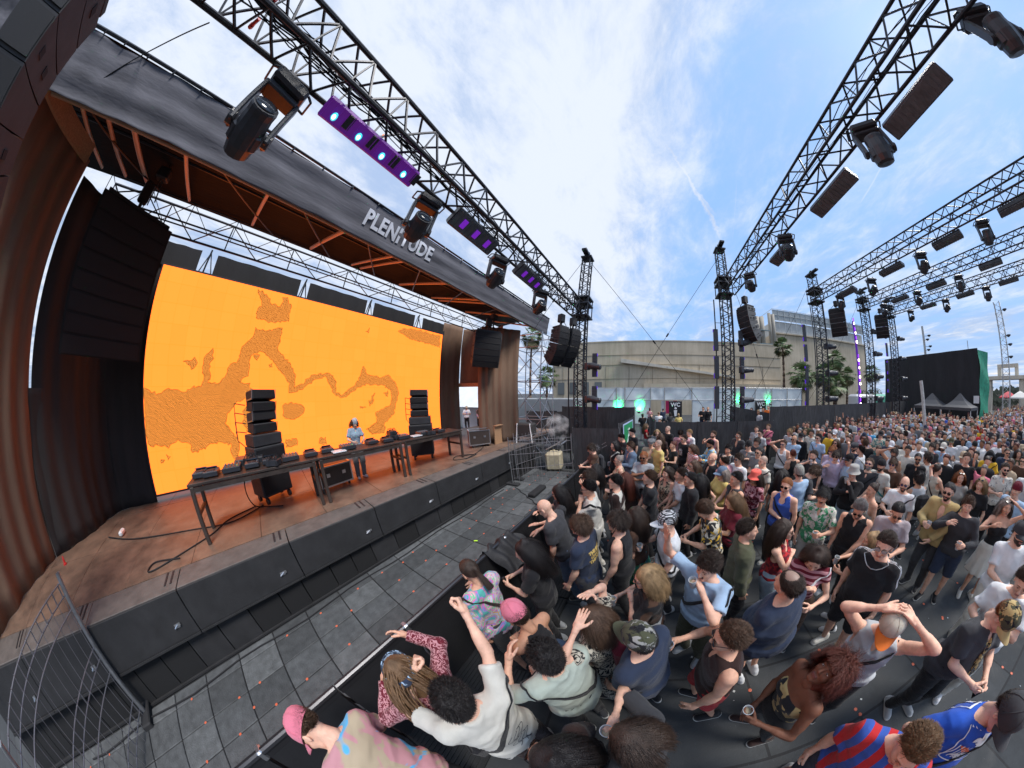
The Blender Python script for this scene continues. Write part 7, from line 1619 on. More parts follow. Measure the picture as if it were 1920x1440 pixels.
decal(ri, lines_mesh([((x0 + .03 * math.sin(i * .9 + k_), -.10 + i * .012), (x0 + .03 * math.sin((i + 1) * .9 + k_), -.10 + (i + 1) * .012)) for k_, x0 in enumerate((.02, .06, .09, .12)) for i in range(15)], .004), 0, 1.12, False, mk('ink_print', (.05, .05, .055), .8))
n(880, 1078, 'woman with brown ponytail, tie dye long sleeved top and dark shorts', f=8, hair='pony', hc='dark', skin='b', top='long', tc=('white', 'tiedye', 'pink'), legs='shorts', lc='charcoal', strap=1, strapc='darkbrown', R_='rail', L_='down', hp=.2, lean=.1, stance=1, group=None, **FEM)
n(984, 1040, 'woman with dark wavy hair dressed in black looking at her phone', f=25, hair='long', hc='black', skin='a', top='longtee', tc='black', lc='black', R_='phone', L_='phone', hold='phone:R', hp=.3, hy=.2, group=None, **FEM)
n(1022, 960, 'bald man in sunglasses, grey shirt and blue jeans reaching over the barrier', f=2, hair='none', hc='grey', skin='a', gl='dark', top='tee', tc='charcoal', lc='denim', shoe='charcoal', R_='rail', L_='swing', hp=.35, lean=.22, stance=1, fat=1.08, group=None)
n(1047, 930, 'woman with dark wavy hair beside the bald man at the barrier', f=10, hair='wavy', hc='black', skin='a', gl='clear', top='tee', tc='charcoal', R_='rail', L_='rail', hp=.2, group=None, **FEM)
n(1103, 922, 'man in glasses and white shirt resting his chin on his fist', f=5, hair='short', hc='black', skin='b', gl='clear', top='shirt', tc='offwhite', legs='baggy', lc='stone', R_='rail', L_='chin', strap=1, bag=(1, 'hip', 'black'), h=1.8, hp=.15, group=None)
ri = n(1088, 992, 'man with brown hair and navy shirt with yellow lettering on its back', f=-6, hair='mop', hc='brown', skin='a', top='tee', tc='navy', legs='shorts', lc='charcoal', R_='down', L_='swing', stance=2, h=1.8, group=None)
Y_ = mk('yellow_print', (.62, .45, .15), .7)
for i, tx in enumerate(('THE SHOT', 'CHANGE', 'THE POINT')): decal(ri, tx, .052, 1.36 - i * .055, False, Y_)
n(1158, 984, 'man with dark hair and tattooed shoulder in a black vest', f=-4, hair='mop', hc='dark', skin='a', top='tank', tc='black', lc='black', R_='down', L_='swing', h=1.82, stance=1, hp=-.05, group=None)
n(1190, 972, 'woman with very long dark brown hair, brown top and green skirt', f=-15, hair='long', hc='dark', skin='b', top='tee', tc='brown', legs='skirt', lc=('green', 'floral', 'teal'), R_='hold', L_='down', group=None, **FEM)
n(1153, 910, 'man in red tinted glasses and two tone brown and white top', f=-2, hair='short', hc='black', skin='a', gl='tint', top='tee', tc=('offwhite', 'wideblock' if False else 'blotch', 'darkbrown', None, .5), R_='chin', L_='down', group=None)
n(1250, 984, 'man in black and white checked cap, white shirt and shoulder strap holding a cup', f=8, hair='short', hc='dark', skin='a', gl='dark', face='', hat='cap', hatc=('white', 'check', 'charcoal'), brim=None, top='tee', tc='white', strap=-1, R_='hold', hold='cup:R', L_='swing', hp=.15, group=None)
n(1322, 962, 'man with brown curly hair and boldly patterned black shirt bent over his phone', f=-10, hair='curly', hc='brown', skin='b', top='shirt', tc=('black', 'blotch', 'cream', 'mustard', 2.2), R_='phone', L_='phone', hold='phone:L', hp=.55, lean=.12, group=None)
n(1293, 905, 'man with sunglasses on his head and black hooded jacket', f=-2, hair='neat', hc='black', skin='b', gl='up', top='hoodie', tc='black', R_='down', L_='down', group=None)
n(1328, 1068, 'man in pale blue shirt drinking from a cup with one hand raised', F=222, hair='curly', hc='dark', skin='a', face='m', top='shirt', tc='lightblue', lc='olive', strap=1, R_=((.14, -.36, 1.80), (0, -1, -.2), 'flat'), palmR=(-1, .3, 0), L_='drink', hold='cup:L', hp=.1, h=1.82, group=None)
n(1212, 1090, 'woman with blond bob and black print shirt holding a cup', f=14, hair='bob', hc='blond', skin='a', gl='dark', top='tee', tc=('black', 'blotch', 'brown'), lc='lightgrey', R_='hold', hold='cup:R', L_='chest', hp=.1, group=None, **FEM)
n(968, 1160, 'person in bright pink cap with bare tanned back', f=-2, hair='short', hc='dark', skin='c', hat='cap', hatc='pink', brim='pink', top='halter', tc='black', legs='shorts', lc='denim', R_='chest', L_='chest', hp=.35, lean=.1, group=None, **FEM)
n(1022, 1238, 'man with thinning black curls, mint knitted shirt and black chest strap', f=-20, hair='curly', hc='black', skin='a', top='shirt', tc=('mint'), strap=1, lc='black', R_='chest', L_='half', hp=.1, fat=1.08, group=None)
n(1108, 1168, 'woman with brown hair holding both hands on her head, maroon bag on her back', f=0, hair='bob', hc='brown', skin='a', gl='tint', top='tee', tc=('cream', 'swirl', 'black', None, 2.2), lc=('cream', 'swirl', 'black', None, 2), R_='head', L_='headside', bag=(1, 'back', 'maroon'), group=None, **FEM)
n(1196, 1204, 'man in green camouflage cap and dark navy shirt', f=-25, hair='short', hc='black', skin='a', hat='cap', hatc=('olive', 'camo', 'stone', 'black', 1.2), top='tee', tc='navy', lc='black', R_='down', L_='swing', bag=(1, 'hip', 'darkbrown'), fat=1.1, hp=.1, group=None)
n(1180, 1392, 'person with brown hair and washed black shirt drinking from a pale cup', f=-10, hair='bob', hc='dark', skin='a', top='tee', tc='charcoal', lc='navy', R_='drink', hold='cup:R', L_='hold', hp=.15, group=None, **FEM)
n(1030, 1430, 'person with dark parted hair behind the washed black shirt', f=10, hair='long', hc='black', skin='c', top='tee', tc='darkbrown', lc='darkbrown', group=None, gl='dark', **FEM)
n(1368, 1204, 'man with short brown hair, sleeveless dark shirt and red shorts holding a cup', f=2, hair='short', hc='brown', skin='b', gl='dark', top='vest', tc=(('darkbrown')), legs='shorts', lc='red', R_=((.32, -.20, 1.22), (-.1, -.6, -.8), 'grip'), hold='cup:R', L_='swing', stance=1, group=None)
n(1477, 1102, 'large balding man seen from behind in a navy shirt', F=110, hair='thin', hc='dark', face='z', skin='b', top='tee', tc='navy', legs='shorts', lc='charcoal', R_='swing', L_='down', fat=1.42, h=1.82, group=None)
n(1556, 1268, 'smiling woman with big auburn curls and black strapless top holding a cup', F='C', f=-28, hair='big', hc='auburn', skin='d', top='strapless', tc=('black', 'floral', 'khaki', None, .7), legs='tight', lc='black', shoe='darkbrown', R_='clasp', L_='hold', hold='cup:L', hp=-.8, fat=1.12, stance=1, group=None, **FEM)
ri = n(1672, 1180, 'man in cream cap with orange peak clasping his head with both hands', F='C', f=14, hair='mop', hc='brown', skin='a', hat='cap', hatc='cream', brim='orange', top='vest', tc='lightgrey', lc='black', strap=1, bag=(1, 'hip', 'black'), R_=((.06, -.13, 1.74), (.2, -1, -.1), 'flat'), L_=((.06, -.13, 1.74), (.2, -1, -.1), 'flat'), hp=.35, group=None)
ri = n(1884, 1166, 'man in camouflage cap, grey shirt and dotted tie looking down at a device', F=-118, hair='short', hc='ginger', skin='a', hat='cap', hatc=('khaki', 'camo', 'olive', 'black', 1.2), top='shirt', tc='charcoal', lc='black', R_='phone', L_='phone', hold='phone:L', hp=.55, lean=.12, fat=1.25, group=None)
tm = MB(); tm.add([(-.025, 0, 0), (.025, 0, 0), (.04, -.34, 0), (0, -.40, 0), (-.04, -.34, 0)], [(0, 1, 2, 3, 4)]); decal(ri, tm.mesh('tie'), 0, 1.42, True, cloth('khaki', 'leopard', 'black'), name='tie')
ri = n(1888, 1345, 'man in grey cap and royal blue shirt with a white framed print', F=-128, hair='short', hc='dark', skin='a', hat='cap', hatc='charcoal', top='tee', tc='royal', lc='black', strap=1, R_='hip', L_='down', hp=.4, lean=.10, fat=1.15, group=None)
for fr_ in (False, True):
    decal(ri, 'ell', .10, 1.41, fr_, M_white, 0, 0, .010); decal(ri, 'esse', .10, 1.26, fr_, M_white, 0, 0, .010)
    decal(ri, lines_mesh([((-.13, .15), (.13, .15)), ((.13, .15), (.13, -.13)), ((.13, -.13), (-.13, -.13)), ((-.13, -.13), (-.13, .15))] + [((-.10 + .03 * i, .03), (-.13 + .03 * i, -.10)) for i in range(4)], .008), 0, 1.335, fr_, M_white)
    decal(ri, lines_mesh([((-.09 + .02 * i, .025), (-.03 + .02 * i, -.035)) for i in range(3)], .014), 0, 1.335, fr_, mk('red_print', (.65, .12, .04), .7))
n(1712, 1408, 'man with light brown hair and red and blue striped football shirt', F=205, hair='short', hc='light', skin='a', top='tee', tc=('blue', 'vstripe', 'red', None, .36), legs='shorts', lc='navy', hp=.3, fat=1.05, group=None)
ri = n(1660, 1030, 'man in glasses and silver chain wearing black sports shirt with white sleeve stripes', F=196, hair='short', hc='dark', skin='a', gl='clear', top='tee', tc='black', legs='shorts', lc='black', R_='down', L_='down', fat=1.12, h=1.84, hp=.12, group=None)
J_ = ri[1]; tr__ = tree_of(root_keys[ri[0].name]); sh_ = [o for o in ri[0].children if o.name.startswith('shirt')][0]
for nm_ in 'RL':
    for k_ in (-1, 0, 1):
        mb_ = MB(); S_, E_ = J_['S' + nm_], J_['E' + nm_]; prev = None; pts_ = []
        for i in range(12):
            t_ = -.55 + 1.22 * i / 11
            c0 = J_['neck'] * 1.0 + (S_ - J_['neck']) * (t_ + .55) / .55 if t_ < 0 else S_ + (E_ - S_) * t_
            out_ = V3(0, (-1 if nm_ == 'R' else 1) * (.35 if t_ < 0 else 1), 1.0 if t_ < .1 else .45); out_ /= np.linalg.norm(out_); o_ = c0 + out_ * .3 + V3(k_ * .018, 0, 0); h_ = tr__.ray_cast(Vector(o_), Vector(-out_))
            if h_[0] is not None: pts_.append(h_[0] + Vector(out_) * .004)
        mb_.path(pts_, .0042, 4); mb_.build('sleeve_stripe', M_white, sh_)
mb_ = MB(); pts_ = []
for i in range(17):
    a_ = math.pi * 2 * i / 16; o_ = V3(J_['neck'][0] + .01, 0, 0) + V3(.09 * math.cos(a_), .085 * math.sin(a_), 1.49 - .10 * max(0, math.cos(a_))) ; o2 = o_ + V3(math.cos(a_), math.sin(a_), .5) * .25; h_ = tr__.ray_cast(Vector(o2), Vector(o_ - o2).normalized()); q_ = h_[0] if h_[0] is not None and (Vector(o_) - h_[0]).length < .09 else Vector(o_); pts_.append(q_ + Vector((math.cos(a_) * .008, math.sin(a_) * .008, .004)))
mb_.path(pts_, .005, 5); mb_.build('neck_chain', M_alu, ri[0])
n(1402, 1000, 'man with dark hair in an olive jacket turned away from the stage', F=-15, hair='short', hc='dark', skin='b', top='jacket', tc='olive', lc='black', R_='down', L_='down', group=None)
n(1472, 1000, 'woman with long dark hair, sunglasses and red dotted top', F=-45, hair='wavy', hc='dark', skin='a', gl='dark', top='tank', tc=('maroon', 'floral', 'red'), lc='lightdenim', legs='baggy', R_='chest', L_='swing', group=None, **FEM)
n(1530, 1055, 'woman with long straight brown hair and zigzag knitted top looking down', F=225, hair='long', hc='dark', skin='a', top='fit', tc=('rose', 'stripe', 'maroon', None, .6), lc='brown', R_='chest', L_='hold', hp=.5, strap=1, strapc='white', group=None, **FEM)
n(1543, 938, 'man in green and white leaf print shirt and grey shorts', F='C', f=-5, hair='mop', hc='black', skin='b', face='m', top='shirt', tc=('green', 'floral', 'offwhite', 'mint', .8), legs='shorts', lc='stone', R_='down', L_='hold', hold='cup:L', group=None)
n(1474, 918, 'ginger man in sunglasses and cobalt blue vest with a black strap', F='C', f=-20, hair='neat', hc='ginger', skin='a', gl='dark', top='tank', tc='blue', R_='cross', L_='down', strap=-1, group=None)
n(1612, 962, 'grey haired man in sunglasses, black sleeveless top and yellow belt looking down', F='C', f=-5, hair='short', hc='grey', skin='b', gl='dark', face='b', beardc='grey', top='vest', tc='black', lc='black', R_='swing', L_='clasp', hp=.5, group=None)
n(1684, 968, 'man with black hair, wrap sunglasses, neck cord and mauve grey shirt', F='C', f=10, hair='neat', hc='black', skin='b', gl='dark', top='tee', tc='mauve', lc='charcoal', R_='phone', L_='phone', hold='phone:R', hp=.4, group=None)
n(1634, 1022, 'woman with loose blond curls seen from behind', F=140, hair='wavy', hc='blond', skin='b', top='tank', tc='black', lc='black', R_='hold', L_='hold', hold='cup:R', group=None, h=1.62, sex='f')
n(1780, 930, 'man in sunglasses and mustard canvas jacket with black cross strap', F='C', f=-12, hair='neat', hc='black', skin='a', gl='dark', face='b', top='jacket', tc='khaki', lc='charcoal', R_='hold', L_='clasp', strap=1, h=1.85, hold='cup:R', group=None)
n(1816, 955, 'man with brown curls, dark grey sweatshirt and navy shorts', F=192, hair='curly', hc='brown', skin='a', top='long', tc='charcoal', legs='shorts', lc='navy', shoe='black', R_='half', L_='hold', hold='cup:L', stance=1, group=None)
n(1888, 958, 'woman with loose ash blond hair and bare shoulders in black', F=205, hair='wavy', hc='ash', skin='b', gl='up', top='strapless', tc='black', legs='skirt', lc='offwhite', R_='half', L_='headside', group=None, **FEM)
n(1914, 1008, 'man in grey cap and white shirt at the right edge', F=210, hair='short', hc='dark', skin='a', face='b', hat='cap', hatc='charcoal', top='tee', tc='white', lc='offwhite', R_='phone', L_='phone', group=None)
n(1919, 1098, 'man in white shirt and pale trousers holding a drink at the right edge', F=185, hair='short', hc='dark', skin='a', top='tee', tc='white', lc='offwhite', R_='hold', hold='cup:R', L_='chest', hp=.3, group=None, fat=1.1)
n(1697, 915, 'bald man in square sunglasses with black backpack straps over white shirt', F='C', f=-5, hair='none', hc='dark', face='b', skin='a', gl='tint', top='tee', tc='white', lc='lightdenim', strap=1, R_='hold', L_='down', bag=(1, 'back', 'black'))
n(1723, 905, 'man with dense black curls in pale grey vest with a black backpack', F=70, hair='afro', hc='black', skin='c', top='vest', tc='lightgrey', lc='charcoal', bag=(1, 'back', 'black'))
n(1600, 893, 'person in beige bucket hat and round glasses with black long sleeved top', F='C', f=-25, hair='neat', hc='dark', skin='a', gl='tint', hat='bucket', hatc='stone', top='long', tc='black', R_='chest', L_='chin', hold='cup:L', lc='lightdenim')
n(1630, 878, 'man with white goatee and violet sunglasses looking up, grey polo shirt', F='C', f=-15, hair='short', hc='brown', skin='a', gl='tint', face='b', beardc='grey', top='shirt', tc='charcoal', strap=1, hp=-.3, L_='clasp')
n(1653, 880, 'bearded man in black cap with teal backpack strap on white shirt', F=190, hair='short', hc='black', skin='b', face='b', hat='backcap', hatc='black', top='tee', tc='offwhite', strap=-1, strapc='teal')
n(1497, 893, 'person in olive checked cap seen from behind in pale blue shirt', F=80, hair='neat', hc='dark', skin='a', hat='beanie', hatc=('olive', 'check', 'stone', None, 1.5), top='tee', tc='lightblue', R_='half', L_='hold')
n(1527, 893, 'man with floppy brown hair bowing his head beside the checked cap', F=-30, hair='mop', hc='brown', skin='a', top='tee', tc='charcoal', hp=.7, lean=.2, R_='hold', L_='hold')
n(1567, 863, 'man in sunglasses and lilac white shirt with one arm raised high', F='C', f=-8, hair='mop', hc='dark', skin='a', gl='dark', top='tee', tc='lilac', L_='up', R_='half')
n(1592, 868, 'man in black cap and pale blue shirt behind the raised arm', F=170, hair='short', hc='black', skin='b', hat='cap', hatc='black', top='tee', tc='lightblue')
n(1525, 862, 'bearded man in dark grey shirt biting a white cup', F='C', f=-25, hair='short', hc='dark', skin='a', face='b', top='tee', tc='charcoal', R_='drink', L_='down', hold='cup:R')
n(1675, 878, 'person with brown hair and red sunglasses holding a clear cup', F='C', f=-15, hair='mop', hc='brown', skin='a', gl='tint', top='tee', tc='brown', R_='hold', L_='hold', hold='cup:R')
n(1636, 926, 'woman with brown half bun and bare back in a halter top', F=160, hair='bun', hc='dark', skin='b', top='halter', tc='offwhite', R_='chin', L_='down', lc='black', **FEM)
n(1722, 868, 'man with black hair, sunglasses and open black shirt', F=205, hair='neat', hc='black', skin='c', gl='dark', face='b', top='shirt', tc='black')
n(1740, 866, 'person with glossy dark brown hair hidden behind the open black shirt', F=100, hair='mop', hc='dark', skin='b', top='tee', tc='offwhite')
n(1760, 888, 'woman with tied brown hair in a pale yellow dress holding a can', F=-30, hair='bun', hc='dark', skin='a', top='dress', tc='cream', legs=None, R_='hold', hold='cup:R', L_='headside', strap=1, **FEM)
n(1814, 868, 'tall man with swept brown hair in black shirt gazing left', F=195, hair='short', hc='brown', skin='a', top='tee', tc='black', h=1.85)
n(1802, 903, 'red haired woman with pink cheeks and open mouth', F=205, hair='long', hc='ginger', skin='a', gl='up', top='tee', tc='stone', **FEM)
n(1840, 916, 'blond woman with blue glasses on her head in a dark green shirt', F=170, hair='wavy', hc='blond', skin='a', gl='up', top='tee', tc='black', **FEM)
n(1858, 862, 'person in mustard yellow shirt with black cap and earrings', F=190, hair='bob', hc='black', skin='b', hat='cap', hatc='black', top='tee', tc='mustard', strap=1, R_='hold', L_='hold')
n(1886, 888, 'bearded man in sunglasses and white shirt with grey palm print', F=205, hair='short', hc='dark', skin='a', gl='dark', face='b', top='shirt', tc=('offwhite', 'palm', 'grey'), R_='hold', L_='clasp', fat=1.1)
n(1907, 926, 'person in dark crimson cap at the right edge', F=160, hair='short', hc='dark', skin='a', hat='backcap', hatc='maroon', top='tee', tc='lightblue')
n(1890, 857, 'man with moustache and sunglasses in navy jacket over white shirt', F=200, hair='neat', hc='dark', skin='b', gl='dark', face='m', top='jacket', tc='navy')
n(1911, 859, 'woman with long dark hair and low cut dark green jacket at the right edge', F=195, hair='long', hc='dark', skin='b', top='jacket', tc='olive', **FEM)
n(1829, 843, 'man in black cap worn backwards and black shirt looking down', F=205, hair='short', hc='dark', skin='c', hat='backcap', hatc='black', top='tee', tc='black', hp=.25)
n(1807, 864, 'person in beige cap and pale grey shirt behind the swept haired man', F=160, hair='neat', hc='dark', skin='a', hat='cap', hatc='beige', top='tee', tc='lightgrey', strap=1)
n(1415, 902, 'person in coral red bucket hat with long dark curls', f=10, hair='wavy', hc='dark', skin='c', hat='bucket', hatc='coral', top='tee', tc=('maroon', 'floral', 'rose'), lc='black', **FEM)
n(1353, 893, 'woman in blue denim cap with long fair hair and yellow top', f=2, hair='long', hc='ash', skin='a', hat='cap', hatc='denim', top='tee', tc='yellow', lc='green', legs='skirt', R_='hold', L_='down', hold='cup:R', **FEM)
n(1379, 905, 'man with blue sunglasses on his black hair and grey vest', f=0, hair='short', hc='black', skin='b', gl='up', top='vest', tc='charcoal', R_='phone', L_='phone', hold='phone:R', strap=1)
n(1372, 945, 'woman with fair straight hair looking at a phone in front of the olive jacket', f=-5, hair='long', hc='light', skin='a', top='tee', tc='maroon', R_='phone', L_='phone', hp=.3, **FEM)
n(1430, 872, 'shaven headed man in white shirt carrying a black backpack', f=-3, hair='none', hc='dark', face='z', skin='a', top='tee', tc='offwhite', strap=1, bag=(1, 'back', 'black'))
n(1384, 868, 'man with dark curly mop and red brown sunglasses in white shirt', f=6, hair='curly', hc='dark', skin='b', gl='tint', top='tee', tc='white', R_='clasp', L_='down')
n(1357, 870, 'man with thinning hair and coral pink shirt seen from behind', F=120, hair='thin', hc='dark', face='z', skin='a', top='tee', tc='rose')
n(1335, 866, 'bald man in black jacket over a yellow shirt looking up', f=-5, hair='none', hc='dark', skin='a', top='jacket', tc='black', R_='hold', L_='down', hp=-.2)
n(1300, 880, 'woman with long brown hair, sunglasses and white top', f=-2, hair='long', hc='brown', skin='a', gl='dark', top='tee', tc='offwhite', **FEM)
n(1297, 848, 'boy with brown bowl haircut and red striped white shirt', f=-10, hair='bob', hc='brown', skin='a', top='tee', tc=('white', 'stripe', 'red'), hp=.2, h=1.7)
n(1331, 840, 'man in sky blue flowered shirt over black shirt', f=-20, hair='short', hc='black', skin='c', face='b', top='jacket', tc=('sky', 'floral', 'yellow', 'lightblue', .7), R_='hold', L_='hold', hp=.25)
n(1337, 822, 'man with brown hair in dusty pink vest gesturing', f=0, hair='short', hc='brown', skin='a', face='b', top='vest', tc='rose', R_='half')
n(1365, 850, 'man with curly black fringe and black shirt with white stripes', F='C', f=-20, hair='curly', hc='black', skin='b', top='shirt', tc=('black', 'wide', 'grey', None, 1.6))
n(1384, 824, 'man in dark grey leather jacket and glasses near the fence', f=0, hair='short', hc='dark', skin='b', gl='clear', top='jacket', tc='charcoal', R_='hold')
n(1403, 843, 'man in black cap with red lettering and open grey shirt', F='C', f=-25, hair='short', hc='dark', skin='a', gl='dark', hat='beanie', hatc='black', top='shirt', tc='grey', R_='chest')
n(1419, 836, 'person with brown fringe hidden behind the black cap', F='C', f=-20, hair='mop', hc='dark', skin='b', top='tee', tc='charcoal')
n(1422, 855, 'man with short black hair, sunglasses and plain grey shirt, arms folded', F='C', f=-30, hair='neat', hc='black', skin='b', gl='dark', top='tee', tc='grey', R_='cross', L_='cross')
n(1418, 812, 'man in light grey shirt leaning his head by the fence', F='C', f=-10, hair='short', hc='dark', skin='a', top='shirt', tc='lightgrey')
n(1425, 820, 'man with sunglasses and light grey shirt open over a white one', F='C', f=-35, hair='short', hc='black', skin='a', gl='dark', top='shirt', tc='lightgrey', strap=-1)
n(1440, 808, 'man in bright pink shirt holding his chin by the fence corner', f=5, hair='short', hc='light', skin='a', top='tee', tc='pink', R_='chin', L_='cross', strap=1)
n(1468, 840, 'man in sunglasses and white vest with black bag, arm bent to his ear', F='C', f=-22, hair='short', hc='brown', skin='a', gl='tint', top='tank', tc='white', strap=-1, R_='headside', bag=(-1, 'hip', 'black'))
n(1486, 858, 'woman with auburn bun and bare back raising a hand', F=80, hair='bun', hc='auburn', skin='b', top='halter', tc='black', R_='chin', strap=1, **FEM)
n(1466, 896, 'woman with dark shiny hair behind the ginger man', F=70, hair='long', hc='black', skin='c', top='tee', tc='black', **FEM)
n(1482, 814, 'man in black shirt and sunglasses by the dark fence', F='C', f=-25, hair='short', hc='dark', skin='a', gl='dark', top='tee', tc='black')
n(1501, 826, 'man in black peaked cap and buttoned black shirt', F='C', f=-25, hair='short', hc='dark', skin='a', hat='cap', hatc='black', top='long', tc='black')
n(1508, 803, 'man in navy jacket turning his head near the fence', F='C', f=-60, hair='short', hc='black', skin='a', top='jacket', tc='navy')
n(1521, 820, 'smiling man in cream white shirt behind the pale blue one', F='C', f=-20, hair='short', hc='black', skin='c', top='shirt', tc='offwhite')
n(1534, 829, 'man in dark sunglasses and pale blue shirt with cross strap', F='C', f=-30, hair='short', hc='black', skin='a', gl='dark', top='shirt', tc='lightblue', strap=-1, h=1.84)
n(1532, 806, 'man with receding dark hair and white collar', F='C', f=-25, hair='short', hc='dark', skin='a', top='shirt', tc='white')
n(1543, 811, 'grey haired man in glasses with green and white shirt', f=0, hair='short', hc='grey', skin='a', gl='clear', top='shirt', tc=('grey', 'wide', 'red', None, .6))
n(1550, 799, 'man in black hooded top facing right along the fence', F=0, hair='short', hc='dark', skin='b', top='hoodie', tc='black')
n(1560, 853, 'ginger haired person in sunglasses and open lilac shirt', f=0, hair='mop', hc='orange', skin='a', gl='tint', top='shirt', tc='lilac')
n(1565, 820, 'man in white cap, sunglasses and white shirt', F='C', f=-28, hair='short', hc='dark', skin='b', gl='dark', hat='cap', hatc='white', top='tee', tc='white')
n(1587, 812, 'man in sunglasses and white shirt with pink and green print', F='C', f=-25, hair='short', hc='brown', skin='a', gl='dark', top='tee', tc=('white', 'block', 'pink', 'green'), R_='cross', L_='cross')
n(1567, 838, 'woman in sunglasses with brown fringe', F='C', f=-25, hair='long', hc='brown', skin='a', gl='dark', top='tee', tc='darkbrown', **FEM)
n(1574, 794, 'bald bearded man in dark camouflage shirt', F='C', f=-30, hair='none', hc='black', face='b', skin='c', top='tee', tc=('black', 'camo', 'olive'))
n(1602, 846, 'bearded man in grey flat cap and sunglasses', F='C', f=-28, hair='neat', hc='black', skin='b', gl='dark', face='b', hat='flat', hatc='charcoal', top='tee', tc='navy')
n(1614, 852, 'person with black hair and white shirt with a beige strap', F=110, hair='short', hc='black', skin='b', top='tee', tc='white', strap=1, strapc='beige')
n(1624, 838, 'person with curly brown hair in a black shirt seen from behind', F=40, hair='curly', hc='brown', skin='a', top='tee', tc='black')
n(1632, 816, 'man in bright sky blue football shirt looking down', F='C', f=-30, hair='short', hc='brown', skin='a', top='tee', tc='sky', strap=-1, hp=.3)
n(1109, 848, 'boy in brown shirt with blue trimmed backpack filming at the pit corner', f=-2, hair='mop', hc='dark', skin='a', top='tee', tc='brown', R_='phone', L_='phone', hold='phone:R', hp=.4, bag=(1, 'back', 'charcoal'))
n(1152, 842, 'woman with black hair and a white cotton tote on her shoulder', f=0, hair='long', hc='black', skin='a', top='tee', tc='black', strap=1, strapc='offwhite', bag=(1, 'hip', 'lightgrey'), **FEM)
n(1165, 828, 'young man in black shirt looking down beside the green banner', f=-10, hair='short', hc='black', skin='a', top='tee', tc='black', R_='phone', L_='phone', hp=.45)
n(1185, 818, 'tall young man in black shirt right of the green banner', f=-5, hair='short', hc='black', skin='a', top='tee', tc='black', hp=.3, h=1.84)
n(1182, 844, 'person with brown curls, grey jacket and red scarf', f=0, hair='curly', hc='brown', skin='a', top='jacket', tc='denim', R_='phone', L_='phone')
n(1160, 870, 'woman with pale blond clipped up hair and beige straps', f=0, hair='bun', hc='ash', skin='a', gl='dark', top='tank', tc='beige', R_='hold', **FEM)
n(1207, 864, 'man with dyed orange hair, sunglasses and light grey shirt', F='C', f=-20, hair='neat', hc='orange', skin='e', face='m', gl='dark', top='tee', tc='lightgrey', R_='chest', L_='cross')
n(1221, 838, 'man with dark moustache, grey flat cap and beige waistcoat', F='C', f=-12, hair='neat', hc='dark', skin='a', face='m', gl='clear', hat='flat', hatc='grey', top='jacket', tc='beige', R_='hold')
n(1234, 840, 'shaven headed man in pale yellow shirt', f=-5, hair='none', hc='dark', face='z', skin='a', top='tee', tc='yellow', R_='hold', L_='down', h=1.82)
n(1262, 842, 'woman with auburn bun in black cut out top', f=-5, hair='bun', hc='auburn', skin='a', top='fit', tc='black', R_='hold', L_='hold', **FEM)
n(1212, 806, 'woman with long fair hair and scarlet red top', F=0, hair='long', hc='light', skin='a', top='fit', tc='red', lc='stone', R_='hold', **FEM)
n(1252, 812, 'bald man dressed in black near the smoke', f=0, hair='none', hc='dark', face='z', skin='a', top='tee', tc='black', h=1.84)
n(1240, 826, 'woman with long brown hair seen from behind near the yellow shirt', F=60, hair='long', hc='brown', skin='a', top='tee', tc='darkbrown', **FEM)
n(1105, 900, 'man with dark fringe and sunglasses in black at the barrier', f=0, hair='mop', hc='dark', skin='a', gl='tint', top='tee', tc='black', hp=.15)
n(1116, 888, 'woman with black hair and black vest lifting both hands', f=0, hair='long', hc='black', skin='a', top='tank', tc='black', R_='half', L_='half', **FEM)
n(1174, 903, 'woman with dark plum hair and burgundy clothes, back turned', F=90, hair='long', hc='auburn', skin='d', top='tee', tc='darkbrown', legs='skirt', lc='darkbrown', **FEM)
n(1217, 902, 'man with brown hair and black shirt with red orange print', f=-5, hair='short', hc='brown', skin='a', top='tee', tc=('black', 'block', 'red', 'orange'), R_='clasp', L_='clasp', h=1.8)
n(1251, 893, 'woman in leopard print dress', F='C', f=-45, hair='bob', hc='dark', skin='a', top='dress', tc=('beige', 'leopard', 'black'), legs=None, R_='clasp', L_='clasp', **FEM)
n(1276, 897, 'man in white shirt with small animal print clasping his hands', f=-5, hair='short', hc='dark', skin='b', top='tee', tc=('white', 'block', 'grey'), R_='clasp', L_='clasp')
n(1311, 906, 'woman with dark hair in a black vest top, arms bare', F=130, hair='long', hc='black', skin='a', top='tank', tc='black', R_='back', **FEM)
n(1282, 830, 'man in sunglasses and black shirt with small white lettering', f=0, hair='short', hc='dark', skin='a', gl='dark', top='tee', tc=('black', 'block', 'white'))
n(1292, 819, 'man with bleached hair and white shirt', f=-5, hair='short', hc='blond', skin='a', top='tee', tc='white', hp=.2)
n(1292, 804, 'grey haired man near the end of the smoke', f=0, hair='short', hc='grey', skin='a', top='tee', tc='charcoal')
n(1276, 820, 'person in dusty pink hooded top', F=80, hair='short', hc='dark', skin='a', top='hoodie', tc='rose', R_='half')
n(1232, 818, 'woman with tousled blond hair by the bald man in black', F='C', hair='bob', hc='blond', skin='a', top='tee', tc='grey', **FEM)
n(1221, 787, 'man with dark hair and open collar among the smoke', F='C', hair='short', hc='dark', skin='a', top='jacket', tc='charcoal')
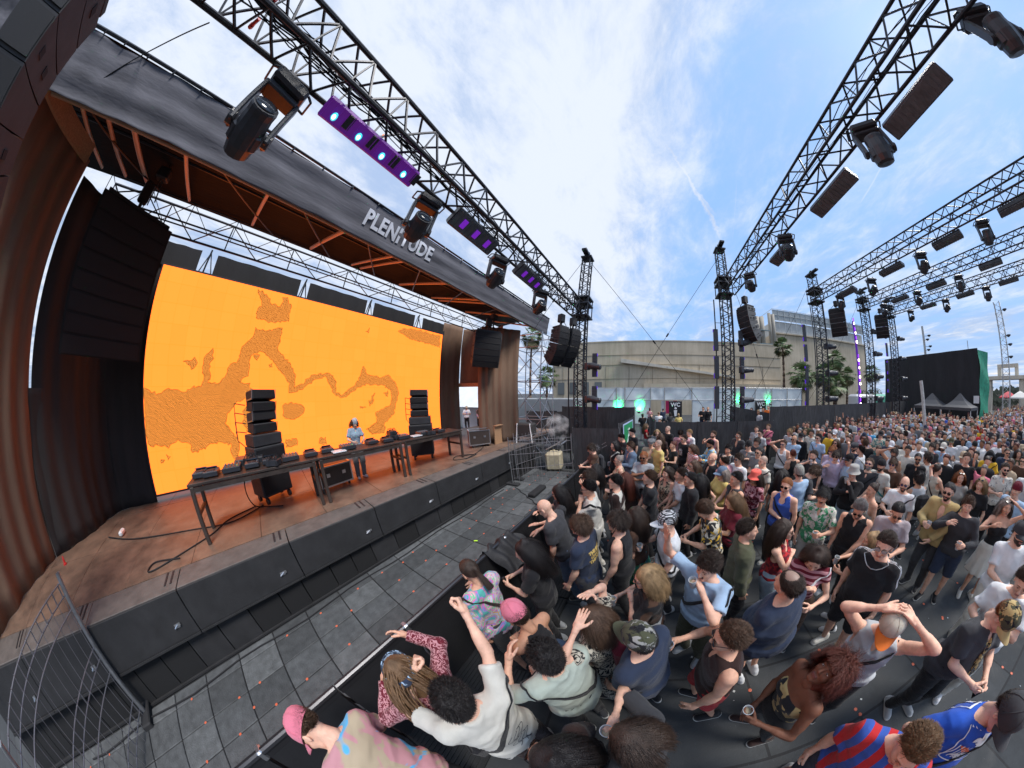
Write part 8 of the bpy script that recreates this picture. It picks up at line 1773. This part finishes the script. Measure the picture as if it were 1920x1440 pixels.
T_ = [(1640, 781, 'man in grey cap and red and white football shirt', 'short', 'dark', 'tee', ('red', 'blotch', 'white', None, .4), dict(hat='cap', hatc='grey')),
 (1662, 777, 'man with cropped light hair in black by the fence end', 'neat', 'light', 'tee', 'black', {}), (1667, 788, 'bearded man in cream white shirt below the lit batten', 'short', 'black', 'shirt', 'offwhite', dict(face='b', skin='c')),
 (1646, 795, 'bearded man with black waistcoat over white shirt', 'neat', 'black', 'tee', 'white', dict(face='b', strap=1)), (1656, 817, 'man with swept dark hair and open dark jacket over pale shirt', 'short', 'dark', 'jacket', 'charcoal', {}),
 (1667, 824, 'man with goatee and grey brimmed beanie', 'short', 'black', 'shirt', 'stone', dict(hat='beanie', hatc='grey', face='b', skin='c')), (1672, 843, 'person in white cap worn low and white shirt', 'short', 'dark', 'tee', 'white', dict(hat='cap', hatc='white', gl='dark')),
 (1682, 822, 'person with dark hair hugging a friend in a black vest', 'short', 'dark', 'tee', 'navy', dict(R_='half')), (1698, 822, 'muscular man in black vest seen from behind', 'short', 'dark', 'vest', 'black', dict(F=60, fat=1.1)),
 (1687, 803, 'dark haired person in white shirt left of the pale blue shirts', 'mop', 'black', 'tee', 'white', {}), (1662, 800, 'woman with fair hair and pink blouse', 'long', 'light', 'shirt', 'rose', dict(sex='f', gl='dark')),
 (1677, 798, 'man with short dark hair and grey blue shirt behind the pink blouse', 'short', 'dark', 'tee', 'lightblue', {}), (1691, 790, 'woman with black wavy hair and denim jacket', 'wavy', 'black', 'jacket', 'denim', dict(sex='f')),
 (1705, 791, 'man with brown hair in dark olive shirt', 'short', 'brown', 'tee', 'olive', {}), (1717, 797, 'bearded man in pale blue shirt', 'neat', 'dark', 'shirt', 'lightblue', dict(face='b', h=1.82)),
 (1722, 807, 'ginger bearded man in grey shirt', 'short', 'ginger', 'tee', 'grey', dict(face='b')), (1732, 797, 'dark skinned man in white cap and pale blue shirt', 'none', 'black', 'shirt', 'lightblue', dict(hat='cap', hatc='offwhite', skin='d', face='b')),
 (1736, 810, 'man in navy baseball cap with backpack and grey jacket', 'short', 'dark', 'jacket', 'grey', dict(hat='cap', hatc='navy', strap=1)), (1749, 823, 'fair haired smiling man in black shirt', 'short', 'light', 'tee', 'black', {}),
 (1727, 837, 'man in white cap looking down, white shirt with glasses hooked on it', 'short', 'dark', 'shirt', 'white', dict(hat='cap', hatc='white', hp=.3)), (1703, 853, 'smiling dark haired man in off white shirt', 'short', 'black', 'tee', 'offwhite', dict(skin='c')),
 (1677, 857, 'bearded man with thick dark hair, hand at his ear', 'mop', 'dark', 'tank', 'white', dict(face='b', R_='headside')), (1749, 846, 'man in dark red and grey shirt with sunglasses on his head', 'mop', 'dark', 'shirt', ('maroon', 'blotch', 'charcoal', None, .5), dict(gl='up', R_='chest')),
 (1770, 846, 'bearded man in white cap and pale blue shirt, side on', 'neat', 'dark', 'shirt', 'lightblue', dict(hat='cap', hatc='offwhite', face='b')), (1775, 800, 'person in blue cap and pale shirt', 'short', 'dark', 'shirt', 'white', dict(hat='cap', hatc='blue')),
 (1777, 810, 'person in grey cap and round glasses with white shirt', 'short', 'dark', 'tee', 'white', dict(hat='cap', hatc='charcoal', gl='dark', strap=1)), (1785, 836, 'man in olive cap, sunglasses and white shirt with folded arms', 'neat', 'brown', 'tee', 'white', dict(hat='cap', hatc='olive', gl='dark', R_='cross', L_='cross')),
 (1789, 824, 'man with brown hair in mustard check shirt', 'short', 'brown', 'shirt', ('mustard', 'check', 'brown'), {}), (1796, 790, 'man with dark hair and pale shirt crossed by a strap, far right', 'short', 'dark', 'tee', 'offwhite', dict(strap=1)),
 (1801, 798, 'man with flushed face and short hair in white', 'short', 'brown', 'tee', 'white', {}), (1809, 811, 'woman with long black hair pulled off a high forehead', 'long', 'black', 'tee', 'black', dict(sex='f')),
 (1812, 824, 'dark haired person making a thumbs up', 'bob', 'black', 'tee', 'black', dict(R_='point')), (1827, 818, 'fair haired woman looking left behind the blue shirt', 'bun', 'blond', 'tee', 'navy', dict(sex='f')),
 (1827, 829, 'man with cropped brown hair in sky pale blue sweatshirt', 'neat', 'brown', 'long', 'lightblue', dict(fat=1.15)), (1843, 806, 'person in red sports top raising an arm near the centre right', 'short', 'dark', 'tee', 'red', dict(R_='up')),
 (1860, 812, 'person in tan cap with black brim', 'short', 'dark', 'tee', 'charcoal', dict(hat='cap', hatc='beige', brim='black')), (1862, 833, 'person in dusty plum hooded top, eyes closed', 'mop', 'brown', 'hoodie', 'rose', dict(fat=1.2)),
 (1882, 832, 'woman with very dark hair framing her face in black', 'long', 'black', 'tee', 'black', dict(sex='f')), (1902, 824, 'bald man with grey beard and dark jacket', 'none', 'grey', 'jacket', 'charcoal', dict(face='b', gl='clear')),
 (1879, 806, 'broad back in a pale lilac shirt bending forward', 'short', 'dark', 'tee', 'lilac', dict(lean=.4, F=20)), (1912, 790, 'man in white shirt with bright blue shoulder bag', 'short', 'black', 'tee', 'white', dict(strap=-1, strapc='sky')),
 (1835, 790, 'pair member with brown hair and green top looking up', 'long', 'brown', 'tee', 'green', dict(sex='f', hp=-.2)), (1603, 781, 'man in grey shirt standing behind others at the fence', 'short', 'dark', 'tee', 'grey', {}),
 (1616, 789, 'man in dark jacket and sunglasses beneath the violet light', 'short', 'dark', 'jacket', 'black', dict(gl='dark')), (1588, 791, 'person in dark cap near the bald bearded man', 'short', 'dark', 'tee', 'maroon', dict(hat='cap', hatc='navy')),
 (1604, 799, 'person in black cap and sleeveless red top', 'short', 'black', 'vest', 'maroon', dict(hat='backcap', hatc='black', skin='c')), (1612, 803, 'woman lit violet with glasses', 'long', 'dark', 'tee', 'purple', dict(sex='f', gl='dark')),
 (1620, 826, 'person with long brown hair under a dark beanie', 'long', 'brown', 'tee', 'lilac', dict(hat='beanie', hatc='navy', sex='f')), (1743, 784, 'woman with brown hair and white blouse near the tents', 'long', 'brown', 'shirt', 'white', dict(sex='f')),
 (1735, 774, 'person in bright blue shirt before the left tent', 'short', 'dark', 'tee', 'royal', {}), (1728, 781, 'person in mustard vest near the white pole', 'short', 'dark', 'vest', 'mustard', {}), (1848, 776, 'person in pale pink cap before the green wall', 'short', 'dark', 'tee', 'rose', dict(hat='cap', hatc='pink')),
 (1873, 777, 'person in vivid pink cap waving near the green wall', 'short', 'dark', 'tee', 'white', dict(hat='cap', hatc='pink', R_='wave')), (1784, 782, 'man in rose pink shirt in the far crowd', 'short', 'dark', 'tee', 'pink', {}), (1893, 778, 'blond woman in tan top in the far crowd', 'long', 'blond', 'tee', 'beige', dict(sex='f')),
 (1854, 791, 'bald man with tanned face and black shirt in the far crowd', 'none', 'dark', 'tee', 'black', dict(skin='c')), (1760, 792, 'woman with brown hair and black top looking left in the far crowd', 'long', 'brown', 'tee', 'black', dict(sex='f')), (1817, 784, 'man in navy jacket with cap in the far crowd', 'short', 'dark', 'jacket', 'navy', dict(hat='cap', hatc='rose')),
 (1247, 800, 'dark haired man in black facing the toilets', 'short', 'black', 'tee', 'black', {}), (1261, 801, 'woman with straight dark hair in black near the toilets', 'long', 'dark', 'tee', 'black', dict(sex='f')), (1237, 797, 'man with pinkish face in grey among the smoke', 'short', 'brown', 'tee', 'grey', {}),
 (1205, 786, 'person in black seen from behind by the posters', 'bob', 'black', 'tee', 'black', dict(F=90)), (1235, 783, 'person in white shirt walking towards the posters', 'short', 'light', 'tee', 'white', dict(F=90)), (1256, 784, 'person in grey with long hair queueing at the posters', 'long', 'black', 'tee', 'charcoal', dict(F=90, sex='f')), (1272, 786, 'woman with fair hair and yellow top near the toilet sign', 'long', 'blond', 'tee', 'yellow', dict(F=90, sex='f')),
 (1318, 774, 'dark haired man in black left of the second mast', 'short', 'black', 'tee', 'black', dict(F='C', z0=.5)), (1327, 774, 'fair haired man in black left of the second mast', 'short', 'blond', 'tee', 'black', dict(F='C', z0=.5)), (1218, 775, 'red haired person below the crimson poster', 'long', 'auburn', 'tee', 'rose', dict(F=90, sex='f')), (1243, 776, 'person in blue beneath the pale poster', 'short', 'dark', 'tee', 'navy', dict(F=90)),
 (1408, 776, 'person in black behind the sloping fence, left', 'short', 'dark', 'tee', 'black', dict(z0=.6)), (1421, 780, 'fair haired person in white behind the sloping fence', 'bob', 'blond', 'tee', 'white', dict(z0=.5)), (1430, 777, 'ginger person behind the sloping fence', 'short', 'ginger', 'tee', 'rose', dict(z0=.5)), (1440, 772, 'person in orange behind the sloping fence', 'short', 'dark', 'tee', 'orange', dict(z0=.6)), (1450, 776, 'long haired person in black behind the sloping fence, right', 'long', 'dark', 'tee', 'black', dict(z0=.6, sex='f'))]
rp = random.Random(21)
for px_, py_, lab, hair, hc, top, tc_, ex in T_:
    k = dict(hair=hair, hc=hc, top=top, tc=tc_, skin=rp.choice('aabbc'), R_=rp.choice(('down', 'hold', 'clasp', 'swing')), L_=rp.choice(('down', 'down', 'hold')), lc=rp.choice(('black', 'charcoal', 'denim', 'navy', 'stone'))); k.update(ex); F = k.pop('F', None); z0 = k.pop('z0', 0.)
    n(px_, py_, lab, f=rp.uniform(-12, 12) if F is None else 0, F=F, z0=z0, **k)
hairs = [('short', 'short'), ('mop', 'floppy'), ('curly', 'curly'), ('neat', 'cropped'), ('none', None)]; fh = [('long', 'long'), ('bob', 'bobbed'), ('bun', 'tied up'), ('wavy', 'wavy')]
hcs = [('black', 'black'), ('dark', 'dark brown'), ('brown', 'brown'), ('light', 'light brown'), ('blond', 'blond'), ('ginger', 'ginger'), ('dark', 'dark brown'), ('black', 'black')]
tops = [('tee', 'white', 'white shirt'), ('tee', 'white', 'white shirt'), ('shirt', 'lightblue', 'pale blue shirt'), ('vest', 'offwhite', 'cream vest'), ('tee', 'lightgrey', 'light grey shirt'), ('shirt', 'white', 'white shirt'), ('tee', 'black', 'black shirt'), ('tee', 'charcoal', 'dark grey shirt'), ('tee', 'lightblue', 'pale blue shirt'), ('tee', 'navy', 'navy shirt'), ('tee', 'offwhite', 'cream shirt'), ('vest', 'white', 'white vest'), ('vest', 'black', 'black vest'), ('shirt', 'olive', 'olive shirt'), ('tee', 'rose', 'dusty pink shirt'),
        ('jacket', 'black', 'black jacket'), ('jacket', 'beige', 'beige jacket'), ('tee', 'maroon', 'maroon shirt'), ('tee', 'red', 'red shirt'), ('tee', 'grey', 'grey shirt'), ('shirt', ('lightgrey', 'check', 'navy'), 'checked shirt'), ('tee', ('white', 'stripe', 'navy'), 'striped shirt'), ('shirt', ('teal', 'floral', 'cream'), 'flowered shirt'), ('tee', 'lilac', 'lilac shirt'), ('tee', 'yellow', 'yellow shirt'), ('long', 'stone', 'stone sweatshirt'), ('tee', 'brown', 'brown shirt')]
used_l = set(); accs = [(None, ''), ('gl', ' and sunglasses'), ('gl', ' and sunglasses'), ('cap', ' under a %s cap'), ('strap', ' and a dark shoulder strap')]
def where(x, y):
    if x < 3: return 'behind the barrier' if y < 6 else 'near the dark fence bend'
    if x < 8.5: return 'in the middle of the near crowd' if y < 6 else 'by the fence under the second truss'
    if x < 14: return 'under the third truss'
    if x < 20: return 'under the fourth truss'
    if x < 26: return 'under the farthest truss'
    return 'in front of the dark tents' if y > 5 else 'in the far right crowd'
occ = list(PEOPLE)
def free(x, y, r): return all((x - a) ** 2 + (y - b) ** 2 > r * r for a, b in occ)
def fence_y(x): return 9.6 if x < 6.2 else 10.0 + (x - 6.3) * .16
cnt = 0; tries = 0; poses = [('down', 'down'), ('hold', 'down'), ('clasp', 'clasp'), ('swing', 'down'), ('hold', 'hold'), ('cross', 'cross')]
while len(PEOPLE) < 290 and tries < 20000:
    tries += 1; u_ = rp.random() ** 1.5; x = 1.2 + 25 * u_; y = rp.uniform(-1.2 - x * .12, fence_y(x) - .3)
    d = math.hypot(x, y)
    if d < 5.2 or (x < 1.5 and y > 7.4): continue
    if not free(x, y, .60 if d > 9 else .78): continue
    fem = rp.random() < .4; hs, hw = rp.choice(fh if fem else hairs); hc, hcw = rp.choice(hcs); tp, tcx, tw_ = rp.choice(tops); ac, aw = rp.choice(accs); capc = rp.choice((('white', 'white'), ('black', 'black'), ('beige', 'tan'), ('navy', 'navy')))
    hl_ = 'bald' if hs == 'none' else '%s %s hair' % (hw, hcw); aw = aw % capc[1] if '%s' in aw else aw
    lab = ('%s with %s in %s%s %s' % ('woman' if fem else 'man', hl_, tw_, aw, where(x, y))) if hs != 'none' else 'bald man in %s%s %s' % (tw_, aw, where(x, y))
    if lab in used_l or len(lab.split()) > 16: continue
    used_l.add(lab); a = math.degrees(math.atan2(DJP[1] - y, DJP[0] - x)) + rp.uniform(-14, 14); pr_ = rp.choice(poses)
    k = dict(sex='f' if fem else 'm', hair=hs, hc=hc, top=tp, tc=tcx, skin=rp.choice('aaabbbccde'), h=PS * (rp.uniform(1.60, 1.72) if fem else rp.uniform(1.68, 1.86)), R_=pr_[0], L_=pr_[1], lc=rp.choice(('black', 'charcoal', 'denim', 'navy', 'stone')))
    if ac == 'gl': k['gl'] = 'dark'
    if ac == 'cap': k['hat'] = 'cap'; k['hatc'] = capc[0]
    if ac == 'strap': k['strap'] = rp.choice((1, -1))
    person(lab, x, y, a, 1 if d < 11 else 2, seed=0, **k); occ.append((x, y)); cnt += 1
cv, cf, cm, nv = [], [], [], 0
pal = ['white', 'white', 'offwhite', 'black', 'black', 'charcoal', 'charcoal', 'navy', 'lightblue', 'rose', 'maroon', 'grey', 'grey', 'lightgrey', 'mauve', 'olive', 'beige', 'denim', 'brown', 'lilac', 'black', 'white', 'black', 'grey', 'mauve', 'stone', 'red', 'pink', 'mustard']; pm = sorted(set(pal)); hp_ = ['black', 'dark', 'dark', 'brown', 'light', 'blond', 'auburn', 'grey']; hm_ = sorted(set(hp_)); sk = ['a', 'b', 'c', 'e']
mats_c = [cloth(c) for c in pm] + [hair_mat(c) for c in hm_] + [skin_mat(c) for c in sk]
def low(pose):
    J = skeleton('m', *pose); parts = []
    for fn, lo, hi, h, ty in ((lambda P: smin(torso(P, J, .015, .93, .5)[0], smin(cap_(P, J['SR'], J['ER'], .055, .05), cap_(P, J['SL'], J['EL'], .055, .05), .03), .04), (-.3, -.36, .8), (.4, .36, 1.6), .062, 0),
        (lambda P: smin(smin(cap_(P, J['ER'], J['WR'], .042, .036), cap_(P, J['EL'], J['WL'], .042, .036), .01), smin(ell_(P, J['HC'] + V3(.01, 0, -.01), (.092, .078, .115)), cap_(P, J['neck'], J['HC'], .05, .05), .02), .01), (-.3, -.42, .72), (.5, .42, 2.1), .040, 2),
        (lambda P: np.maximum(ell_(P, J['HC'] + V3(-.016, 0, .035), (.108, .09, .105)), .0 + (.64 * (P - J['HC'].astype(f32))[:, 0] - .77 * (P - J['HC'].astype(f32))[:, 2])), J['HC'] - .16, J['HC'] + .17, .038, 1)):
        V, Q = surfnet(fn, lo, hi, h); parts.append((V, Q, ty))
    return parts
lows = [low(p) for p in (('down', 'down'), ('hold', 'down'), ('up', 'down'), ('clasp', 'hold'))]
gx = {}
def place(x, y):
    global nv
    a = math.atan2(DJP[1] - y, DJP[0] - x) + rp.uniform(-.4, .4); s = PS * rp.uniform(.91, 1.05); c_, s_ = math.cos(a) * s, math.sin(a) * s; P_ = lows[0 if rp.random() < .55 else rp.choice((1, 3, 3)) if rp.random() < .96 else 2]
    tc = pm.index(rp.choice(pal)); hc = len(pm) + hm_.index(rp.choice(hp_)); sc = len(pm) + len(hm_) + rp.choice((0, 0, 1, 1, 2, 3))
    for V, Q, ty in P_:
        W_ = np.stack([V[:, 0] * c_ - V[:, 1] * s_ + x, V[:, 0] * s_ + V[:, 1] * c_ + y, V[:, 2] * s], 1); cv.append(W_); cf.append(Q + nv); cm.append(np.full(len(Q), (tc, hc, sc)[ty])); nv += len(V)
cells = {}
def far_free(x, y, r):
    k = (int(x / .7), int(y / .7))
    for i in (-1, 0, 1):
        for j in (-1, 0, 1):
            for a, b in cells.get((k[0] + i, k[1] + j), ()):
                if (x - a) ** 2 + (y - b) ** 2 < r * r: return False
    cells.setdefault(k, []).append((x, y)); return True
for a, b in occ: cells.setdefault((int(a / .7), int(b / .7)), []).append((a, b))
nfar = 0
for i in range(60000):
    if nfar >= 1500: break
    x = 7 + 68 * rp.random() ** 1.35; ymax = min(fence_y(x) - .3, 5.4 if x > 29.5 else 99, 8.9 + (x < 26) * 9) ; y = rp.uniform(-4 - x * .22, ymax)
    if x > 25.5 and y > 5.4 and x > 25.8: continue
    if math.hypot(x, y) < 8 or not far_free(x, y, .50): continue
    place(x, y); nfar += 1
me = np_mesh('far_crowd', np.concatenate(cv), np.concatenate(cf), np.concatenate(cm))
for m_ in mats_c: me.materials.append(m_)
o = bpy.data.objects.new('far_crowd', me); COL.objects.link(o); tag(o, 'densely packed far crowd fading to a mass of heads towards the right horizon', 'crowd', kind='stuff')
GS = .86
bpy.context.view_layer.update()
for o in list(bpy.data.objects):
    if o.parent is None:
        o.location = o.location * GS
        if o.type not in ('CAMERA', 'LIGHT'): o.scale = o.scale * GS
for l_ in bpy.data.lights:
    if l_.type == 'SPOT': l_.energy *= GS * GS
